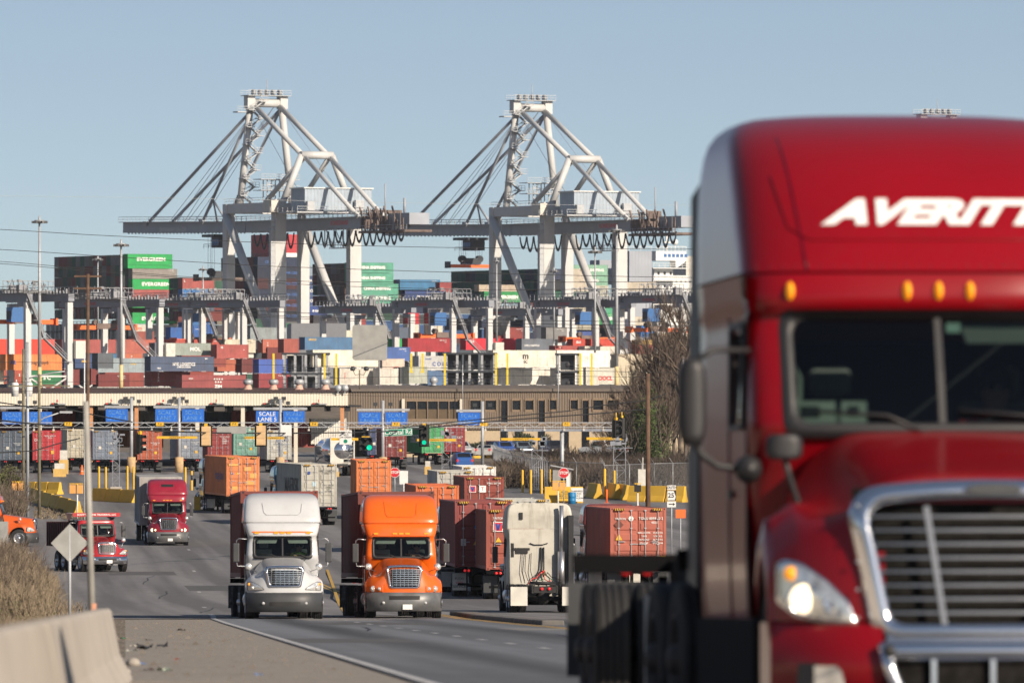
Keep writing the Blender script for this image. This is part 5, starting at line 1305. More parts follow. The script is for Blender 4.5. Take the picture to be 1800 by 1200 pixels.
    b.cyl((5.4, 0, zr), (13.2, 0, zr), .85, n=14); b.obj('rear_frame_beam', M('crane_grey'), t)
    for ut, ubt in ((5.6, 1.2), (13, 17.2)):
        b = MB(); b.cyl((ubt, 0, Z(352)), (ut, 0, zr), .75, n=14); b.obj('rear_frame_leg', M('crane_grey'), t)
    for ut, ubt in ((6.2, 6.2), (12.4, 12.4)):
        b = MB(); b.cyl((ut, g, za-.8), (ut-.4, 0, zr), .58, n=12); b.obj('back_stay', M('crane_grey'), t)
        b = MB(); b.cyl((ut, 0, zr-.3), (ubt, -26, zt), .5, n=12); b.obj('back_stay', M('crane_grey'), t)
        b = MB(); b.cyl((ut-.3, 0, zr-.8), (ut-2.4 if ut < 9 else ut, 14, Z(352)), .55, n=12); b.obj('brace', M('crane_grey'), t)
    for v_, nm, rad in ((80, 'fore_stay', .36), (51, 'fore_stay', .34)):
        for s in (-1, 1):
            b = MB(); b.cyl((r_/2+s*3.4, g, za-1.8), (r_/2+s*2.9, v_, zt), rad, n=8); b.box(r_/2+s*2.9-.4, r_/2+s*2.9+.4, v_-1, v_+1, zt-.2, zt+.9); b.obj(nm, M('crane_blue_grey'), t)
    b = MB()
    for s in (-1, 1):
        for q in (70, 66, 62): b.cyl((r_/2+s*2, g, za-1), (r_/2+s*2.2, q, zt+.2), .06, n=5)
    b.tube([(r_/2-2.5, 44, zt), (r_/2-2.6, 46, zt+5), (r_/2-2.2, 41, zt+1)], .3, 6); b.tube([(r_/2-2.5, 36, zt), (r_/2-2.6, 37.5, zt+3)], .3, 6)
    for s in (-1,1): b.cyl((r_/2+s*3.4, g, za-1.2), (r_/2+s*5, -2, Z(340)), .05, n=5)
    b.obj('hoist_rope', M('crane_blue_grey'), t)
    # zigzag stairs on the left apex leg
    b = MB(); P0, P1 = Vector((2.8, g, Z(355))), Vector((ua, g, za)); n = 12
    for k in range(n):
        c = P0+(P1-P0)*(k/n); e = P0+(P1-P0)*((k+1)/n); sg = 1 if k % 2 else -1
        a0 = c+Vector((-sg*1.3+1.0, -1.4, 0)); a1 = e+Vector((sg*1.3+1.0, -1.4, 0))
        b.beam(a0, a1, .9, .22); b.beam(a0+Vector((0, 0, 1)), a1+Vector((0, 0, 1)), .12, .12)
        b.box(a1.x-.9, a1.x+.9, a1.y-.8, a1.y+1.2, a1.z-.1, a1.z+.06); railing(b, (a1.x-.9, a1.y-.8, a1.z), (a1.x+.9, a1.y-.8, a1.z), step=.9)
    b.obj('stairs', M('galv'), t)
    for (u0, v0, ztop) in ((6.5, g-6, Z(311)), (11.5, g-4, Z(311))):
        b = MB()
        for du in (0, 2):
            for dv in (0, 2): b.beam((u0+du, v0+dv, Z(350)), (u0+du, v0+dv, ztop), .18)
        for k in range(4): za_ = Z(350)+(ztop-Z(350))*k/4; zb_ = Z(350)+(ztop-Z(350))*(k+1)/4; b.beam((u0, v0, za_), (u0+2, v0, zb_), .12); b.beam((u0, v0, zb_), (u0+2, v0, zb_), .12)
        for zz in (ztop, (ztop+Z(350))/2): b.box(u0-2, u0+3.5, v0-1, v0+3, zz-.1, zz+.05); railing(b, (u0-2, v0-1, zz), (u0+3.5, v0-1, zz), step=1.1)
        b.obj('lattice_tower', M('galv'), t)
    # machinery house
    b = MB(); hz0, hz1 = Z(372), Z(333); corr(b, (.6, -11.5, hz0), (1,0,0), (0,-1,0), hz1-hz0, 16.4, .8, .08); corr(b, (.6, -4.8, hz0), (0,-1,0), (-1,0,0), hz1-hz0, 6.7, .8, .08)
    b.box(.75, 16.8, -11.3, -4.9, hz0, hz1-.02); hs = b.obj('machinery_house', M('house_blue'), t)
    b = MB(); b.box(.3, 17.3, -11.8, -4.5, hz1, hz1+.25); b.obj('roof', M('ship_white'), hs)
    b = MB(); b.box(-2, 19.5, -13, -3.5, hz0-.5, hz0-.2); railing(b, (-2, -13, hz0-.2), (19.5, -13, hz0-.2)); railing(b, (-2, -13, hz0-.2), (-2, -3.5, hz0-.2)); b.box(.5, 2.2, -13.1, -12, hz0, hz0+2); b.box(12.5, 14.5, -12.6, -11.7, hz0, hz0+2.4); b.obj('platform', M('galv'), t)
    b = MB(); b.box(-2.8, -.9, -2, 2, Z(373), Z(352)); b.box(-3.0, 4, -1.6, 1.6, Z(374), Z(373)); b.obj('electrical_cabinet', M('off_white'), t)
    b = MB()
    railing(b, (-3, -1.8, Z(373)), (4, -1.8, Z(373))); railing(b, (-1, 1, Z(355)), (-1, g, Z(355))); b.box(-2.4, -1.4, -1, 0, 2, Z(405)); 
    for k in range(30): b.box(-2.5, -1.3, -1.1, .1, 3+k*1.3, 3.1+k*1.3)
    b.obj('ladder', M('galv'), t)
    # rusty machinery gantry at the landward end
    b = MB(); ra = random.Random(int(trolley_v*10))
    b.box(r_/2-3.6, r_/2+3.6, -48, -27.3, zb-1.2, zb-.7); b.box(r_/2-3, r_/2+3, -30, -27.3, zb, zt)
    for k in range(15):
        v = -48+k*1.4; b.box(r_/2-3.4, r_/2-3.2, v, v+.14, zb-1, zt+ra.uniform(-2, 1.4))
    for k in range(10):
        v = ra.uniform(-42, -29); z = zb+ra.uniform(-.5, 3.6); b.box(r_/2-2.5, r_/2+1, v, v+ra.uniform(.3, 1.2), z, z+ra.uniform(.3, 1.3)); b.beam((r_/2-3.2, v, zb-1), (r_/2-3.2, v+ra.uniform(-2,2), zb+4), .16)
    for k in range(5): v = -45+k*3.8; b.beam((r_/2-3, v, zb-1), (r_/2-3, v+3, zt+2), .3)
    b.obj('machinery_gantry', M('rust_steel'), t)
    b = MB(); b.box(r_/2-2.4, r_/2+2.4, -49, -39, zb+.4, zt+.4); railing(b, (r_/2-3.6, -50, zb-.7), (r_/2-3.6, -27, zb-.7)); b.cyl((r_/2, -33, zt), (r_/2, -33, zt+7), .15); b.cyl((r_/2-2, -46, zt), (r_/2-2, -46, zt+3.6), .3); b.obj('rear_girder', M('crane_blue_grey'), t)
    # festoon loops
    n = 22
    for k in range(n):
        va = g-1-k*3.3
        if k in (6, 7): continue
        b = MB(); dip = 3.4 if k % 3 else 2.7
        for off in (0, .35): b.tube([(r_/2-3.4, va-3.1*i/10, zb-.5-(dip-off)*math.sin(math.pi*i/10)**.7) for i in range(11)], .17, 5)
        b.obj('festoon_loop', M('dark_steel'), t)
    # lower rear cage
    b = MB(); b.box(r_/2-3.5, r_/2-2, -20, -13, zb-4.3, zb-4.1); railing(b, (r_/2-3.5, -20, zb-4.1), (r_/2-3.5, -11, zb-4.1), step=1.2)
    for v in (-20, -15.5, -11): b.beam((r_/2-3.5, v, zb-4.2), (r_/2-3.5, v, zb), .2)
    for v in (-20, -15.5): b.beam((r_/2-3.5, v, zb-4.2), (r_/2-3.5, v+4, zb), .15); 
    b.obj('inspection_cage', M('galv'), t)
    # trolley, cabin and spreader
    b = MB(); b.box(r_/2-3, r_/2+3, trolley_v-3, trolley_v+3, zb-.7, zb-.1); b.box(r_/2-2.6, r_/2+1, trolley_v-5, trolley_v-1, zb-3.1, zb-.8)
    for k in range(3): b.box(r_/2-2.65, r_/2-2.55, trolley_v-4.8+k*1.25, trolley_v-3.8+k*1.25, zb-2.6, zb-1.3, 1)
    railing(b, (r_/2-3, trolley_v-5.5, zb-3.2), (r_/2-3, trolley_v+2, zb-3.2), h=.9)
    b.obj('operator_cabin', [M('dark_steel'), M('cabin_blue')], t)
    zs = Z(spreader_z); b = MB()
    for du in (-2.4, -1.8, 1.8, 2.4):
        for dv in (-1, 1): b.cyl((r_/2+du, trolley_v+dv, zs+1.8), (r_/2+du, trolley_v+dv, zb-.5), .035, n=4)
    b.obj('hoist_cable', M('dark_steel'), t)
    b = MB(); b.box(r_/2-2.2, r_/2+2.2, trolley_v-.9, trolley_v+.9, zs+.8, zs+1.6); b.box(r_/2-1.6, r_/2+1.6, trolley_v-.7, trolley_v+.7, zs+1.6, zs+2.2)
    for du in (-2.2, 2.2): b.cyl((r_/2+du, trolley_v-.6, zs+2), (r_/2+du, trolley_v+.6, zs+2), .8, n=14)
    for du in (-5.9, 5.9): b.box(r_/2+du-.2, r_/2+du+.2, trolley_v-1.1, trolley_v+1.1, zs-.1, zs+1.4)
    sp = b.obj('spreader', M('dark_steel'), t)
    b = MB(); b.box(r_/2-5.9, r_/2+5.9, trolley_v-.5, trolley_v+.5, zs, zs+.75); b.obj('spreader_arm', M('rust_steel' if load else 'spreader_orange'), sp)
    return t
s1 = sts('ship to shore crane nearer the left, its boom reaching the left side of the picture', 48, 488, load=True)
U66 = Vector((CU, SU, 0))
s2 = sts('ship to shore crane in mid picture with an orange spreader hanging from its boom', 54, 460)
s2.location = Vector(s1.location) + U66*66.6
mat('rtg_girder', (.24,.26,.30), rough=.55, var=.12, scale=.3)
mat('galv_dark', (.25,.26,.28), rough=.6, metal=.2, var=.2, scale=1)
s3 = copy_tree(s1, label='third ship to shore crane, only its apex platform showing above the near red truck roof')
s3.location = Vector(s1.location) + U66*175 + Vector((0, 45, 0))

# ------------------------------------------------------------ rubber-tyred yard gantries
def rtg_build():
    t = thing('yard_gantry_crane', 'x', 'gantry crane', (0,0,0), TH, 'rubber-tyred yard gantry cranes')
    SP, WB, HT = 23.5, 7.8, 19.0
    for u in (0, WB):
        for v in (0, SP):
            b = MB(); b.box(u-.5, u+.5, v-.5, v+.5, 1.2, HT); b.obj('leg', M('crane_grey'), t)
    for v in (0, SP):
        b = MB(); b.box(-1.5, WB+1.5, v-.6, v+.6, 1.2, 2.2); b.obj('sill_beam', M('rtg_girder'), t)
        for u in (-1, WB+1):
            b = MB(); b.lathe([(.3, -.35), (.75, -.3), (.8, 0), (.75, .3), (.3, .35)], (u, v, .8), 'y', 18); b.obj('wheel', M('tyre'), t)
        b = MB(); b.beam((0, v, 6.5), (WB, v, 1.8), .25); b.beam((WB, v, 6.5), (0, v, 1.8), .25); b.beam((0, v, 6.5), (WB, v, 6.5), .3); b.obj('brace', M('crane_grey'), t)
    for u in (0, WB):
        b = MB(); b.box(u-.55, u+.55, -.9, SP+.9, HT+.2, HT+1.5); b.box(u-.5, u+.5, .5, 3, HT-.8, HT); b.box(u-.5, u+.5, SP-3, SP-.5, HT-.8, HT); gb_ = b.obj('girder', M('rtg_girder'), t)
        b = MB(); so = -.9 if u == 0 else .9
        b.box(u+so-.25, u+so+.25, -1, SP+1, HT+1.5, HT+1.6); railing(b, (u+so*1.2, -1, HT+1.6), (u+so*1.2, SP+1, HT+1.6), step=1.6, r=.05)
        for k in range(18): b.box(u-.6, u-.3, k*1.3, k*1.3+.5, HT+1.5, HT+2.0+.3*(k % 3 == 0))
        b.obj('walkway', M('galv_dark'), gb_)
    letter(t, 'KONECRANES', .75, 'letter_red', (-.56, 12, HT+.75), (R(90), 0, R(-90)), bold=.02)
    b = MB(); ra = random.Random(3); v0 = 6
    b.box(-.6, WB+.6, v0, v0+4.5, HT+1.7, HT+2.1); b.box(1, 3, v0+.5, v0+2, HT+2.1, HT+3.0)
    for k in range(22): u = ra.uniform(-.6, WB); v = v0+ra.uniform(-.5, 4.5); z = HT+2.1+ra.uniform(0, 1.6); b.box(u, u+ra.uniform(.2, .9), v, v+ra.uniform(.2, .6), z, z+ra.uniform(.1, .5)) if k % 2 else b.beam((u,v,HT+2), (u+ra.uniform(-1,1), v, HT+3.4), .1)
    b.obj('trolley', M('galv_dark'), t)
    b = MB()
    railing(b, (-.8, v0, HT+2.1), (WB+.8, v0, HT+2.1), h=1.6, step=.9, r=.06)
    for k in range(4): b.tube([(k*2, v0-1, HT+2), (k*2+.4, v0-1, HT+4-.3*k), (k*2+1.2, v0, HT+3)], .07, 5)
    b.obj('trolley_railing', M('galv_dark'), t)
    b = MB(); b.box(-.3, 2.2, v0-2.2, v0-.2, HT-3.3, HT-.8); b.box(-.35, 1.8, v0-2.1, v0-.4, HT-2.8, HT-1.4, 1); b.obj('operator_cabin', [M('cabin_blue'), M('dark_steel')], t)
    b = MB(); b.box(WB+.6, WB+2.4, -1.4, .8, HT-9.5, HT-6.5); b.obj('electrical_cabinet', M('off_white'), t)
    b = MB(); b.box(-2.6, -.6, -1.2, 1.2, 2.4, 4.6); b.obj('engine_housing', M('off_white'), t)
    b = MB(); b.box(-1.9, -.6, -.8, .3, HT+1.6, HT+2.9); b.obj('control_box', M('galv_dark'), t)
    b = MB()   # stairs down the near leg
    zz = [HT+1.5, HT-3, HT-6, HT-10, HT-14, 2.2]
    for k in range(5):
        a0 = Vector((.8 if k % 2 == 0 else 6.0, -.9, zz[k])); a1 = Vector((6.0 if k % 2 == 0 else .8, -.9, zz[k+1]))
        if k in (0,): a1.x = 1.4; a0.x = -.6
        if k == 1: a0.x = 1.4; a1.x = 2.6
        if k == 2: a0.x = 2.6; a1.x = 7
        if k == 3: a0.x = 7; a1.x = 7.2; continue
        if k == 4: continue
        b.beam(a0, a1, .8, .2); b.beam(a0+Vector((0, -.4, 1)), a1+Vector((0, -.4, 1)), .1); b.beam(a0+Vector((0, -.4, .5)), a1+Vector((0, -.4, .5)), .08)
        b.box(a1.x-.7, a1.x+.7, -1.4, -.4, a1.z-.1, a1.z)
    b.obj('stairs', M('galv_dark'), t)
    b = MB(); zs = HT-3.6; v1 = v0+2
    b.box(WB/2-6, WB/2-1.5, v1-.5, v1+.5, zs, zs+.75); b.box(WB/2+1.5, WB/2+6, v1-.5, v1+.5, zs, zs+.75); b.box(WB/2-1.6, WB/2+1.6, v1-.4, v1+.4, zs+.1, zs+.5)
    for u in (WB/2-6, WB/2+5.6): b.box(u, u+.4, v1-1.2, v1+1.2, zs-.15, zs+1)
    b.obj('spreader', M('spreader_orange'), t)
    b = MB(); b.box(WB/2-2, WB/2+2, v1-.8, v1+.8, zs+.1, zs+1.1); b.cyl((WB/2-2, v1-.5, zs+1.3), (WB/2-2, v1+.5, zs+1.3), .5, n=10); b.cyl((WB/2+2, v1-.5, zs+1.3), (WB/2+2, v1+.5, zs+1.3), .5, n=10); b.obj('headblock', M('rust_steel'), t)
    b = MB()
    for du in (-1.8, 1.8):
        for dv in (-.7, .7): b.cyl((WB/2+du, v1+dv, zs+1), (WB/2+du, v1+dv, HT+1.7), .04, n=4)
    b.obj('hoist_cable', M('dark_steel'), t)
    return t
rtg0 = rtg_build()
RT = [(48, 531, 10.4, '178', 'yard gantry crane cut by the left picture edge, blue cabin and orange spreader'),
      (213, 540, 9.7, '182', 'yard gantry crane in front of the stacked ship containers at the left'),
      (356, 541, 9.2, '181', 'yard gantry crane just left of the left ship crane legs'),
      (428, 541, 9.3, '167', 'yard gantry crane standing between the legs of the left ship crane'),
      (662, 551, 8.9, '112', 'low far yard gantry crane behind the blank sign'),
      (796, 541, 9.3, '172', 'yard gantry crane with blue cabin left of the second ship crane'),
      (925, 555, 8.3, '173', 'small far yard gantry crane framed by the second ship crane legs'),
      (1047, 540, 9.2, '175', 'yard gantry crane in front of the second ship crane'),
      (1200, 533, 9.6, '182', 'yard gantry crane at the right partly behind bare branches')]
for i, (x, yg_, s, num, lab) in enumerate(RT):
    d = FOC/s; zt_ = EYE+(725-yg_)*d/FOC
    t = rtg0 if i == 0 else copy_tree(rtg0, label=lab, kids_of=tree_of(rtg0))
    t.location = (gx(x, d), d, zt_-19.0); t['label'] = lab
    dv, dz_ = [(2,0),(5,.3),(-1,3),(9,1),(4,3.5),(1,2),(11,5),(0,2.8),(7,1.5)][i]
    for c_ in [c for c in COL.objects if c.parent is t]:
        n_ = c_.name.split('.')[0]
        if n_ in ('trolley','trolley_railing','operator_cabin','spreader','headblock','hoist_cable'): c_.location.y += dv
        if n_ in ('spreader','headblock'): c_.location.z -= dz_
        if n_ == 'hoist_cable': k_ = (4.3+dz_)/4.3; c_.scale.z = k_; c_.location.z = 20.7*(1-k_)
        if i in (1, 3, 4, 6) and n_ == 'operator_cabin': bpy.data.objects.remove(c_); continue
        if i in (3, 4, 6) and n_ in ('spreader','headblock','hoist_cable'): bpy.data.objects.remove(c_)
for i, (x, yg_, s, num, lab) in enumerate(RT):
    t = [o for o in COL.objects if o.get('label') == lab][0]
    letter(t, num, 1.1, 'letter_black', (-.56, 22.3, 19.75), (R(90), 0, R(-90)), bold=.02); letter(t, num, .8, 'letter_black', (0, -.51, 18.2), bold=.03)

# ------------------------------------------------------------ ships
def num_word(i): return ['first','second','third','fourth','fifth','sixth','seventh','eighth','ninth','tenth','eleventh','twelfth','thirteenth','fourteenth','fifteenth','sixteenth','seventeenth','eighteenth','nineteenth','twentieth'][i]
def endgrid(xc, ytop, cols, tiers, s, pal, where, seed=1, far=99, skip0=0, L=12.19, H=2.6):
    """tiers of boxes seen end on, column 0 at the near right corner"""
    d = FOC/s; ra = random.Random(seed); top = EYE+(725-ytop)*d/FOC; gname = 'stacked ship containers ' + where
    N0 = {'dkg': ('dark green', DKG), 'mar': ('maroon', (.16,.035,.03)), 'gry': ('grey', (.16,.17,.17)), 'nav': ('navy', (.02,.035,.08)), 'blk': ('blackish', (.02,.025,.03)), 'brn': ('brown', (.12,.075,.06)), 'grn': ('green', (.02,.16,.07)), 'olv': ('olive grey', (.13,.13,.10))}
    BK = None; bms = []
    for t_ in range(tiers):
        for c in range(skip0, cols):
            nm, rgb = N0[pal[ra.randrange(len(pal))]]
            off = (c+.5)*2.52
            X = gx(xc, d) - SU*off + CU*(L/2); Y_ = d + CU*off + SU*(L/2)
            if t_ >= far:
                if BK is None: BK = MB(); bms = []
                sh_ = box_meshes(L, H-.01)[0]; Mx = Matrix.Translation((X, Y_, top-(t_+1)*(H+.01))) @ Matrix.Rotation(TH, 4, 'Z')
                mk = 'bulk_'+nm; mt_ = mat(mk, rgb, rough=.6, var=.1)
                if mt_ not in bms: bms.append(mt_)
                BK.add([Mx @ v.co for v in sh_.vertices], [tuple(p.vertices) for p in sh_.polygons], bms.index(mt_)); continue
            container(f'{nm} box end, {num_word(t_)} tier down, {num_word(c)} from right, {where}', rgb, (X, Y_, top-(t_+1)*(H+.01)), TH, L, H-.01, doors=False, group=gname)
    if BK: tag(BK.obj('container_stack', bms, recalc=False), kind='stuff')
endgrid(225.5, 447, 17, 6, 7.15, ['dkg','dkg','mar','mar','gry','olv','brn'], 'in the big left stack', 3, 5, skip0=1)
S = 7.15
Y('bright green container with white lettering, topmost of the left ship stack', (.015,.36,.09), 224.5, 446, S, H=2.7, txt=[('EVERGREEN', 1.15, 'letter_white', .3, 1.35, dict(bold=.045, sx=1.2, spacing=1.08))])
Y('green container strip directly under the topmost lettered one', (.015,.36,.09), 224.7, 465.3, S, H=.9)
Y('brownish grey container between two green lettered ones', (.27,.25,.23), 233, 472, S, H=2.5)
Y('green lettered container in the middle of the left ship stack', (.015,.36,.09), 233, 490, S, H=2.59, txt=[('EVERGREEN', 1.15, 'letter_white', .3, 1.3, dict(bold=.045, sx=1.2, spacing=1.08))])
Y('dusty red container below the middle green lettered one', (.36,.10,.09), 233, 508.5, S, H=2.7, txt=[('K\nL', .4, 'letter_white', 5.2, 1.7, B_)])
Y('green container behind the yard crane top beam', (.015,.36,.09), 233, 528, S, H=1.8)
Y('green lettered container low behind a yard crane leg', (.015,.36,.09), 233, 549, S, H=2.8, txt=[('EVERGREEN', 1.15, 'letter_white', .3, 1.3, dict(bold=.045, sx=1.2, spacing=1.08))])
Y('cream container with small red letters below the low green one', (.62,.58,.5), 233, 570, S, H=2.9, txt=[('DOL', .7, 'letter_red', -4.2, 1.9, B_)])
Y('maroon container at the foot of the left ship stack', (.3,.07,.06), 233, 591, S, H=2)
endgrid(321, 488, 3, 4, 7.3, ['brn','mar','dkg','blk'], 'beside the short red pair', 5, 2, skip0=1)
Y('dusty red container with white letter right of the left ship stack', (.36,.09,.08), 321, 488, 7.3, L=8.5, H=2.6, txt=[('L', .7, 'letter_white', -3.7, 1.8, B_)])
Y('blue container with round white emblem under the dusty red one', (.03,.19,.50), 321, 508, 7.3, L=8.5, H=2.6, txt=[('(MI)', .8, 'letter_white', 1.7, 1.2, B_)])
Y('slate container beneath the blue emblem one', SLATE, 321, 528, 7.3, L=8.5)
Y('blue container low between crane legs', BLU, 321, 566, 7.4, L=8.5, H=2.8)
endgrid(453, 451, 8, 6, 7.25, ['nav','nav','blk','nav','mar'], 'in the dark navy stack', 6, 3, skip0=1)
for k in range(6):  # shade lying on this stack is put into the darkened box colours
    Y(['dark navy lettered container topping the shaded stack between crane legs','navy container second down in the shaded stack','maroon container third down in the shaded stack','navy lettered container fourth down in the shade-coloured stack','maroon container fifth down in the shaded stack','black container lowest in the shaded stack'][k],
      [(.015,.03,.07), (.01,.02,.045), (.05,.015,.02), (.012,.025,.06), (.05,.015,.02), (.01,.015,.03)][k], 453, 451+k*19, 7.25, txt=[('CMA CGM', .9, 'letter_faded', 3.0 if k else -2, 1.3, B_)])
for k, (lab, c, tx) in enumerate([('pale blue grey short container topping the small lettered stack', (.25,.33,.42), None), ('navy short container with CMA CGM lettering, upper one', NAVY, 'CMA CGM'), ('navy short container with CMA CGM lettering, middle one', (.045,.085,.22), 'CMA CGM'),
        ('navy short container with CMA CGM lettering, lower one', (.045,.085,.22), 'CMA CGM'), ('blue short container with red dot and white name', (.04,.08,.27), '● SEACO'), ('orange red short container at the foot of the lettered stack', (.55,.12,.07), None)]):
    Y(lab, c, 533 if k < 2 else 538, 467+k*17.6, 6.9, L=6.06 if k > 1 else 5, H=2.5, txt=[(tx, .95 if k < 4 else .7, 'letter_white', .2, 1.2, dict(bold=.04, sx=.95))] if tx else None)
endgrid(614, 462, 8, 4, 7.15, ['brn','brn','olv','gry','dkg','mar'], 'left of the teal lettered stack', 8, 2, skip0=1)
for k, (xl, yt) in enumerate([(614, 461), (614, 479.5), (623, 498), (623, 515)]):
    Y(f'teal container with white China Shipping lettering, {["topmost","second","third","lowest"][k]} of four', TEAL, xl, yt, 7.15, H=2.55, txt=[('CHINA SHIPPING', .98, 'letter_white', .2 if k > 1 else .1, 1.3, dict(bold=.05, sx=1.0))])
endgrid(703, 491, 3, 2, 7.0, ['blk','brn','mar'], 'beside the lone blue container', 9, skip0=1)
Y('lone blue container right of the teal stack', (.05,.19,.36), 703, 491, 7.0, H=2.6, L=11.4)
Y('navy container with CMA CGM lettering below the lone blue one', (.03,.065,.20), 712, 511, 7.1, H=2.75, L=11.4, txt=[('CMA CGM', 1.05, 'letter_white', -.1, 1.1, dict(bold=.05))])
endgrid(957, 472, 19, 3, 7.4, ['dkg','dkg','blk','nav','dkg','blk'], 'in the long dark stack', 11, 1)
Y('red container top peeping over the long dark stack', RED, 856, 477.5, 7.0, L=1.5); Y('maroon container roof left of the long dark stack', (.3,.06,.06), 773, 496, 7.0, L=4)
Y('green lettered container low in mid picture', (.02,.27,.08), 851, 512, 7.6, L=10.5, H=2.5, txt=[('EVERGREEN', 1.0, 'letter_white', 1.0, 1.2, dict(bold=.05))])
Y('sunlit cream container with red corner under the long dark stack', (.5,.42,.33), 842, 500, 7.5, L=10, H=1.6)
for k, (lab, c, xl, yt, L_, H_, tx) in enumerate([
  ('pale green container with faint lettering topping the right ship stack', (.22,.42,.31), 1000, 465, 10.6, 2.5, 'CHINA SHIPPING'), ('pale green container second down in the right ship stack', (.22,.42,.31), 1001, 483.5, 10.5, 2.5, 'SHIPPING'),
  ('cream container in front of the pale green ones', (.52,.47,.39), 1005, 472, 4.4, 2.7, None), ('cream container second in front of the pale green ones', (.52,.47,.39), 1005, 492, 4.4, 2.7, None), ('pale container third down in the right ship stack', (.5,.5,.42), 1005, 501, 10, 2.7, None),
  ('beige container beside the white ship superstructure', (.5,.45,.37), 1102, 495, 8, 2.3, None)]):
    Y(lab, c, xl, yt, 7.35 if k not in (2, 3) else 7.5, L=L_, H=H_, txt=[(tx, .9, 'letter_white', .8, 1.2, dict(bold=.04))] if tx else None)
MIX = [(717,550,7.6,2.9,RED,'red container behind the blue cabin yard crane leg'),(754,550,7.6,3.6,RED,'red container right of the other red one behind the yard crane'),(717,570,7.6,2.9,CREAM,'cream container under the red one behind the yard crane'),(754,570,7.6,3.6,CREAM,'cream container right of its cream twin under the red pair'),
       (752,531,7.4,3,(.1,.09,.11),'dark container over the red pair'),(1055,541,7.5,4,(.08,.36,.22),'teal container left of the tall lamp pole'),(1053,550,7.7,4.2,(.02,.33,.1),'green container with cut-off white lettering near the tall lamp pole'),(1003,540,7.5,5.2,(.45,.42,.33),'beige container above an orange spreader'),
       (1005,560,7.5,5.2,(.4,.38,.3),'beige container below the other beige one by the spreader'),(1115,556,7.8,4.5,(.5,.46,.38),'cream container with letters UD at the right'),(1127,572,7.9,3,(.03,.17,.48),'bright blue container at the right among branches'),
       (630,552,7.4,2,(.3,.06,.06),'maroon container left of the blank sign top'),(450,560,7.6,4,DKG,'dark green container behind the left ship crane base'),(500,568,7.6,2.5,(.02,.3,.1),'green container between the crane legs low down'),
       (590,580,8.2,8,(.6,.6,.5),'pale container low behind the long blue ribbed one'),(440,575,8.4,9,GREY,'grey container behind the two left yard cranes'),(300,575,8.5,8,BLU,'blue container behind the low red top'),(860,575,8.2,9,MAR,'maroon container behind the bright red D11 one'),
       (790,560,7.8,7,(.05,.06,.08),'blackish container behind the second ship crane foot'),(1090,560,8,3,(.04,.05,.09),'navy container beneath the right yard crane beam'),(960,575,8.3,5,(.2,.2,.2),'grey container behind the slate bird-emblem one'),(700,575,8.4,4,SLATE,'slate container behind the deep red one'),
       (1010,582,8.5,4,(.05,.1,.3),'blue container just over the second D11 one'),(1150,585,8.6,8,(.4,.3,.2),'tan container behind the right branches'),(240,582,8.6,4,(.3,.08,.06),'maroon container right of a yard crane leg, top row')]
for x, yt, s, L_, c, lab in MIX:
    o = Y(lab, c, x, yt, s, L=max(L_, 1.2), H=2.6)
    if 'cut-off' in lab: side(o, 'EVER', .95, 'letter_white', .4, 1.3, -1, bold=.05)
    if 'UD' in lab: side(o, 'U D', .8, 'letter_black', -.6, 1.7, -1, bold=.03)
# the packed rows that close the view under the gantries, beyond the ones told apart above
ra = random.Random(15); BKc = [(.02,.06,.04),(.015,.025,.06),(.10,.03,.03),(.12,.12,.12),(.03,.08,.2),(.20,.18,.14),(.16,.04,.03),(.05,.05,.06)]
for ri, (xa, xb, yt, s_) in enumerate([(300, 470, 535, 6.95), (470, 700, 545, 6.9), (690, 1000, 534, 6.85), (990, 1250, 538, 6.9)]):
    bk = MB(); d = FOC/s_; x = xa; sh_ = box_meshes(12.19, 2.59)[0]
    while x < xb:
        tiers = ra.choice((4, 4, 5, 3)) ; y0 = yt + ra.choice((0, 0, 8, -4))
        for t_ in range(6):
            Mx = Matrix.Translation((gx(x, d)+CU*6.1, d+SU*6.1, EYE+(725-y0)*d/FOC-2.6*(t_+1))) @ Matrix.Rotation(TH, 4, 'Z')
            bk.add([Mx @ v.co for v in sh_.vertices], [tuple(p.vertices) for p in sh_.polygons], ra.randrange(8))
        x += 12.6*CU*s_
    tag(bk.obj('container_stack', [mat('bulk_far_%d' % j, c, rough=.65, var=.12) for j, c in enumerate(BKc)], recalc=False), kind='stuff')
# hull and lashing bridges
def ship(label, x0, s, length, ydeck, beam_, back=30):
    d = FOC/s; t = thing('container_ship', label, 'ship', (gx(x0, d), d, 3.0), TH)
    zd = EYE+(725-ydeck)*d/FOC-3.0; b = MB()
    b.add([(-back,0,0),(length,0,0),(length+15,beam_/2,0),(length,beam_,0),(-back,beam_,0),(-back-1,0,zd-4),(length,0,zd-4),(length+18,beam_/2,zd-4),(length,beam_,zd-4),(-back-1,beam_,zd-4)], [(4,3,2,1,0),(5,6,7,8,9),(0,1,6,5),(1,2,7,6),(2,3,8,7),(3,4,9,8),(4,0,5,9)])
    b.obj('hull', M('hull_dark'), t, recalc=False)
    return t, zd
sh1, zd1 = ship('dark hulled container ship lying behind the cranes at the left', 224, 7.1, 210, 600, 43)
b = MB()
for c in range(18):
    b.box(-2.2, -1.4, c*2.5-.3, c*2.5+.3, zd1-4, zd1+4.5, 0)
    for lv in (0, 2.2): b.box(-2.4, -1.2, c*2.5-.6, c*2.5+.6, zd1-2+lv, zd1-1.6+lv, 1)
b.box(-2.4, -1.2, -.5, 44, zd1-4, zd1-3.4, 1); b.box(-2.4, -1.2, -.5, 44, zd1+2.6, zd1+2.9, 1); railing(b, (-2.4, 0, zd1+4), (-2.4, 44, zd1+4), r=.07, m=0)
b.box(-1, 2, 0, 43, zd1-3, zd1+4.5, 1)
b.box(-3, -1, -1.4, .2, zd1-4, zd1+6, 0)
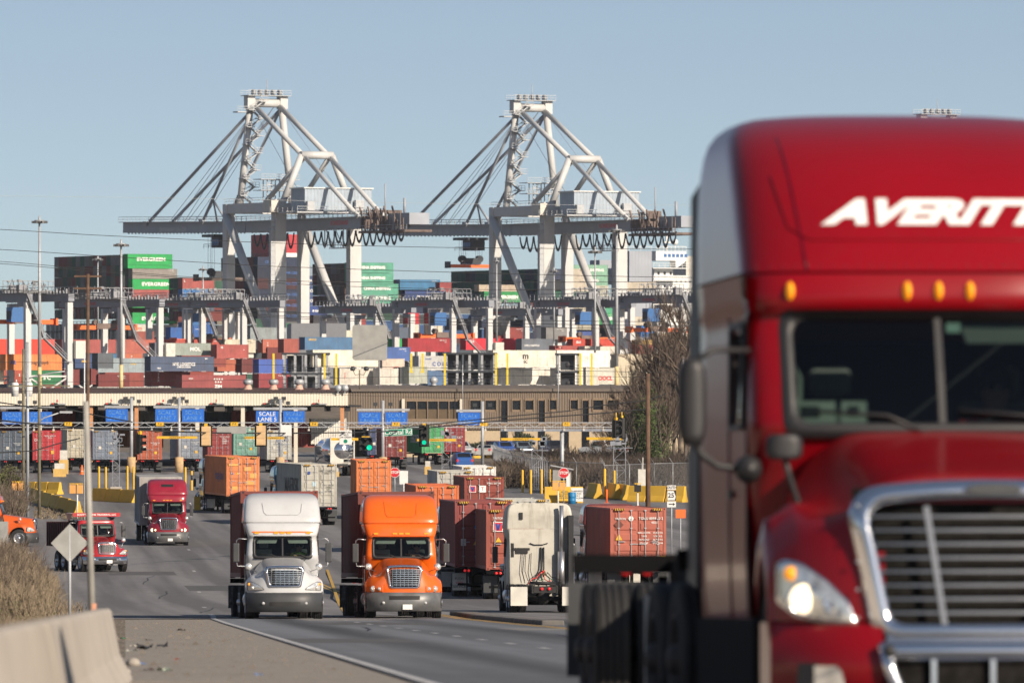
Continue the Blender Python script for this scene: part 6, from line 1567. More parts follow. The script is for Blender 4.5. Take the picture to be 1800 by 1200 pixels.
b.obj('lashing_bridge', [M('off_white'), M('hull_dark')], sh1)
b = MB(); dfn = FOC/6.9
b.box(0, 9, 0, 12, 0, 22); fn_ = b.obj('funnel', [mat('funnel_red', (.42,.02,.03), rough=.5)], sh1)
fn_.parent = sh1; o_loc = Vector((gx(478, dfn), dfn, EYE+(725-467)*dfn/FOC-14)); 
fn_.location = (Matrix.Rotation(-TH, 3, 'Z') @ (o_loc-Vector(sh1.location)))
b = MB(); b.box(0, 9.03, -.03, 12, 13.6, 17.3); wb = b.obj('funnel_band', M('ship_white'), sh1); wb.location = fn_.location
# white superstructure of the right ship
sh2, zd2 = ship('white superstructured container ship behind the second crane at the right', 1090, 7.3, 60, 575, 32, 140)
def abs_box(name, m_, x0, x1, y0, y1, s, depth, parent, dd=0, mats=None):
    """block seen between two photo columns and rows; its face keeps the ship's direction"""
    d = FOC/s; k = d/FOC; w = (x1-x0)*k/CU; zt = EYE+(725-y0)*k-3; zb_ = EYE+(725-y1)*k-3
    p = Matrix.Rotation(-TH, 3, 'Z') @ (Vector((gx(x0, d), d, 0))-Vector((parent.location.x, parent.location.y, 0)))
    b = MB(); b.box(p.x, p.x+w, p.y, p.y+depth, zb_, zt); return b.obj(name, M(m_), parent), p, w, zb_, zt
o, p, w, zb_, zt = abs_box('engine_casing', 'crane_blue_grey', 1106, 1146, 441, 600, 7.25, 9, sh2)
b = MB(); corr(b, (p.x, p.y-.05, zb_+12), (1,0,0), (0,-1,0), zt-zb_-12, w, .9, .06); b.obj('casing_plating', M('crane_blue_grey'), o)
b = MB(); railing(b, (p.x, p.y, zt), (p.x+w, p.y, zt), r=.05); b.obj('railing', M('ship_white'), o)
o, p, w, zb_, zt = abs_box('superstructure', 'ship_white', 1150, 1183, 470, 600, 7.2, 14, sh2)
b = MB()
for k in range(4):
    z = zt-k*3.0-.1; b.box(p.x-1.5, p.x+w+8, p.y-2.2, p.y+.1, z-.2, z); railing(b, (p.x-1.5, p.y-2.2, z), (p.x+w+8, p.y-2.2, z), r=.06, step=1.6)
    if k: b.box(p.x-1.4, p.x-1.1, p.y-2.1, p.y-1.8, z-3, z)
b.obj('deck_balcony', M('ship_white'), o)
for k in range(4):
    for j in range(3):
        b = MB(); x_ = p.x+.9+j*1.7; z_ = zt-1.4-k*3; b.box(x_, x_+.6, p.y-.04, p.y+.1, z_-.4, z_+.35); b.obj('window', M('dark_steel'), o)
o, p, w, zb_, zt = abs_box('bridge', 'ship_white', 1153, 1207, 441, 458, 7.2, 6, sh2)
for j in range(6):
    b = MB(); x_ = p.x+2.2+j*1.15; b.box(x_, x_+.8, p.y-.04, p.y+.1, zt-1.5, zt-.7); b.obj('window', M('cabin_blue'), o)
b = MB(); b.add([(p.x+w-3,p.y,zb_-2),(p.x+w,p.y,zb_),(p.x+w,p.y+3,zb_),(p.x+w-3,p.y+3,zb_-2),(p.x+w-3,p.y,zb_),(p.x+w-3,p.y+3,zb_)], [(0,1,4),(2,3,5),(0,3,2,1),(0,4,5,3),(1,2,5,4)])
railing(b, (p.x, p.y, zt), (p.x+w, p.y, zt), r=.06, step=1.0); b.box(p.x+4, p.x+4.4, p.y+2, p.y+2.4, zt, zt+4.5); b.box(p.x+3, p.x+5.4, p.y+2, p.y+2.2, zt+2, zt+2.3); b.cyl((p.x+w-2, p.y+2, zt), (p.x+w-2, p.y+2, zt+1.6), .1); b.obj('mast', M('ship_white'), o)
b = MB(); b.lathe([(.001,-.8),(.55,-.6),(.8,0),(.55,.6),(.001,.8)], (p.x+w-2, p.y+2, zt+2.2), 'z', 14); b.obj('radar_dome', M('ship_white'), o)
o, p, w, zb_, zt = abs_box('accommodation_block', 'ship_white', 1181, 1225, 484, 600, 7.15, 12, sh2)
for k in range(2):
    for j in range(5):
        b = MB(); x_ = p.x+1+j*1.3; z_ = zt-1.4-k*2.8; b.box(x_, x_+.5, p.y-.04, p.y+.1, z_-.3, z_+.3); b.obj('window', M('dark_steel'), o)
o, p, w, zb_, zt = abs_box('funnel', 'off_white', 1206, 1240, 450, 490, 7.0, 8, sh2)
o, p, w, zb_, zt = abs_box('ventilator_house', 'crane_blue_grey', 1054, 1079, 457, 500, 7.2, 5, sh2)
# grey transit shed
d = FOC/8.6; b = MB(); k = d/FOC; b.box(0, (609-512)*k, 0, 20, 0, EYE+(725-568)*k-7.5); o = b.obj('transit_shed', mat('shed_grey', (.20,.21,.23), rough=.6, var=.08)); o.location = (gx(512, d), d, 7.5); o.rotation_euler = (0, 0, R(4)); tag(o, 'plain grey transit shed behind the long blue ribbed container', 'shed')
# dark ribbed cable reel on a quay
d = FOC/8.4; b = MB(); b.lathe([(.4,-.6),(5.6,-.5),(5.7,-.3),(5.0,0),(5.7,.3),(5.6,.5),(.4,.6)], (0,0,0), 'y', 28)
for k in range(28): a = 2*math.pi*k/28; b.beam((math.cos(a)*.6,-.7,math.sin(a)*.6), (math.cos(a)*5.5,-.62,math.sin(a)*5.5), .1)
o = b.obj('cable_reel', M('dark_steel')); z = EYE+(725-573)*d/FOC; o.location = (gx(878, d), d, z); o.rotation_euler = (0,0,TH); o.scale = (.3,.5,.36); tag(o, 'dark spoked cable reel between the second ship crane legs', 'cable reel')
# tall lamp masts
def mast(x, ytop, ybase, d, label, painted=None, rr=.22, head=1.0):
    t = thing('light_mast', label, 'light mast', (gx(x, d), d, 0), 0, 'tall lamp masts'); k = d/FOC
    zt = EYE+(725-ytop)*k; zb_ = EYE+(725-ybase)*k; t.location.z = zb_
    zp = EYE+(725-painted)*k-zb_ if painted else 0
    b = MB(); b.cyl((0,0,max(zp, 0)), (0,0,zt-zb_), rr*1.0, rr*.6, n=12); b.obj('pole', M('galv'), t)
    if painted: b = MB(); b.cyl((0,0,0), (0,0,zp), rr*1.25, rr*1.1, n=12); b.obj('painted_base', M('yellow_cream'), t)
    b = MB(); h = zt-zb_; b.lathe([(.9*head,-.1),(1.0*head,0),(.9*head,.1),(.8*head,0),(.9*head,-.1)], (0,0,h-.4), 'z', 16); b.cyl((0,0,h-.8), (0,0,h+.3), .3*head, .15*head)
    b.beam((-.9*head,0,h-.4),(.9*head,0,h-.4),.1); b.beam((0,-.9*head,h-.4),(0,.9*head,h-.4),.1); b.obj('lamp_ring', M('galv'), t)
    for j in range(6):
        a = j*math.pi/3; b = MB(); b.box(-.35*head,.35*head,-.2*head,.2*head,-.35*head,.1*head); l = b.obj('lamp', M('bumper_grey'), t); l.location = (1.15*head*math.cos(a), 1.15*head*math.sin(a), h-.5); l.rotation_euler = (0,0,a)
mat('yellow_cream', (.66,.52,.26), rough=.6, var=.1)
mast(69.5, 383, 690, 1280, 'tallest lamp mast at the far left, cream painted base', 645, .26, .75)
mast(213, 424, 690, 1300, 'lamp mast with bright yellow base in front of the left ship stack', 641, .24, .75)
mast(172, 451, 620, 1750, 'distant lamp mast against the big left container stack', None, .2, .7)
mast(357, 469, 600, 1800, 'distant lamp mast above the short blue emblem container', None, .2, .6)
mast(1084, 399, 690, 1250, 'thick lamp mast at the right with cream base', 644, .26, .75)
mast(1046, 437, 620, 1500, 'thin lamp mast just left of the thick right one', None, .2, .8)
mast(974, 472, 600, 1800, 'small distant lamp mast over the right dark stack', None, .2, .65)
mast(873, 455, 600, 1700, 'plain slim mast at the second crane waterside leg', None, .22, .5)
# ------------------------------------------------------------ gate complex
mat('fascia_cream', (.70,.65,.54), rough=.6, var=.06, scale=.4, dirt=.12, dirtcol=(.33,.2,.11), dscale=.5)
mat('roof_brown', (.085,.05,.04), rough=.8, var=.3, scale=.5)
mat('wall_brown', (.175,.135,.10), rough=.7, var=.08, scale=.3)
mat('wall_tan', (.50,.40,.27), rough=.7, var=.08)
mat('window_dark', (.012,.014,.018), rough=.12, var=.2)
mat('sign_blue', (.012,.14,.62), rough=.45, var=.08, scale=.8)
mat('sign_green', (.0,.22,.13), rough=.45, var=.04)
mat('sign_white', (.72,.72,.70), rough=.5, var=.05)
mat('sign_back', (.36,.36,.34), rough=.5, metal=.3, var=.12, scale=3, dirt=.3, dirtcol=(.55,.55,.52), dscale=2)
mat('sign_red', (.55,.02,.03), rough=.45, var=.04)
mat('sign_orange', (.85,.14,.02), rough=.45, var=.04)
mat('safety_yellow', (.72,.42,.02), rough=.6, var=.12, scale=1.5, dirt=.35, dirtcol=(.25,.17,.08), dscale=1.5)
mat('barrier_yellow', (.66,.40,.04), rough=.75, var=.15, scale=1, dirt=.35, dirtcol=(.25,.18,.1), dscale=1)
mat('wood_pole', (.12,.07,.045), rough=.9, var=.3, scale=3); mat('wood_grey', (.17,.15,.10), rough=.9, var=.3, scale=3)
mat('cable', (.02,.02,.02), rough=.7, var=.1); mat('signal_black', (.015,.015,.015), rough=.6, var=.2); mat('signal_back', (.62,.42,.22), rough=.6, var=.12, scale=4)
mat('signal_green', (.0,.55,.3), rough=.3, var=0, emit=1.0)
mat('barrel_blue', (.01,.17,.38), rough=.5, var=.1); mat('orange_cone', (.85,.16,.02), rough=.6, var=.05); mat('signal_tan', (.72,.36,.10), rough=.6, var=.08)
KG = FOC/960
dC = 960; kC = dC/FOC
zf0, zf1 = EYE+(725-712.5)*kC, EYE+(725-690)*kC
cz = gz(dC)
t = thing('gate_canopy', 'long cream gate canopy with brown roof spanning the truck scale lanes', 'canopy', (0, dC, 0))
XL, XR = gx(-60, dC), gx(612, dC)
b = MB(); corr(b, (XL, 0, zf0), (1,0,0), (0,-1,0), zf1-zf0, XR-XL, .3, .018); b.box(XL, XR, .1, .3, zf0, zf1-.01); b.obj('fascia', M('fascia_cream'), t)
b = MB(); b.add([(XL, -.15, zf1+.02), (XR, -.15, zf1+.02), (XR, 12, zf1+.55), (XL, 12, zf1+.55), (XR, 24, zf1+.02), (XL, 24, zf1+.02)], [(0,1,2,3), (3,2,4,5)])
for i in range(int((XR-XL)/.5)): x = XL+i*.5; b.beam((x, -.15, zf1+.04), (x, 12, zf1+.57), .04)
b.obj('roof', M('roof_brown'), t)
b = MB(); b.box(XL, XR, .4, 85, zf0-.1, zf0+.1);  # ceiling slab lengthened beyond the roof, unseen, to shade the boxes behind
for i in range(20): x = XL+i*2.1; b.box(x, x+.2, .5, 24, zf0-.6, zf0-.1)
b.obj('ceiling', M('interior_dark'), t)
for x, m_ in ((427, 'fascia_cream'), (601.5, 'mat_col'), (240, 'mat_col'), (160, 'mat_col'), (520, 'fascia_cream'), (347, 'fascia_cream'), (70, 'fascia_cream')):
    mm = M('fascia_cream') if m_ != 'mat_col' else mat('column_orange', (.55,.26,.12), rough=.7, var=.1)
    b = MB(); b.box(-.2, .2, -.2, .2, cz, zf0); o = b.obj('column', mm, t); o.location = (gx(x, dC+.6), .6, 0)
for i, x in enumerate((101, 196, 287, 380, 473, 560)):
    letter(t, str(6-i), .42, 'letter_red', (gx(x, dC), -.03, zf0+.5), bold=.02)
    b = MB(); b.box(-.3, .3, -.25, 0, 0, .16); b.box(-.28, -.1, -.28, -.25, .02, .14, 1); o = b.obj('lane_signal', [M('frame_black'), M('red_lens')], t); o.location = (gx(x-5, dC), 0, zf0+.12)
    b = MB(); b.box(-.4, .4, -.3, 0, 0, .14); o = b.obj('lamp', M('galv'), t); o.location = (gx(x+8, dC), 0, zf0+.1)
for x in (221, 233, 307, 321, 485, 499):
    b = MB(); b.box(-.24, .24, -.15, .15, -.18, .18); b.cyl((0,0,-.6), (0,0,-.18), .04); o = b.obj('floodlight', M('grey_plastic'), t); o.location = (gx(x, dC), -.5, zf0+.75)
b = MB(); b.box(XL, XR, .9, 1.0, cz+2.6, cz+2.75); 
for i, (x, lab) in enumerate([(436, 'leftmost'), (481, 'second'), (526, 'third'), (572, 'rightmost')]):
    v = thing('roof_ventilator', f'{lab} mushroom roof ventilator with pinkish base on the canopy roof', 'ventilator', (gx(x, dC+8), dC+8, zf1+.35), 0, 'canopy roof ventilators')
    b = MB(); b.lathe([(.55,0),(.42,.1),(.28,.55)], (0,0,0), 'z', 14); b.obj('base', mat('vent_base', (.6,.38,.3), rough=.7), v)
    b = MB(); b.lathe([(.28,.5),(.5,.6),(.52,.95),(.3,1.1),(.001,1.12)], (0,0,0), 'z', 14); b.obj('cowl', M('galv'), v)
for i, x in enumerate((594.5, 606.5)):
    b = MB(); b.lathe([(.001,-.2),(.34,-.18),(.38,.05),(.2,.3),(.001,.3)], (0,0,0), 'y', 16); b.box(-.05,.05,-.05,.05,-.6,0); o = b.obj('roof_lamp', M('galv')); o.location = (gx(x, dC), dC-.3, EYE+(725-682)*kC); tag(o, f'round floodlight pair on the canopy right end, {"left" if i == 0 else "right"} one', 'floodlight')
# brown office building
dB = 1080; kB = dB/FOC; zB = lambda y: EYE+(725-y)*kB; X0, X1 = gx(612, dB), gx(1235, dB)
t = thing('office_building', 'brown ribbed two-storey port office with a strip of dark windows', 'building', (0, dB, 0))
WIN = [(826,845.5,701.5,722),(852.5,873,701.5,722),(900,915.8,701.5,722),(922.8,938.5,701.5,722),(965.6,979.2,701,721.5),(1002.5,1016.5,701,721),(1042,1061.3,701,722),(1068,1088,701,722),(1110,1126,701,722),(1150,1166,701,722)]
TALL = [(880,893,701.5,745.5),(946,958.5,701.5,745.5),(1023.3,1035.7,701.5,745),(1132,1144,701.5,745)]
BIG = (714, 808, 703, 738)
b = MB(); zroof = zB(688)
cols_ = sorted(set([612, 1235] + [v for w in WIN+TALL+[BIG] for v in w[:2]]))
holes = WIN+TALL+[BIG]
for xa, xb in zip(cols_, cols_[1:]):
    hs = [h for h in holes if h[0] <= xa and h[1] >= xb]; segs = []
    if hs:
        h = hs[0]; segs = [(zB(h[2]), zroof), (zB(754), zB(h[3]))]
    else: segs = [(zB(754), zroof)]
    for za, zb_ in segs: corr(b, (gx(xa, dB), 0, za), (1,0,0), (0,-1,0), zb_-za, (xb-xa)*kB, .3, .04)
b.box(X0+.05, X1, 8, 20, gz(dB), zroof); b.box(X0, X0+.3, .05, 20, gz(dB), zroof)
b.obj('wall', M('wall_brown'), t)
b = MB(); b.box(X0-.2, X1, -.25, 20, zroof, zB(683)); b.add([(X0-.2,-.25,zB(683)),(X1,-.25,zB(683)),(X1,3,zB(676.5)),(X0-.2,3,zB(676.5))], [(0,1,2,3)]); b.box(X0-.2, X1, 3, 20, zroof, zB(676.6)); b.obj('roof', mat('roof_grey_brown', (.15,.125,.105), rough=.7, var=.1), t)
for (xa, xb, ya, yb_) in holes:
    w = bpy.data.objects.new('window', None); COL.objects.link(w); w.parent = t; a, c = gx(xa, dB), gx(xb, dB)
    b = MB(); b.add([(a,.22,zB(yb_)),(c,.22,zB(yb_)),(c,.22,zB(ya)),(a,.22,zB(ya))], [(0,1,2,3)]); b.obj('pane', M('window_dark'), w)
    b = MB()
    for q in ((a,zB(yb_),a,zB(ya)),(c,zB(yb_),c,zB(ya)),(a,zB(yb_),c,zB(yb_)),(a,zB(ya),c,zB(ya))): b.beam((q[0],.05,q[1]),(q[2],.05,q[3]),.09,.3)
    n = 5 if (xa, xb) == BIG[:2] else 1
    for j in range(1, n+1):
        if n > 1 and j <= 4: x = a+(c-a)*j/5; b.beam((x,.1,zB(yb_)),(x,.1,zB(ya)),.1,.2)
    b.obj('frame', mat('frame_tan', (.25,.18,.12), rough=.7), w)
    if n > 1:
        b = MB(); b.box(a, c, .16, .2, zB(yb_), zB(719)); b.obj('lower_panel', mat('panel_brown', (.12,.085,.05), rough=.5), w)
for x, y in ((709, 701), (811, 701)):
    b = MB(); b.box(gx(x, dB)-.18, gx(x, dB)+.18, -.35, .1, zB(739), zB(y)); b.obj('pilaster', M('fascia_cream'), t)
b = MB(); b.box(gx(690, dB), X1, .3, .6, gz(dB)-1, zB(754)); b.obj('ground_floor_wall', M('wall_tan'), t)
for xa, xb in ((880,893),(946,958),(1023,1036),(905,915),(985,1000)):
    b = MB(); b.box(gx(xa, dB), gx(xb, dB), .24, .3, gz(dB), zB(756)); b.obj('door', M('window_dark'), t)
o = thing('roof_pot', 'round silver vent on the office roof left of the blue ribbed container', 'ventilator', (gx(762, dB), dB+2, zB(677)))
b = MB(); b.lathe([(.35,0),(.3,.3),(.5,.4),(.45,.8),(.2,1.0),(.001,1.05)], (0,0,0), 'z', 14); b.obj('cowl', M('galv'), o)
o = thing('twin_lamp', 'twin headed lamp on a short pole above the office roof corner', 'street lamp', (gx(632, dB-5), dB-5, zB(680)))
b = MB(); b.cyl((0,0,-.3), (0,0,2.0), .07); b.tube([(0,0,1.5),(.5,0,1.4),(.75,0,1.9)], .04, 6); b.tube([(0,0,1.5),(-.5,0,1.4),(-.75,0,1.9)], .04, 6); b.obj('pole', M('wood_grey'), o)
for s in (-1, 1): b = MB(); b.lathe([(.001,.3),(.25,.2),(.32,-.1),(.2,-.25),(.001,-.25)], (s*.8,0,2.15), 'z', 12); b.obj('lamp_head', M('grey_plastic'), o)
for i, x in enumerate((813, 981.5)):
    b = MB(); b.cyl((0,0,0), (0,0,5.6), .05, n=6); o = b.obj('antenna', M('galv')); o.location = (gx(x, dB-1), dB-1, zB(724)); tag(o, ['thin whip antenna rising beside the wide office window','thin whip antenna rising between two office windows'][i], 'antenna')
# blank blue-sign gantries on T posts
def tpost(xc, ybar, xl, xr, ybase, signs, lab, d=905, base=True):
    k = d/FOC; t = thing('sign_post', lab, 'sign post', (gx(xc, d), d, gz(d)), 0, 'lane sign posts'); z = lambda y: EYE+(725-y)*k-gz(d)
    b = MB(); b.cyl((0,0,0), (0,0,z(ybar)+.9), .17, n=12); b.obj('pole', M('galv'), t)
    b = MB(); b.box((xl-xc)*k, (xr-xc)*k, -.12, .12, z(ybar+2.5), z(ybar-1.5)); b.obj('cross_arm', M('galv'), t)
    for s in (-1, 1): b = MB(); b.box(s*.75-.2, s*.75+.2, -.3, .1, z(ybar)+.35, z(ybar)+.7); b.beam((s*.75,0,z(ybar)),(s*.75,0,z(ybar)+.35),.06); b.obj('floodlight', M('grey_plastic'), t)
    if base: b = MB(); b.cyl((0,0,-.1), (0,0,z(ybase-29)), .42, n=18); b.obj('concrete_base', mat('base_tan', (.55,.38,.2), rough=.8, var=.12, dirt=.4), t)
    for xa, xb, ya, yb_, txt in signs:
        s = thing('lane_sign', 'faded blue sign reading ' + txt.replace('\n', ' ') + (' in crisp white' if '5' in txt else ' in worn ghosted letters'), 'sign', (gx((xa+xb)/2, d), d-.3, EYE+(725-(ya+yb_)/2)*k), 0, 'blue scale lane signs')
        w, h = (xb-xa)*k, (yb_-ya)*k; b = MB(); b.box(-w/2, w/2, -.03, .03, -h/2, h/2); b.obj('panel', M('sign_blue'), s, bevel=.01)
        b = MB()
        for z_ in (-h/2+.05, h/2-.05): b.box(-w/2+.05, w/2-.05, -.036, -.031, z_-.02, z_+.02)
        for x_ in (-w/2+.05, w/2-.05): b.box(x_-.02, x_+.02, -.036, -.031, -h/2+.07, h/2-.07)
        b.obj('border', M('letter_faded') , s)
        m_ = 'sign_white' if '5' in txt else 'sign_ghost'
        letter(s, txt, .56, m_, (0, -.04, 0), bold=.012, sx=1.05, line=.95)
mat('sign_ghost', (.10,.25,.55), rough=.5, var=.5, scale=5)
tpost(48, 716, 0, 96, 845, [(4,42,723.5,745,'SCALE\nLANE 10'),(45,92,723.5,745,'SCALE\nLANE 9')], 'sign post at far left carrying two blue panels', 905, False)
tpost(231, 714.5, 184, 232, 832, [(186,225,718.5,741,'SCALE\nLANE 8')], 'T-shaped sign post with one blue panel on its left arm')
tpost(315, 714.5, 270, 361, 832, [(273,312.5,718.5,741.5,'SCALE\nLANE 7'),(320,359,718.5,741.5,'SCALE\nLANE 6')], 'T-shaped sign post carrying the panels for lanes 7 and 6')
tpost(493, 717.5, 446, 540, 832, [(450,490,722,742.5,'SCALE\nLANE 5'),(497.5,536,722,742.5,'SCALE\nLANE 4')], 'T-shaped sign post carrying the panels for lanes 5 and 4')
tpost(673, 719.5, 627, 720, 832, [(630,670,724,745.5,'SCALE\nLANE 3'),(677,716,724,745.5,'SCALE\nLANE 2')], 'T-shaped sign post carrying the panels for lanes 3 and 2')
tpost(848, 721, 802, 850, 812, [(805,844.5,724.5,747,'SCALE\nLANE 1')], 'T-shaped sign post with one peeling blue panel at the right', 905, False)
# camera gantry truss with clearance bars
dT = 800; kT = dT/FOC; zT = lambda y: EYE+(725-y)*kT
t = thing('camera_gantry', 'long horizontal lattice truss carrying cameras above the gate lanes', 'gantry', (0, dT, 0))
b = MB(); xa, xb = gx(-40, dT), gx(1084, dT)
for dy in (0, .7):
    for y_ in (742.5, 750.5): b.beam((xa,dy,zT(y_)),(xb,dy,zT(y_)),.07)
n = int((xb-xa)/.7)
for i in range(n):
    x = xa+i*.7; b.beam((x,0,zT(742.5 if i % 2 else 750.5)),(x+.7,0,zT(750.5 if i % 2 else 742.5)),.04); b.beam((x,0,zT(742.5)),(x,.7,zT(742.5)),.04)
b.obj('truss', M('galv'), t)
b = MB(); b.box(gx(880,dT), gx(1084,dT), -.1, .25, zT(758), zT(753.5)); b.obj('beam', M('alloy'), t)
for x in (988,):
    b = MB(); b.cyl((gx(x,dT),.1,gz(dT)-.2),(gx(x,dT),.1,zT(754)),.18,n=12); b.obj('post', M('galv'), t)
for x, y in ((412,745),(552,745),(696,745),(850,745),(996,745),(281,745),(120,745)):
    b = MB(); b.box(-.33,.33,-.06,.02,-.17,.17); o = b.obj('number_plate', M('safety_yellow'), t); o.location = (gx(x,dT),-.1,zT(y)); letter(o, 'P-%d' % (abs(x-996)//130+1), .26, 'letter_black', (0,-.07,0), bold=.01)
for k in range(30):
    x = 60+k*34.5; b = MB(); b.box(-.08,.08,-.3,0,-.1,.06); b.cyl((0,-.1,.05),(0,-.1,.3),.03); o = b.obj('camera', M('off_white'), t); o.location = (gx(x,dT),-.1,zT(755))
for i, (x0, x1, y) in enumerate([(276,347,768.5),(430,450,769),(470,500,769.5),(582,630,771.5),(733,802,773),(881,950,771.5),(1031,1099,770.5)]):
    xc = (x0+x1)/2; w = (x1-x0)*kT; o = thing('clearance_bar', ['leftmost','second','short third','fourth','fifth','sixth','rightmost'][i] + ' yellow clearance bar hanging under the camera truss', 'height bar', (gx(xc,dT), dT-.5, zT(y)), 0, 'yellow clearance bars')
    b = MB(); b.box(-w/2,w/2,-.04,.04,-.11,.11); b.obj('bar', M('safety_yellow'), o); letter(o, 'CLEARANCE 15 FT', .17, 'letter_black', (0,-.05,0), bold=.008)
    b = MB()
    for s in (-1,1): b.cyl((s*w*.35,0,.1),(s*w*.35,.3,zT(750)-zT(y)),.015,n=4)
    b.obj('chain', M('galv'), o)
def ltower(x, ytop, ybase, wpx, lab, d=None):
    p = G(x, ybase); d = p.y; k = d/FOC; t = thing('lattice_tower', lab, 'lattice tower', (p.x, d, p.z), 0, 'slim lattice towers'); h = (ybase-ytop)*k; w = wpx*k/2
    b = MB()
    for a, c in ((-w,-w),(w,-w),(w,w),(-w,w)): b.beam((a,c,0),(a,c,h),.045)
    n = int(h/(w*1.6))
    for i in range(n):
        za, zb_ = h*i/n, h*(i+1)/n; s = 1 if i % 2 else -1
        b.beam((-s*w,-w,za),(s*w,-w,zb_),.03); b.beam((w,-s*w,za),(w,s*w,zb_),.03); b.beam((-w,-s*w,za),(-w,s*w,zb_),.03); b.beam((-w,-w,za),(w,-w,za),.03)
    b.obj('lattice', M('alloy'), t)
    b = MB(); ra = random.Random(int(x))
    for i in range(9): xx, zz = ra.uniform(-w*1.6,w*1.2), h*ra.uniform(.86,1.02); b.box(xx,xx+ra.uniform(.15,.5),-w-.2,-w+.1,zz,zz+ra.uniform(.1,.45))
    b.beam((-w*2.2,0,h*.82),(w*2.2,0,h*.82),.06); b.obj('camera_cluster', M('alloy'), t)
    b = MB(); b.box(-w*1.6,w*1.6,-w*1.6,w*1.6,-.2,.25); b.obj('base', M('concrete'), t)
ltower(204, 765, 860, 12, 'slim lattice tower with cameras between the left bollards')
ltower(605, 789, 836, 15, 'short lattice tower left of the traffic signals')
ltower(944, 775, 866, 18, 'slim lattice tower right of the guard shack bollards')
ltower(1089, 770, 864, 21, 'wide lattice tower near the right wooden pole')
ltower(785, 762, 836, 16, 'lattice tower in front of the maroon container by the office')
ltower(497, 768, 838, 15, 'lattice tower in front of the pale grey gate container')
# --- gate lane boxes on trailers
GATE = [(22, 900, (.10,.13,.17), (.3,.3,.3), 'dark blue grey container at the far left gate lane', -6, None), (79, 900, (.46,.035,.045), None, 'bright red container with yellow placard in the left gate lane', 1, 'D'),
 (139, 925, (.50,.46,.36), None, 'cream container with dark side right of the bright red one', 6, None), (184.5, 905, (.16,.20,.26), None, 'blue grey container rear behind the left lattice tower', 6, None),
 (263, 905, (.42,.10,.05), None, 'orange red container rear behind a camera truss post', 6, None), (334.5, 915, (.22,.26,.32), None, 'slate blue container rear left of the turning orange one', 6, None),
 (386, 930, (.26,.04,.04), None, 'maroon container rear under the blank grey sign', 5, 'L'), (431, 955, (.17,.36,.29), None, 'pale teal container rear in a middle gate lane', 4, None),
 (491, 905, (.45,.45,.41), None, 'pale grey container rear with rods above the white truck', 5, None), (666, 960, (.05,.07,.16), None, 'navy container behind the traffic signal cluster', 3, None),
 (694, 935, (.20,.035,.035), None, 'maroon ribbed container beside the green street name sign', 4, None), (761, 985, (.05,.33,.12), None, 'green container with dark lettered side near the office', 10, None), (798, 1000, (.26,.035,.045), None, 'maroon container rear right of the green one', 3, None)]
for px, d, rgb, _, lab, yw, tx in GATE:
    rz = R(-90+yw); cx_, cy_ = local(gx(px, d), d, R(yw), 0, 6.1)
    ch = chassis_trailer('container chassis under the ' + ' '.join(lab.split()[:5]) + ' at the gate', (0,0,0), 0, group='container chassis standing at the gate'); put(ch, cx_, cy_, rz, 'x')
    bx = container(lab, rgb, (0,0,0), 0, 12.19, 2.9); put(bx, cx_, cy_, rz, 'x', 1.285); hazard_marks(bx, 12.19, 2.9)
    if tx == 'D': face(bx, 'D11', .35, 'letter_white', -.75, 2.0); face(bx, 'GESU 6954 9\n45G1', .2, 'letter_white', .5, 2.3); placard(bx, .75, .8, .3, .36, 'amber_flat')
    elif tx == 'L': face(bx, 'TCLU 4561\n45G1\n30480\n3700', .22, 'letter_white', .5, 1.8)
    else: face(bx, 'MAX GROSS\nTARE', .16, 'letter_white', .55, 1.6); placard(bx, -.5, 1.2, .28, .3, 'off_white'); placard(bx, .6, .7, .25, .25, 'amber_flat')
    if 'green container' in lab: side(bx, 'EVERGREEN', 1.2, 'letter_white', 1.5, 1.5, -1, sx=.9, bold=.03)
# tank container trailer
tk = thing('tank_trailer', 'silver tank trailer with cream end panel and diamond placard at the gate', 'tank trailer', G(588, 836), R(-76))
b = MB(); b.lathe([(.001,-3.6),(.8,-3.5),(1.15,-3.1),(1.18,0),(1.15,3.1),(.8,3.5),(.001,3.6)], (0,0,2.5), 'x', 28); b.obj('tank', M('chrome'), tk)
b = MB()
for x in (-3.4, 3.3):
    for y in (-1.2, 1.1): b.box(x,x+.12,y,y+.12,1.2,3.7)
    b.box(x,x+.12,-1.2,1.2,1.15,1.3); b.box(x,x+.12,-1.2,1.2,3.6,3.72); b.beam((x,-1.2,1.2),(x,1.2,3.6),.1)
b.box(3.3,3.45,-1.2,.1,1.3,3.6)
for y in (-1.2, 1.1): b.box(-3.4,3.4,y,y+.1,1.17,1.28)
for k in range(7): b.box(3.38,3.5,.05,1.0,1.3+k*.33,1.34+k*.33)
b.obj('frame', M('off_white'), tk)
b = MB(); b.box(-3.6,3.6,-.5,.5,.95,1.2); b.obj('chassis', M('frame_black'), tk)
b = MB(); b.prism([(0,-.25),(.25,0),(0,.25),(-.25,0)], (3.46,-.5,2.9), (0,1,0),(0,0,1),(.01,0,0)); b.obj('placard', M('letter_red'), tk)
for x in (1.2, 2.5):
    for s in (-1,1): w = wheel(tk, x, s*1.05, s, True); w.rotation_euler = (0,0,R(90))
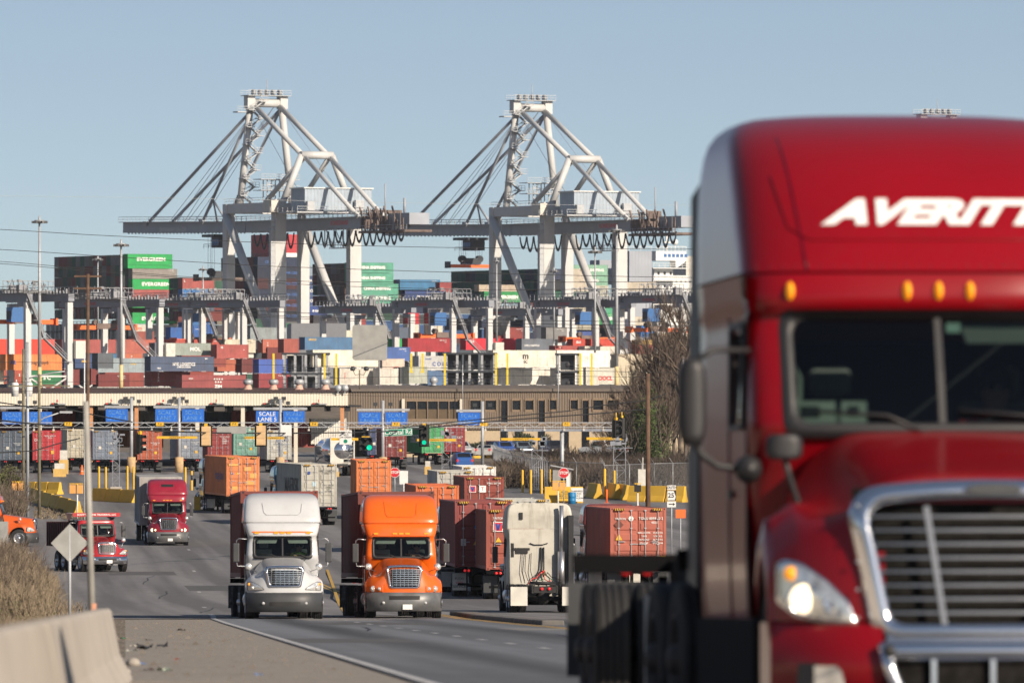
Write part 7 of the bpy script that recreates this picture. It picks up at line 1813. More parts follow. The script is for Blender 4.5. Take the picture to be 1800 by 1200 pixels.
# boxes stacked behind the canopy, seen through the lanes
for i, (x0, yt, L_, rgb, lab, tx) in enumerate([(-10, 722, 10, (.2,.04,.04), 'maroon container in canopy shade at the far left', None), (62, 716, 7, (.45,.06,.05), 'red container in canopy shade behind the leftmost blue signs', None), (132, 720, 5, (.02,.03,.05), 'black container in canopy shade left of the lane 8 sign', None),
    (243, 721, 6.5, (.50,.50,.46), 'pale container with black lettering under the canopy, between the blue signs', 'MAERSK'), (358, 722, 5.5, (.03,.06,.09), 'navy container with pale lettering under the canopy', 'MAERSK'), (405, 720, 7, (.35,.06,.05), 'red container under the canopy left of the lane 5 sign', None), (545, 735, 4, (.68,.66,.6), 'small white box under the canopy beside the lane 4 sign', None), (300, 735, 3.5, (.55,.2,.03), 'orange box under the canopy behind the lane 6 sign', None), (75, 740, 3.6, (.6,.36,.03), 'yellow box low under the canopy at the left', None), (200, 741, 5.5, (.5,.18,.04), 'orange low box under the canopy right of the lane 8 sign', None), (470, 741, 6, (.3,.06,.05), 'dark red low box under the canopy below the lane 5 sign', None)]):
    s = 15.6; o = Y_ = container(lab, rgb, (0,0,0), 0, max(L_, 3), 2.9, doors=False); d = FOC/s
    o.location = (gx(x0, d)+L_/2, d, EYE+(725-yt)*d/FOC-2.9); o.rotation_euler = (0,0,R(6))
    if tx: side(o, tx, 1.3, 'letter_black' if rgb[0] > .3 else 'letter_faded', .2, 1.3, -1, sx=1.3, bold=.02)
# kiosks, bollards, barriers
for i, (x, y, w_, h_) in enumerate([(112, 833, 16, 42), (500, 836, 14, 20), (590, 838, 12, 16), (752, 834, 11, 24), (377, 836, 12, 28), (105, 838, 22, 24)]):
    p = G(x, y); k = p.y/FOC; t = thing('gate_kiosk', ['tall yellow and white gate kiosk right of the red container','low tan kiosk beneath the pale grey container','low tan kiosk left of the lattice tower','cream kiosk beside the green container truck','tan kiosk between two gate lanes left of the white truck','short yellow kiosk base right of the red container chassis'][i], 'kiosk', p, 0, 'gate lane kiosks')
    b = MB(); b.box(-w_*k/2, w_*k/2, -.5, .5, 0, h_*k*.6); b.obj('cabinet', mat('kiosk_yellow', (.62,.40,.12), rough=.6, var=.1), t)
    b = MB(); b.box(-w_*k*.4, w_*k*.4, -.45, .45, h_*k*.6+.003, h_*k); b.obj('screen_housing', M('off_white'), t)
for i, (x, yt, yb_, wpx, lab) in enumerate([(174,819,859,3.6,'first from the left of the left lattice tower pair'),(186,820,861,3.6,'just left of the left lattice tower'),(224,818,862,3.6,'just right of the left lattice tower'),(235,819,860,3.6,'nearest the crimson truck on its left'),(326,820,862,3.6,'right behind the crimson truck'),(337,819,862,3.6,'striped neighbour right of the crimson truck'),
    (918.5,825,866,4,'leftmost of the guard shack group'),(933,825,868,4,'second of the guard shack group'),(952,824,868,4,'third of the guard shack group'),(967,824,866,3,'touching the guard shack'),(1063,823,873,4.5,'tall one left of the wide lattice tower'),(1080,826,868,4,'shorter one beside the wide lattice tower')]):
    p = G(x, yb_); k = p.y/FOC; b = MB(); r_ = wpx*k/2; b.lathe([(r_,0),(r_,(yb_-yt)*k-.1),(r_*.7,(yb_-yt)*k-.03),(.001,(yb_-yt)*k)], (0,0,0), 'z', 14); o = b.obj('bollard', M('safety_yellow')); o.location = p; tag(o, 'tall yellow bollard, ' + lab, 'bollard', 'tall yellow bollards')
    if i == 5:
        for zz in (.9, 1.7): b = MB(); b.cyl((0,0,zz),(0,0,zz+.45),r_*1.03,n=14); b.obj('stripe', M('letter_black'), o)
def barrier(xa, ya, xb, yb_, n, lab, h=1.05, mt='barrier_yellow'):
    p, q = G(xa, ya), G(xb, yb_)
    for i in range(n):
        a = p+(q-p)*(i/n); c = p+(q-p)*((i+1)/n); L = (c-a).length-.12; o = jersey(L, 'concrete_barrier', mt, h, bev=.03); m_ = (a+c)/2
        o.location = (m_.x, m_.y, gz(m_.y)); o.rotation_euler = (0,0,math.atan2(c.y-a.y, c.x-a.x)-R(90)); tag(o, 'yellow concrete barrier, ' + lab.format(w=num_w(i)), 'barrier', 'yellow concrete barriers at the gate')
def num_w(i): return ['first','second','third','fourth','fifth','sixth','seventh','eighth'][i]
barrier(43, 868, 107, 869, 3, '{w} from the left behind the wooden poles')
barrier(165, 880, 240, 884, 3, '{w} from the left below the lattice tower')
barrier(52, 878, 138, 907, 6, '{w} along the curved dark run at the left')
barrier(340, 897, 354, 897, 1, 'single piece behind the crimson truck')
barrier(832, 818, 872, 817, 2, '{w} piece in front of the parked cars')
barrier(956, 884, 1026, 884, 2, '{w} piece under the stop sign with notices', 1.3)
barrier(1037, 873, 1053, 877, 1, 'chunky piece left of the orange marker post', 1.2)
barrier(1070, 872, 1086, 878, 1, 'dark faced piece left of the wide lattice tower', 1.2); barrier(1088, 874, 1104, 880, 1, 'dark faced piece right under the wide lattice tower', 1.2)
barrier(1106, 882, 1206, 883, 3, '{w} piece of the long run behind the brown pole', 1.3)
# notices on the barrier
for (x0,x1,y0,y1,mm,tx,lab) in [(980,1004,859,880,'safety_yellow','NOTICE\nALL DRIVERS\nMUST STOP\nHAVE ID READY','yellow notice board with small print on the barrier'),(1003.5,1025,857,881,'sign_white','WARNING\nTRUCKS\nONLY\nNO WALKING','white notice board with small print on the barrier')]:
    d = dg(884)-1.0; k = d/FOC; o = thing('notice_board', lab, 'sign', (gx((x0+x1)/2,d), d, EYE+(725-(y0+y1)/2)*k)); w, h = (x1-x0)*k, (y1-y0)*k
    b = MB(); b.box(-w/2,w/2,-.02,.02,-h/2,h/2); b.obj('panel', M(mm), o); letter(o, tx, h*.17, 'letter_black', (0,-.03,0), bold=.005)
p = G(1005.5, 886); b = MB(); b.lathe([(.001,0),(.3,0),(.3,.28),(.315,.3),(.3,.32),(.3,.6),(.315,.62),(.3,.64),(.3,.93),(.28,.95),(.001,.95)], (0,0,0), 'z', 20); o = b.obj('barrel', M('barrel_blue')); o.location = p; tag(o, 'blue plastic barrel standing before the white notice board', 'barrel')
for i, (x, yb_) in enumerate([(144, 834), (1066.5, 884)]):
    p = G(x, yb_)
    if i == 0:
        c = thing('traffic_cone', 'orange traffic cone with white collar beside the far left gate lane', 'traffic cone', p); b = MB(); b.lathe([(.22,0),(.05,.9),(.001,.92)], (0,0,.04), 'z', 14); b.box(-.28,.28,-.28,.28,0,.04); b.obj('cone', M('orange_cone'), c); b = MB(); b.lathe([(.165,.3),(.115,.5)], (0,0,.04), 'z', 14); b.obj('collar', M('sign_white'), c)
    else:
        b = MB(); b.cyl((0,0,0),(0,0,1.1),.07,n=10); b.box(-.2,.2,-.2,.2,0,.06); o = b.obj('marker_post', M('orange_cone')); o.location = p; tag(o, 'slim orange marker post in the road gap', 'marker post')
# guard shack
p = G(988, 868); k = p.y/FOC; t = thing('guard_shack', 'small grey guard shack with sloped roof behind the stop sign', 'hut', (p.x, p.y+2, p.z))
b = MB(); w = 32*k/2; b.box(-w,w,0,2.2,0,2.0); b.obj('wall', mat('shack_grey', (.28,.28,.27), rough=.7), t); b = MB(); b.add([(-w-.2,-.3,2.35),(w+.2,-.3,2.0),(w+.2,2.4,2.0),(-w-.2,2.4,2.35),(-w-.2,-.3,2.43),(w+.2,-.3,2.08),(w+.2,2.4,2.08),(-w-.2,2.4,2.43)], [(3,2,1,0),(4,5,6,7),(0,1,5,4),(1,2,6,5),(2,3,7,6),(3,0,4,7)]); b.obj('roof', M('galv'), t); b = MB(); b.box(-.1,.45,-.02,0,.9,1.6); b.obj('window', M('window_dark'), t); b = MB(); b.box(w-.4,w-.1,-.03,0,.4,1.7); b.obj('notice', M('sign_white'), t)
# stop signs
def stop_sign(x, y, size, yb_, lab, d=None):
    p = G(x, yb_); d = p.y; k = d/FOC; t = thing('stop_sign', lab, 'stop sign', p, 0, 'stop signs'); zc = EYE+(725-y)*k-p.z; r_ = size*k/2/math.cos(R(22.5))
    q = [(math.cos(R(22.5+45*i)), math.sin(R(22.5+45*i))) for i in range(8)]
    b = MB(); b.cyl((0,.05,0),(0,.05,zc),.04,n=8); b.obj('post', M('galv'), t)
    b = MB(); b.prism([(a*r_,c*r_) for a,c in q], (0,-.01,zc), (1,0,0),(0,0,1),(0,.02,0)); b.obj('border', M('sign_white'), t)
    b = MB(); b.prism([(a*r_*.93,c*r_*.93) for a,c in q], (0,-.014,zc), (1,0,0),(0,0,1),(0,.003,0)); b.obj('panel', M('sign_red'), t); letter(t, 'STOP', r_*.72, 'sign_white', (0,-.02,zc), bold=.03, sx=.9)
stop_sign(991, 831, 18, 888, 'red stop sign in front of the guard shack'); stop_sign(694, 830, 17, 872, 'red stop sign half hidden by the scuffed orange container')
b = MB(); p = G(700, 872); k = p.y/FOC; b.box(0,.7,-.02,.02,1.0,2.1); b.cyl((.35,0,0),(.35,0,1),.04); o = b.obj('white_board', M('sign_white')); o.location = p+Vector((.1,.4,0)); tag(o, 'white board standing beside the half hidden stop sign', 'board')
# pedestrian signals
def ped(x, yt, yb_, x0, x1, y0, y1, lab, mm, two=True):
    p = G(x, yb_); k = p.y/FOC; t = thing('pedestrian_signal', lab, 'pedestrian signal', p, 0, 'pedestrian signals'); z = lambda y: EYE+(725-y)*k-p.z
    b = MB(); b.cyl((0,0,0),(0,0,z(yt)),.05,n=8); b.obj('post', M('sign_white'), t)
    b = MB(); b.cyl((0,0,z(y1)-.25),(0,0,z(y0)+.12),.04,n=8); b.box((x0-x)*k,(x1-x)*k,-.03,.03,z(y0)+.06,z(y0)+.12); b.obj('bracket', M('safety_yellow'), t)
    hs = [(x0,(x0+x1)/2-1),((x0+x1)/2+1,x1)] if two else [(x0,x1)]
    for j, (a, c) in enumerate(hs): b = MB(); b.box((a-x)*k,(c-x)*k,-.16,.1,z(y1),z(y0)); b.obj('housing', M(mm), t, bevel=.02)
ped(136, 868, 912, 122, 146, 852, 867, 'tan pedestrian signal pair on a white post by the grey pole', 'signal_tan'); ped(32, 862, 914, 21, 41, 848.5, 862, 'pedestrian signal with dark face on a white post at the far left', 'signal_tan')
ped(981, 862, 893, 971, 994, 847, 861, 'tan pedestrian signal pair over the yellow notice barrier', 'signal_tan'); ped(1121, 866, 935, 1115, 1127, 852, 864, 'single black pedestrian signal left of the brown pole', 'signal_black', False)
# route signs
p = G(1180.5, 977); k = p.y/FOC; z = lambda y: EYE+(725-y)*k-p.z
t = thing('route_sign_post', 'slim steel post holding the route 25 signs', 'sign post', p); b = MB(); b.cyl((0,.05,0),(0,.05,z(852)),.035,n=8); b.obj('post', M('galv'), t)
def rsign(y0, y1, w, m_, lab, tx, sz, tm='letter_black', shape=None):
    o = thing('route_sign', lab, 'sign', (p.x, p.y-.02, (z(y0)+z(y1))/2+p.z)); h = (y0-y1)*-k; b = MB(); b.box(-w*k/2,w*k/2,-.01,.02,-h/2,h/2); b.obj('panel', M(m_), o)
    if shape: b = MB(); b.prism([(a*w*k*.46,c*h*.45) for a,c in shape], (0,-.014,0),(1,0,0),(0,0,1),(0,.003,0)); b.obj('emblem', M('sign_white'), o)
    if tx: letter(o, tx, sz, tm, (-.03,-.02,0), bold=.02)
    return o
rsign(852.5, 860.5, 15.5, 'sign_white', 'small white sign reading SOUTH above the route shield', 'SOUTH', .2)
rsign(861.5, 879.5, 16, 'letter_black', 'route 25 sign with white state-shaped field', '25', .36, shape=[(-1,-1),(.75,-1),(1,-.2),(.5,1),(-1,1)])
o = rsign(880.5, 891, 15.5, 'sign_white', 'small white arrow sign below the route 25 sign', None, 0)
b = MB(); b.box(-.16,.1,-.016,-.012,-.025,.025); b.add([(.08,-.016,-.08),(.2,-.016,0),(.08,-.016,.08)], [(0,1,2)]); b.obj('arrow', M('letter_black'), o)
p = G(1196.5, 992); k = p.y/FOC; t = thing('orange_sign', 'small orange sign seen at an angle beside the near truck mirror', 'sign', p, R(8)); b = MB(); b.cyl((0,.04,0),(0,.04,(992-895)*k),.03,n=8); b.obj('post', M('galv'), t); b = MB(); b.box(-9*k,9*k,-.02,.02,(992-910)*k,(992-895)*k); b.obj('panel', M('sign_orange'), t)
# ------------------------------------------------------------ span wire with signals and signs
def dW(x): return 430+(x-245)*(560-430)/(1139-245)
SPX = [(-200,725),(0,738),(42,743),(100,748),(155,752),(231,755),(300,758),(362,760),(420,761),(458,761),(520,761),(600,760),(643,759),(700,757),(745,752),(860,741),(960,733),(1060,726),(1139,719)]
def wpt(x): return W(x, interp([a for a,_ in SPX],[c for _,c in SPX],x), dW(x))
b = MB(); pts = [wpt(-200+i*1339/60) for i in range(61)]; b.tube(pts, .035, 6); o = b.obj('span_wire', M('cable')); tag(o, 'thick black span wire sagging across the road and carrying the traffic signals', 'cable')
b = MB(); b.tube([W(x, y, dW(x)) for x, y in [(700,752),(830,738),(900,731),(1000,722),(1060,712),(1139,703),(1170,692)]], .03, 5); 
o = b.obj('span_wire', M('cable')); tag(o, 'upper tether wire rising to the brown wooden pole at the right', 'cable')
b = MB(); b.tube([W(x, y, dW(x)) for x, y in [(-50,703),(0,707),(60,716),(120,719),(170,730),(232,741)]], .03, 5); b.tube([W(x, y, dW(x)) for x, y in [(0,795),(60,792),(100,780),(140,770)]], .025, 5); o = b.obj('span_wire', M('cable')); tag(o, 'upper and lower guy wires at the far left poles', 'cable')
def signal(x, y0, y1, lab, facing='front', heads=3, lit=None, wpx=15, twist=0):
    d = dW(x); k = d/FOC; t = thing('traffic_signal', lab, 'traffic signal', W(x, y1, d), R(twist), 'traffic signals on the span wire'); h = (y1-y0)*k; w = wpx*k/2; u = h/heads
    b = MB(); b.box(-w*.75,w*.75,-.08,.12,0,h); b.obj('housing', M('signal_black') if facing == 'front' else M('signal_back'), t, bevel=.02)
    b = MB(); b.box(-w,w,.122,.135,-.06,h+.06); b.obj('backplate', M('signal_black'), t)
    zt = (wpt(x).z-W(x, y1, d).z); b = MB(); b.cyl((0,0,h),(0,0,max(zt,h+.1)),.03,n=6); b.box(-.08,.08,-.06,.06,h,h+.14); b.obj('hanger', M('safety_yellow'), t)
    if facing == 'front':
        for j in range(heads):
            zc = u*(heads-.5-j); on = lit == j; b = MB(); b.lathe([(.001,-.02),(u*.33,0)], (0,-.085,zc), 'y', 18); b.obj('lens', M('signal_green') if on else M('dark_steel'), t)
            b = MB(); vs_ = []
            for yy in (-.085,-.3):
                for i in range(11): a = R(-20+220*i/10); vs_.append((math.cos(a)*u*.38, yy, zc+math.sin(a)*u*.38))
            b.add(vs_, [(i,i+1,12+i,11+i) for i in range(10)], 0, True); b.obj('visor', M('signal_black'), t)
    else:
        t.rotation_euler = (0,0,R(twist)); 
        for j in range(heads): b = MB(); b.box(-w*.7,w*.7,-.1,-.081,u*j+.04,u*(j+1)-.04); b.obj('door', M('signal_back'), t)
        # the black backplate stands behind the housing as seen by oncoming drivers
    return t
signal(362, 749, 783, 'traffic signal seen from behind with tan housing, left of the pair', 'back', 3, None, 22); signal(458.5, 748, 782.5, 'traffic signal seen from behind with tan housing, right of the pair', 'back', 3, None, 22)
signal(246, 763, 796, 'traffic signal turned sideways near the left lattice tower', 'front', 3, None, 13, 62); signal(745.5, 748, 783, 'traffic signal with green lamp lit right of the street name sign', 'front', 3, 2, 18)
t = signal(643, 756, 792, 'five-lamp traffic signal cluster with green lamp lit', 'front', 1, None, 4); 
d = dW(643); k = d/FOC
for o in list(kids(t)): bpy.data.objects.remove(o)
b = MB(); b.box(-.36,.36,-.06,.12,0,.72); b.box(-.18,.18,-.06,.12,.74,1.1); b.obj('housing', M('signal_black'), t, bevel=.02)
b = MB(); b.box(-.22,.22,-.09,-.05,.73,.78); b.cyl((0,0,1.1),(0,0,wpt(643).z-W(643,792,d).z),.03,n=6); b.obj('hanger', M('safety_yellow'), t)
for j, (xx, zz) in enumerate([(-.19,.18),(.19,.18),(-.19,.54),(.19,.54),(0,.92)]):
    b = MB(); b.lathe([(.001,-.02),(.14,0)], (xx,-.07,zz), 'y', 18); b.obj('lens', M('signal_green') if j == 1 else M('dark_steel'), t)
    b = MB(); vs_ = []
    for yy in (-.07,-.26):
        for i in range(11): a = R(-20+220*i/10); vs_.append((xx+math.cos(a)*.16, yy, zz+math.sin(a)*.16))
    b.add(vs_, [(i,i+1,12+i,11+i) for i in range(10)], 0, True); b.obj('visor', M('signal_black'), t)
for i, (x, y0, y1, tw) in enumerate([(1083, 738, 768, 55), (1093, 734, 770, -60)]): signal(x, y0, y1, ['black signal heads turned left at the right end of the wire','black signal heads turned right next to the brown pole'][i], 'front', 3, None, 15, tw)
def hang(x0, x1, y0, y1, m_, lab, nm='hanging_sign', tx=None, sz=.3, tm='letter_black', z_=0, tilt=0):
    xc = (x0+x1)/2; d = dW(xc)-.2; k = d/FOC; o = thing(nm, lab, 'sign', W(xc, (y0+y1)/2, d)); o.rotation_euler = (0, R(tilt), 0); w, h = (x1-x0)*k, (y1-y0)*k
    b = MB(); b.box(-w/2,w/2,-.015,.015,-h/2,h/2); b.obj('panel', M(m_), o, bevel=.01)
    b = MB()
    for s in (-1,1): b.cyl((s*w*.35,.05,-h*.3),(s*w*.35,.05,max(wpt(xc).z-o.location.z, h/2+.05)),.015,n=5)
    b.obj('bracket', M('galv'), o)
    if tx: letter(o, tx, sz, tm, (0,-.02,z_), bold=.015)
    return o, w, h, k
hang(381, 433, 749, 762, 'sign_back', 'long blank grey sign panel seen from behind on the span wire'); hang(493, 512.5, 746.5, 765.5, 'sign_white', 'small square white sign back on the span wire')
o, w, h, k = hang(596.5, 618.5, 756, 781, 'sign_white', 'white sign reading left turn yield on green with a green dot', tx='LEFT TURN\nYIELD\nON GREEN', sz=.125, z_=.13)
b = MB(); b.cyl((0,-.018,-.2),(0,-.024,-.2),.105,n=24); b.obj('green_disc', M('sign_green'), o)
o, w, h, k = hang(675.5, 725, 753, 766, 'sign_green', 'green street name sign reading Coastal Rd on the span wire', 'street_name_sign', 'Coastal Rd', .34, 'sign_white', 0, -2)
b = MB()
for s in (-1,1): b.box(-w/2+.02,w/2-.02,-.019,-.016,s*(h/2-.03)-.01,s*(h/2-.03)+.01); b.box(s*(w/2-.03)-.01,s*(w/2-.03)+.01,-.019,-.016,-h/2+.02,h/2-.02)
b.obj('border', M('sign_white'), o)
# large blank sign back hung on a higher wire
d = 350; k = d/FOC; o = thing('hanging_sign', 'large rounded square grey sign seen from behind, hanging in front of the container yard', 'sign', W(650, 602, d))
b = MB(); w = 61*k/2; h = 62*k/2; r_ = .1; q = []
for cx_, cy_, a0 in ((w-r_,h-r_,0),(-w+r_,h-r_,90),(-w+r_,-h+r_,180),(w-r_,-h+r_,270)):
    for i in range(6): a = R(a0+18*i); q.append((cx_+r_*math.cos(a), cy_+r_*math.sin(a)))
b.prism(q, (0,-.012,0),(1,0,0),(0,0,1),(0,.02,0)); b.obj('panel', M('sign_back'), o)
b = MB()
for s in (-1,1): b.cyl((s*w*.6,.03,h),(s*w*.6,.03,h+.12),.02,n=5)
b.cyl((.37,.03,-h-1.1),(.37,.03,h),.02,n=5); b.obj('bracket', M('galv'), o)
# overhead lines: (points in the photograph, distance)
LN = [([(-60,344),(400,350),(780,358),(1230,361)],600,.012),([(-60,401),(180,414),(480,427),(780,435),(1240,438)],520,.02),([(-60,436),(212,452),(450,467),(850,480),(1240,488)],520,.02),([(-60,456),(233,479),(450,493),(850,496),(1240,495)],510,.018),([(-60,460),(233,482),(450,495),(600,503),(850,509),(1240,507)],505,.018),
      ([(-60,505),(200,523),(450,546),(850,561),(1240,566)],350,.014),([(-60,506),(200,527),(450,553),(850,567),(1240,573)],350,.014),([(-60,508),(200,530),(450,556),(850,572),(1240,580)],345,.012),([(-60,636),(400,640),(850,648),(1240,655)],480,.014),([(-60,672),(400,668),(850,660),(1240,664)],480,.012),([(-60,690),(180,684),(450,690),(850,700)],480,.01)]
for i, (pt, d, r_) in enumerate(LN):
    xs = [p[0] for p in pt]; ys = [p[1] for p in pt]; b = MB(); b.tube([W(x, interp(xs, ys, x), d+(x-600)*.03) for x in [xs[0]+(xs[-1]-xs[0])*j/30 for j in range(31)]], r_, 4); o = b.obj('overhead_wire', M('cable' if i not in (0,) else 'galv')); tag(o, f'{num_w2(i) if False else ["highest thin","second","third","fourth","fifth","sixth","seventh","eighth","ninth","tenth","lowest"][i]} overhead wire from the top, crossing the whole view', 'power line', 'overhead wires')
# poles
def pole(x, yt, yb_, wpx, m_, lab, d=None, top=0, lean=0):
    d = d or dg(yb_); k = d/FOC; t = thing('utility_pole', lab, 'pole', (gx(x, d), d, gz(d)-.05)); h = EYE+(725-yt)*k-gz(d)
    b = MB(); b.cyl((0,0,0),(lean*k,0,h),wpx*k/2*1.08,wpx*k/2*.85,n=14); b.obj('shaft', M(m_), t); return t, h, k
t, h, k = pole(154.5, 480, 930, 6.5, 'wood_pole', 'tall brown wooden pole with cross arm left of the crimson truck')
for dz in (.1, .9): b = MB(); b.box(-.9,.9,-.06,.06,h-dz-.12,h-dz); b.obj('cross_arm', M('wood_pole'), t)
t, h, k = pole(41, 612, 908, 5.5, 'wood_grey', 'grey brown wooden pole with transformers at the far left')
for s in (-1, 1):
    b = MB(); b.lathe([(.001,0),(.26,0),(.27,.9),(.2,1.0),(.001,1.02)], (0,0,0), 'z', 16); b.cyl((.1,0,1),(.1,0,1.2),.04); o = b.obj('transformer', M('ship_white'), t); o.location = (s*.5-.1, 0, h-3.4)
b = MB(); b.tube([(0,0,h-2.2),(1.2,-.1,h-1.9),(2.2,-.2,h-1.7),(3.0,-.2,h-1.6)], .05, 6); b.obj('bracket_arm', M('galv'), t)
t, h, k = pole(48.5, 600, 909, 5.5, 'galv', 'bare grey metal pole between two wooden ones at the left')
b = MB(); b.tube([(0,0,h-6.3),(1.2,0,h-5.4),(2.4,0,h-5.0)], .05, 6); b.box(2.3,3.2,-.15,.15,h-5.08,h-4.92); b.obj('lamp_arm', M('galv'), t)
t, h, k = pole(69, 656, 910, 5.5, 'wood_grey', 'greenish wooden pole right of the transformer pole')
b = MB(); b.box(-2.2,2.2,-.05,.05,h-.9,h-.8); b.obj('cross_arm', M('wood_grey'), t)
pole(148.5, 603, 915, 2.2, 'ship_white', 'thin white pole just left of the tall brown one')
t, h, k = pole(1139, 655, 940, 8.5, 'wood_pole', 'brown wooden pole carrying the span wire at the right', 558)
b = MB(); b.cyl((0,0,0),(0,0,1.9),.17,n=14); b.obj('tar_band', M('frame_black'), t)
# blurred grey post and back of a diamond sign near the shoulder
t = thing('signal_post', 'leaning grey steel post with orange foot standing behind the barrier end', 'post', (gx(163, 118), 118, gz(118)))
k = 118/FOC; b = MB(); b.cyl((0,0,.3),(-12*k,0,(1180-705)*k if False else (725+(EYE-gz(118))/k-705)*k),6.5*k,5.0*k,n=16); b.obj('shaft', mat('weathered_post', (.33,.32,.29), rough=.7, var=.2), t)
b = MB(); b.cyl((0,0,0),(0,0,.8),6.9*k,6.6*k,n=16); b.obj('painted_foot', mat('orange_faded', (.5,.24,.15), rough=.7, var=.2), t)
d = 205; k = d/FOC; t = thing('diamond_sign', 'diamond road sign seen from behind on a thin post by the dry brush', 'sign', (gx(122.5, d), d, gz(d)), R(4))
zc = EYE+(725-954)*k-gz(d); b = MB(); b.cyl((0,.03,0),(0,.03,zc+.35),.035,n=8); b.obj('post', M('galv'), t); b = MB(); q = [(0,-34*k),(33*k,0),(0,34*k),(-33*k,0)]; b.prism(q, (0,.0,zc),(1,0,0),(0,0,1),(0,.01,0)); b.obj('panel', M('sign_back'), t)
for i, (x, yt, yb_, w_) in enumerate([(20, 918, 1000, 17), (48, 966, 1000, 27)]):
    d = dg(1003 if i else 998); k = d/FOC; t = thing('marker_board', ['stack of grey boxes on a post at the left picture edge','small square sign back low in the brush'][i], 'sign', (gx(x-14 if i == 0 else x, d), d, gz(d))); b = MB()
    b.box(-w_*k/2,w_*k/2,0,.04,(yb_-yt)*k*(.15 if i else .3),(yb_-yt)*k); b.cyl((0,.06,0),(0,.06,(yb_-yt)*k),.03,n=6); b.obj('panel', M('sign_back'), t)
# ------------------------------------------------------------ parked cars
for nm, rgb_, in (('car_paint', None),): mat('car_paint', objcol=True, rough=.3, var=.03, coat=.8)
def car(label, rgb, X, d, z, rz, kind='suv', group='cars parked by the office'):
    t = thing('parked_car', label, 'car', (X, d, z), rz, group)
    P_ = {'suv': [(0,.35),(0,.85),(.25,1.0),(1.1,1.08),(1.75,1.68),(3.6,1.74),(4.45,1.15),(4.6,.9),(4.6,.35)], 'pickup': [(0,.45),(0,1.0),(.3,1.12),(1.35,1.2),(1.9,1.85),(3.5,1.88),(3.75,1.25),(5.5,1.22),(5.5,.5)], 'sedan': [(0,.3),(0,.7),(.3,.85),(1.2,.95),(1.9,1.42),(3.1,1.44),(3.9,1.02),(4.5,.95),(4.55,.35)]}[kind]
    b = MB(); W2 = .9 if kind != 'pickup' else .98; n = len(P_); vs_ = []
    for s, f in ((-1,1),(1,1)):
        for y, z_ in P_: vs_.append((s*(W2 if z_ < 1.1 else W2-.14), y, z_))
    b.add(vs_, [tuple(range(n)), tuple(reversed(range(n, 2*n)))]+[(i,(i+1) % n,n+(i+1) % n,n+i) for i in range(n)]); paint(b.obj('body', M('car_paint'), t, bevel=.06), rgb)
    L = P_[-1][0]; a, c, e = (P_[3], P_[4], P_[5])
    b = MB(); f = lambda t_: (a[0]+(c[0]-a[0])*t_-.012, a[1]+(c[1]-a[1])*t_+.012)
    b.add([(-.66,*f(.15)),(.66,*f(.15)),(.6,*f(.9)),(-.6,*f(.9))], [(0,1,2,3)]); b.obj('windscreen', M('window_dark'), t)
    g_ = P_[6]; f2 = lambda t_: (e[0]+(g_[0]-e[0])*t_+.012, e[1]+(g_[1]-e[1])*t_+.012); b = MB(); b.add([(-.64,*f2(.12)),(.64,*f2(.12)),(.7,*f2(.8)),(-.7,*f2(.8))], [(0,1,2,3)]); b.obj('rear_window', M('window_dark'), t)
    for s in (-1,1):
        b = MB(); x_ = s*(W2-.09); b.add([(x_,a[0]+.45,a[1]+.1),(x_,g_[0]-.2,a[1]+.1),(x_-s*.04,e[0]-.15,e[1]-.12),(x_-s*.04,c[0]+.15,c[1]-.12)], [(0,1,2,3)]); b.obj('side_window', M('window_dark'), t)
        for y in (.85, L-.9): b = MB(); b.lathe([(.001,-.1),(.2,-.11),(.22,-.1),(.33,-.1),(.34,0),(.33,.1),(.2,.1)], (s*(W2-.08),y,.34), 'x', 18); b.obj('wheel', M('tyre'), t)
        b = MB(); b.box(s*.62-.16,s*.62+.16,-.02,.03,.72 if kind != 'sedan' else .58,.9 if kind != 'sedan' else .7); b.obj('headlight', M('lamp_clear'), t)
        b = MB(); b.box(s*.76-.09,s*.76+.09,L-.03,L+.02,.8,1.05); b.obj('tail_lamp', M('red_lens'), t)
    b = MB(); b.box(-.42,.42,-.03,.02,.45,.72); b.obj('grille', M('black_plastic'), t)
    if kind == 'pickup': b = MB(); b.box(-.8,.8,3.85,5.4,1.0,1.235); b.obj('load_bed', M('black_plastic'), t)
    return t
def cz_(x, y, d): return EYE+(725-y)*d/FOC
bank = sheet('parking_ground', gx(806, 1000), gx(1400, 1000), 975, 1079, M('dirt'), 0)
for v in bank.data.vertices: v.co.z = cz_(0, 803, 1000)-.02
b = MB(); zpk = cz_(0,803,1000)-.03; b.add([(gx(806,940),940,gz(940)),(gx(1400,940),940,gz(940)),(gx(1400,975),975,zpk),(gx(806,975),975,zpk)], [(0,1,2,3)]); tag(b.obj('earth_bank', M('dirt')), kind='structure')
for x, y, d, rz, c, kind, lab in [(823,802,1020,R(25),(.35,.36,.37),'suv','silver car at the left end of the office car park'),(845,803,1015,R(-60),(.03,.035,.06),'suv','dark blue car second from the left by the office'),(866,799,1030,R(180),(.10,.02,.03),'suv','dark red car with bright tail lamp by the office'),(862,808,985,R(170),(.45,.45,.44),'sedan','silver car in front of the dark red one'),
    (895,800,1010,R(15),(.04,.10,.35),'suv','blue car in the middle of the car park'),(928,801,1015,R(20),(.12,.16,.2),'suv','grey blue car left of the lattice tower'),(982,803,1000,R(12),(.02,.022,.03),'pickup','black pickup facing the road behind the light post'),(1026,806,1000,R(-128),(.62,.62,.62),'pickup','white pickup parked at an angle on the earth bank'),(1085,800,1030,R(10),(.06,.06,.07),'suv','dark car half hidden by bare bushes at the right')]:
    car(lab, c, gx(x, d), d, zpk, rz, kind)
car('small blue car driving behind the low white box', (.03,.10,.32), gx(804, 940), 940, gz(940), R(190), 'suv', 'cars parked by the office')
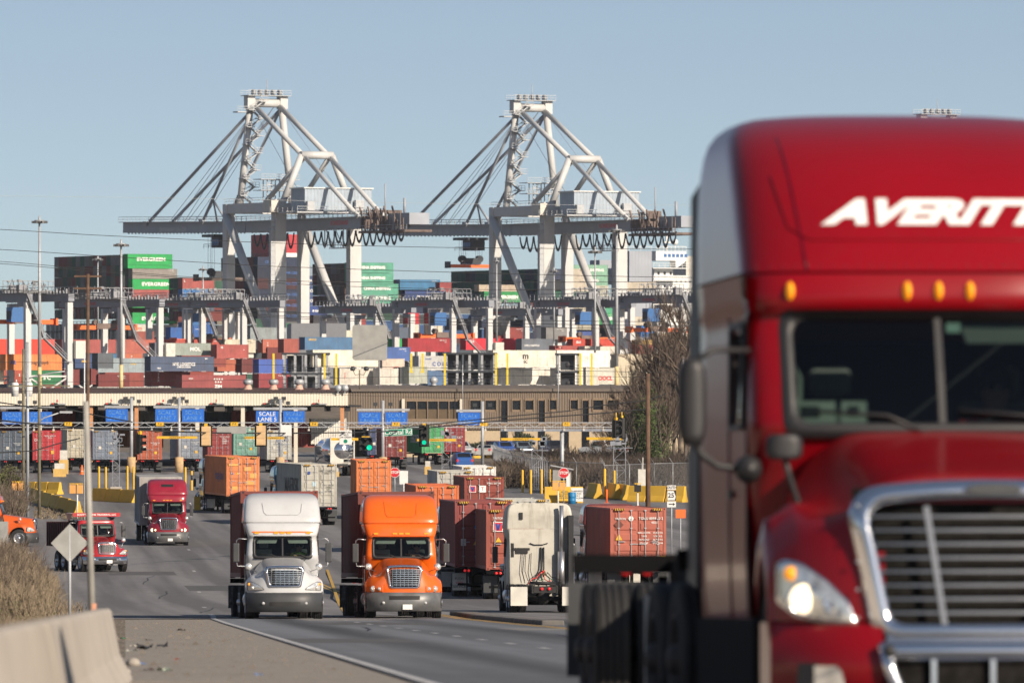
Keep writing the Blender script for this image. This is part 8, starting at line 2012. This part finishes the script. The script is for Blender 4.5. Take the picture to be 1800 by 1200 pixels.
# chain-link fence
mat('chain_link', (.30,.31,.32), rough=.5, metal=.4, var=.1)
m = bpy.data.materials.new('chain_mesh'); m.use_nodes = True; nt = m.node_tree; N = nt.nodes; L = nt.links; pb = N['Principled BSDF']; pb.inputs['Base Color'].default_value = (.16,.16,.16,1); pb.inputs['Roughness'].default_value = .5
tcn = N.new('ShaderNodeTexCoord'); sp = N.new('ShaderNodeSeparateXYZ'); L.new(tcn.outputs['Object'], sp.inputs[0])
def mth(op, a, c=None):
    n = N.new('ShaderNodeMath'); n.operation = op
    for i, q in enumerate((a, c)):
        if q is None: continue
        if isinstance(q, (int, float)): n.inputs[i].default_value = q
        else: L.new(q, n.inputs[i])
    return n.outputs[0]
ds_ = []
for sg in (1, -1):
    q = mth('ADD', mth('MULTIPLY', sp.outputs[0], 1), mth('MULTIPLY', sp.outputs[2], sg)); ds_.append(mth('LESS_THAN', mth('FRACT', mth('MULTIPLY', q, 9)), .14))
al = mth('MAXIMUM', ds_[0], ds_[1]); L.new(al, pb.inputs['Alpha']); MATS['chain_mesh'] = m
def fence(pts, lab, h=2.2):
    p0 = G(*pts[0]); t = thing('chain_link_fence', lab, 'fence', p0); tot = 0
    for a, c in zip(pts, pts[1:]):
        A, B = G(*a), G(*c); dv = B-A; Ln = dv.length; n = max(1, int(Ln/3)); u = dv/Ln
        e = bpy.data.objects.new('fence_panel', None)
        b = MB(); b.add([(0,0,0),(Ln,0,0),(Ln,0,h),(0,0,h)], [(0,1,2,3)]); o = b.obj('mesh_panel', M('chain_mesh'), t); o.location = A-p0; o.rotation_euler = (0, -math.asin(u.z), math.atan2(u.y, u.x)); bpy.data.objects.remove(e)
        b = MB(); b.cyl(A-p0+Vector((0,0,h)), B-p0+Vector((0,0,h)), .03, n=5); b.obj('top_rail', M('chain_link'), t)
        for i in range(n+1):
            q = A-p0+dv*i/n; b = MB(); b.cyl(q, q+Vector((0,0,h)), .045, n=6); b.beam(q+Vector((0,0,h)), q+Vector((-.3,-.2,h+.45)), .03); b.obj('post', M('chain_link'), t)
fence([(868,836),(900,850),(965,866),(1062,868)], 'long chain link fence in front of the dark brush bank', 2.6)
fence([(1062,868),(1150,864),(1215,862)], 'pale chain link fence with barbed arms right of the brown pole', 2.4)
p = G(1130, 866); b = MB(); b.box(-.4,.4,-.2,.2,.6,2.0); b.cyl((0,0,0),(0,0,.6),.05); b.cyl((0,.1,0),(0,.1,3),.04); o = b.obj('utility_cabinet', M('off_white')); o.location = p; tag(o, 'pale utility cabinet fixed at the fence left of the brown pole', 'cabinet')
# ------------------------------------------------------------ vegetation
mat('bark', (.13,.105,.085), rough=.95, var=.3, scale=2); mat('twig', (.12,.09,.07), rough=.95, var=.35, scale=.8)
mat('leaf_green', (.055,.085,.02), rough=.7, var=.45, scale=1.2); mat('leaf_dark', (.03,.045,.018), rough=.8, var=.5, scale=1)
mat('dry_grass', (.24,.19,.13), rough=.95, var=.4, scale=1.5); mat('dry_brush', (.13,.10,.075), rough=.95, var=.4, scale=1)
mat('brush_dark', (.06,.045,.035), rough=.95, var=.4, scale=.8); mat('olive', (.08,.085,.03), rough=.9, var=.4, scale=1)
def twigs(b, p, d, L, depth, r, ra, spread=.55, m=0, n=3, up=.15):
    q = p + d*L
    if r > .035: b.cyl(p, q, r, r*.7, n=5, m=m, cap=False)
    else:
        s = d.orthogonal().normalized()*r*1.6; s.rotate(Matrix.Rotation(ra.uniform(0, 6.28), 3, d)); b.add([p-s, p+s, q+s*.5, q-s*.5], [(0,1,2,3)], m)
    if depth == 0: return
    for i in range(n if depth > 1 else n+1):
        nd = (d + Vector((ra.uniform(-1,1), ra.uniform(-1,1), ra.uniform(-.5,1)))*spread + Vector((0,0,up))).normalized()
        twigs(b, p + d*L*ra.uniform(.45, 1.0), nd, L*ra.uniform(.6,.85), depth-1, r*.62, ra, spread, m, n, up)
def bare_tree(h, seed, depth=6, r=.2, n=3):
    ra = random.Random(seed); bt_ = MB(); bc = MB(); p = Vector((0,0,0)); d = Vector((ra.uniform(-.1,.1), ra.uniform(-.1,.1), 1)).normalized()
    pts = [p]
    for i in range(5): d = (d+Vector((ra.uniform(-.12,.12), ra.uniform(-.12,.12), .2))).normalized(); p = p+d*h*.17; pts.append(p)
    bt_.tube(pts, r, 8, rs=[r*(1-.14*i) for i in range(6)])
    for i in range(1, 6):
        for j in range(4 if i > 1 else 1):
            nd = (Vector((ra.uniform(-1,1), ra.uniform(-1,1), ra.uniform(.1,1.0)))).normalized(); twigs(bc, pts[i]+(pts[i]-pts[i-1])*-ra.uniform(0,1), nd, h*ra.uniform(.14,.22), depth-2, r*.42, ra, .6, 0, n)
    return bt_, bc
PT = []
for s_ in range(3):
    a, c = bare_tree(11, 20+s_, 6, .2); t = thing('bare_tree', 'x', 'tree', (0,0,0), 0, 'bare winter trees at the right'); a.obj('trunk', M('bark'), t, recalc=False); c.obj('crown', M('twig'), t, recalc=False); PT.append(t)
def leaves(b, c, R3, n, sz, ra, m=0):
    for _ in range(n):
        v = Vector((ra.gauss(0,1), ra.gauss(0,1), ra.gauss(0,1))); v = v.normalized()*ra.uniform(.35,1)**.5; p = Vector(c)+Vector((v.x*R3[0], v.y*R3[1], v.z*R3[2]))
        a = Vector((ra.gauss(0,1), ra.gauss(0,1), ra.gauss(0,1))).normalized()*sz*ra.uniform(.5,1.2); e = a.orthogonal().normalized()*sz*.6; b.add([p-a, p+e, p+a, p-e], [(0,1,2,3)], m)
TREES = [(1075,905,.75,0),(1098,890,.95,1),(1120,880,1.15,2),(1142,895,1.3,0),(1163,870,1.35,1),(1185,885,1.5,2),(1205,860,1.55,0),(1228,880,1.5,1),(1110,940,1.1,1),(1150,945,1.35,2),(1193,935,1.6,0),(1060,935,.6,2),(1135,915,.7,0),(1174,910,1.0,1)]
for i, (x, d, sc_, k) in enumerate(TREES):
    t = PT[k] if i < 0 else copy_tree(PT[k], kids_of=tree_of(PT[k])); t.location = (gx(x, d), d, gz(d)+.4); t.rotation_euler = (0,0,i*1.7); t.scale = (sc_*.62, sc_*.62, sc_*(.66 if x < 1130 else .86))
    t['label'] = f'leafless brown tree, {["first","second","third","fourth","fifth","sixth","seventh","eighth"][i] if i < 8 else ["first","second","third","fourth","fifth","sixth"][i-8]} from the left in the {"front" if i < 8 else "back"} row at the right'
for t in PT:
    for c in kids(t): bpy.data.objects.remove(c)
    bpy.data.objects.remove(t)
# vine covered part and evergreen bushes
ra = random.Random(5)
def bush(lab, x, ybase, rx, rz_, n, sz, m_, d=None, core=True, nm='bush', zoff=0):
    d = d or dg(ybase); t = thing(nm, lab, 'bush', (gx(x, d), d, gz(d)+zoff)); b = MB()
    for k in range(7): c = (ra.uniform(-.55,.55)*rx, ra.uniform(-.5,.5)*rx, rz_*ra.uniform(.35,1.3)); leaves(b, c, (rx*.5, rx*.45, rz_*.45), n//7, sz, ra)
    b.obj('foliage', M(m_), t, recalc=False); b = MB()
    for k in range(9): twigs(b, Vector((ra.uniform(-.4,.4)*rx,0,0)), Vector((ra.uniform(-.5,.5),ra.uniform(-.5,.5),1)).normalized(), rz_*.8, 2, .05, ra)
    b.obj('branches', M('bark'), t, recalc=False); return t
bush('dark green vine climbing the bare trees left of the brown pole', 1122, 860, 2.6, 4.6, 2600, .16, 'leaf_green', 868); bush('olive vine tangle around the brown pole top', 1148, 860, 2.0, 5.4, 1500, .15, 'leaf_green', 872)
bush('round evergreen bush before the tan office wall', 918, 800, 1.6, 1.6, 1500, .13, 'leaf_dark', 1035, zoff=.8); bush('small evergreen between the parked cars and the light post', 962, 800, 1.1, 1.3, 900, .12, 'leaf_dark', 1040, zoff=.8); bush('clipped hedge mound at the left of the car park', 838, 800, 2.4, .7, 900, .12, 'leaf_dark', 1050, zoff=.9)
# low tangles: one mass each
def tangle(name, region, n, h, m_, seed, r=.02, depth=3, lean=.5):
    """region(ra) -> X, d"""
    ra_ = random.Random(seed); b = MB()
    for _ in range(n):
        X, d = region(ra_); hh = h*ra_.uniform(.5,1.15); z = tz(X, d) if name.startswith('dry') else gz(d)
        for k in range(3): twigs(b, Vector((X, d, z)), Vector((ra_.uniform(-lean,lean), ra_.uniform(-lean,lean), 1)).normalized(), hh*.5, depth, r, ra_, .6, 0, 2, .1)
    return tag(b.obj(name, M(m_), recalc=False), kind='stuff')
def tz(X, d): return gz(d)
def reg(x0, x1, d0, d1): return lambda ra_: ((lambda d: (gx(ra_.uniform(x0, x1), d), d))(ra_.uniform(d0, d1)))
tangle('fence_undergrowth', reg(880, 1225, 800, 935), 900, 2.2, 'brush_dark', 8, .05)
tangle('fence_undergrowth', reg(872, 1068, 790, 850), 900, 1.9, 'dry_brush', 12, .045)
# embankment with dry brush at the lower left
b = MB(); rows = []
def bank_h(px, d):
    f = max(0, min(1, (115-px)/90)) * max(0, min(1, (d-190)/40)) * max(0, min(1, (420-d)/60)); return f*1.1
for d in list(range(130, 445, 9)):
    rows.append([(gx(px, d), d, gz(d)+.02+bank_h(px, d)) for px in range(-260, 240, 20)])
b.grid(rows, 0, True); tag(b.obj('verge', M('dirt')), kind='structure')
def tz(X, d): return gz(d)+bank_h(900+X*FOC/d, d)
tangle('dry_brush', reg(-30, 92, 190, 330), 520, .95, 'dry_grass', 21, .011, 3, .35)
tangle('dry_brush', reg(-30, 60, 200, 300), 260, 1.1, 'dry_brush', 22, .012, 3, .4)
tangle('dry_brush', reg(-40, 95, 130, 195), 420, .42, 'dry_grass', 24, .006, 3, .4)
tangle('dry_brush', reg(60, 150, 250, 330), 60, .5, 'dry_grass', 23, .01, 2, .5)
b = MB(); ra_ = random.Random(31)
for _ in range(60):
    px, d = ra_.uniform(-15, 85), ra_.uniform(190, 280); X = gx(px, d); leaves(b, (X, d, tz(X, d)+.35), (.25,.25,.3), 45, .045, ra_)
tag(b.obj('weeds', M('olive'), recalc=False), kind='stuff')
bush('dense olive brown thicket at the left edge above the orange nose', 3, 900, 1.5, 2.3, 2600, .09, 'olive', 640); tangle('roadside_thicket', reg(-30, 34, 590, 690), 260, 2.6, 'dry_brush', 25, .03)
bush('low olive thicket right of the left edge thicket', 24, 900, 1.0, 1.1, 1400, .08, 'olive', 610)
tangle('verge_grass', reg(60, 150, 640, 690), 400, .35, 'dry_grass', 26, .02, 1)
# gravel pebbles and litter on the shoulder
ra_ = random.Random(9); b = MB()
for _ in range(2200):
    d = ra_.uniform(96, 270); X = edge_l(d)-.5-abs(ra_.gauss(0, 3.2)); s = ra_.uniform(.008,.022)*(1+ (ra_.random() < .04)*2)
    if X < edge_l(d)-8.5: continue
    c = Vector((X, d, gz(d)+.018)); vs_ = [c+Vector((ra_.uniform(-1,1)*s, ra_.uniform(-1,1)*s, 0)) for _ in range(4)]
    b.add([c+Vector((-s,-s*.7,0)), c+Vector((s,-s*.8,0)), c+Vector((s*.8,s,0)), c+Vector((-s*.9,s*.8,0)), c+Vector((0,0,s*1.1))], [(0,1,4),(1,2,4),(2,3,4),(3,0,4)])
tag(b.obj('pebbles', mat('pebble', (.16,.14,.12), rough=.95, var=.3, scale=.8), recalc=False), kind='stuff')
LT = [(218,1124,.16,(.02,.3,.12),'green crushed can on the gravel by the barrier end'),(224,1123,.1,(.7,.7,.7),'white scrap touching the green can'),(233,1138,.14,(.6,.58,.5),'pale plastic scrap right of the barrier end'),(232,1147,.2,(.5,.5,.42),'crumpled paper just below the pale scrap'),(292,1183,.26,(.45,.5,.38),'crumpled pale green bag in the gravel'),(251,1170,.12,(.08,.2,.5),'small blue wrapper on the gravel'),
      (262,1182,.17,(.08,.05,.04),'dark brown chunk standing in the gravel'),(262,1127,.2,(.25,.3,.35),'grey blue rag on the shoulder'),(240,1136,.14,(.05,.05,.05),'black rubber strip near the barrier'),(285,1140,.3,(.05,.05,.05),'long shred of black tyre on the shoulder'),(318,1110,.22,(.06,.05,.04),'small dark tyre shred far on the shoulder'),(253,1143,.35,(.04,.04,.04),'wide shred of black tyre near the white scraps'),(310,1162,.12,(.5,.12,.08),'little red scrap on the gravel'),(455,1190,.12,(.1,.2,.4),'tiny blue scrap close to the edge line')]
for x, y, s, c, lab in LT:
    s *= .5
    p = G(x, y); ra_ = random.Random(int(x*y)); b = MB(); vs_ = []
    for i in range(4):
        for j in range(5): vs_.append(((j/4-.5)*s*2, (i/3-.5)*s*1.2, abs(ra_.gauss(0, s*.22))))
    b.add(vs_, [(i*5+j, i*5+j+1, (i+1)*5+j+1, (i+1)*5+j) for i in range(3) for j in range(4)], 0, False); o = b.obj('litter', mat('litter_%d' % (int(x)), c, rough=.6, var=.2)); o.location = p+Vector((0,0,.025)); o.rotation_euler = (0,0,ra_.uniform(0,6)); tag(o, lab, 'litter', 'litter on the shoulder')
for x, y, s, lab in [(235,1172,.11,'pale boulder lying against the barrier foot'),(222,1186,.06,'small stone near the pale boulder')]:
    p = G(x, y); b = MB(); b.lathe([(.001,-.3),(.6,-.2),(1,.1),(.8,.5),(.4,.75),(.001,.8)], (0,0,0), 'z', 9); ra_ = random.Random(int(x)); b.v = [(v[0]*s*ra_.uniform(.8,1.2), v[1]*s*.8, v[2]*s) for v in b.v]; o = b.obj('rock', M('concrete')); o.location = p+Vector((0,0,.03)); tag(o, lab, 'rock')

# wooded banks outside the frame that the near truck's side mirrors
def wood(x0, x1, d0, d1, n, seed):
    ra_ = random.Random(seed); b = MB()
    for _ in range(n):
        X, d = ra_.uniform(x0, x1), ra_.uniform(d0, d1); h = ra_.uniform(6, 13)
        b.cyl((X, d, gz(d)), (X+ra_.uniform(-.6,.6), d, gz(d)+h*.8), .18, .05, n=5, m=0)
        for k in range(26): leaves(b, (X+ra_.gauss(0,1.6), d+ra_.gauss(0,1.6), gz(d)+h*ra_.uniform(.15,1)), (.9,.9,.9), 5, .5, ra_, 1)
    tag(b.obj('far_wood', [M('bark'), mat('wood_brown', (.075,.055,.035), rough=.95, var=.5, scale=.3)], recalc=False), kind='stuff')
wood(-150, -62, 140, 520, 300, 61); wood(-60, -30, 60, 130, 40, 62); wood(66, 260, 880, 1250, 220, 63)

hz = MB(); hz.box(-1600, 1600, -150, 3600, -3, 140)
hb = hz.obj('haze', []); hm_ = bpy.data.materials.new('haze'); hm_.use_nodes = True; nt = hm_.node_tree; nt.nodes.remove(nt.nodes['Principled BSDF'])
pv = nt.nodes.new('ShaderNodeVolumePrincipled'); pv.inputs['Density'].default_value = .000035; pv.inputs['Color'].default_value = (.85,.9,1,1); pv.inputs['Anisotropy'].default_value = .2
nt.links.new(pv.outputs[0], nt.nodes['Material Output'].inputs['Volume']); hb.data.materials.clear(); hb.data.materials.append(hm_); tag(hb, kind='stuff')
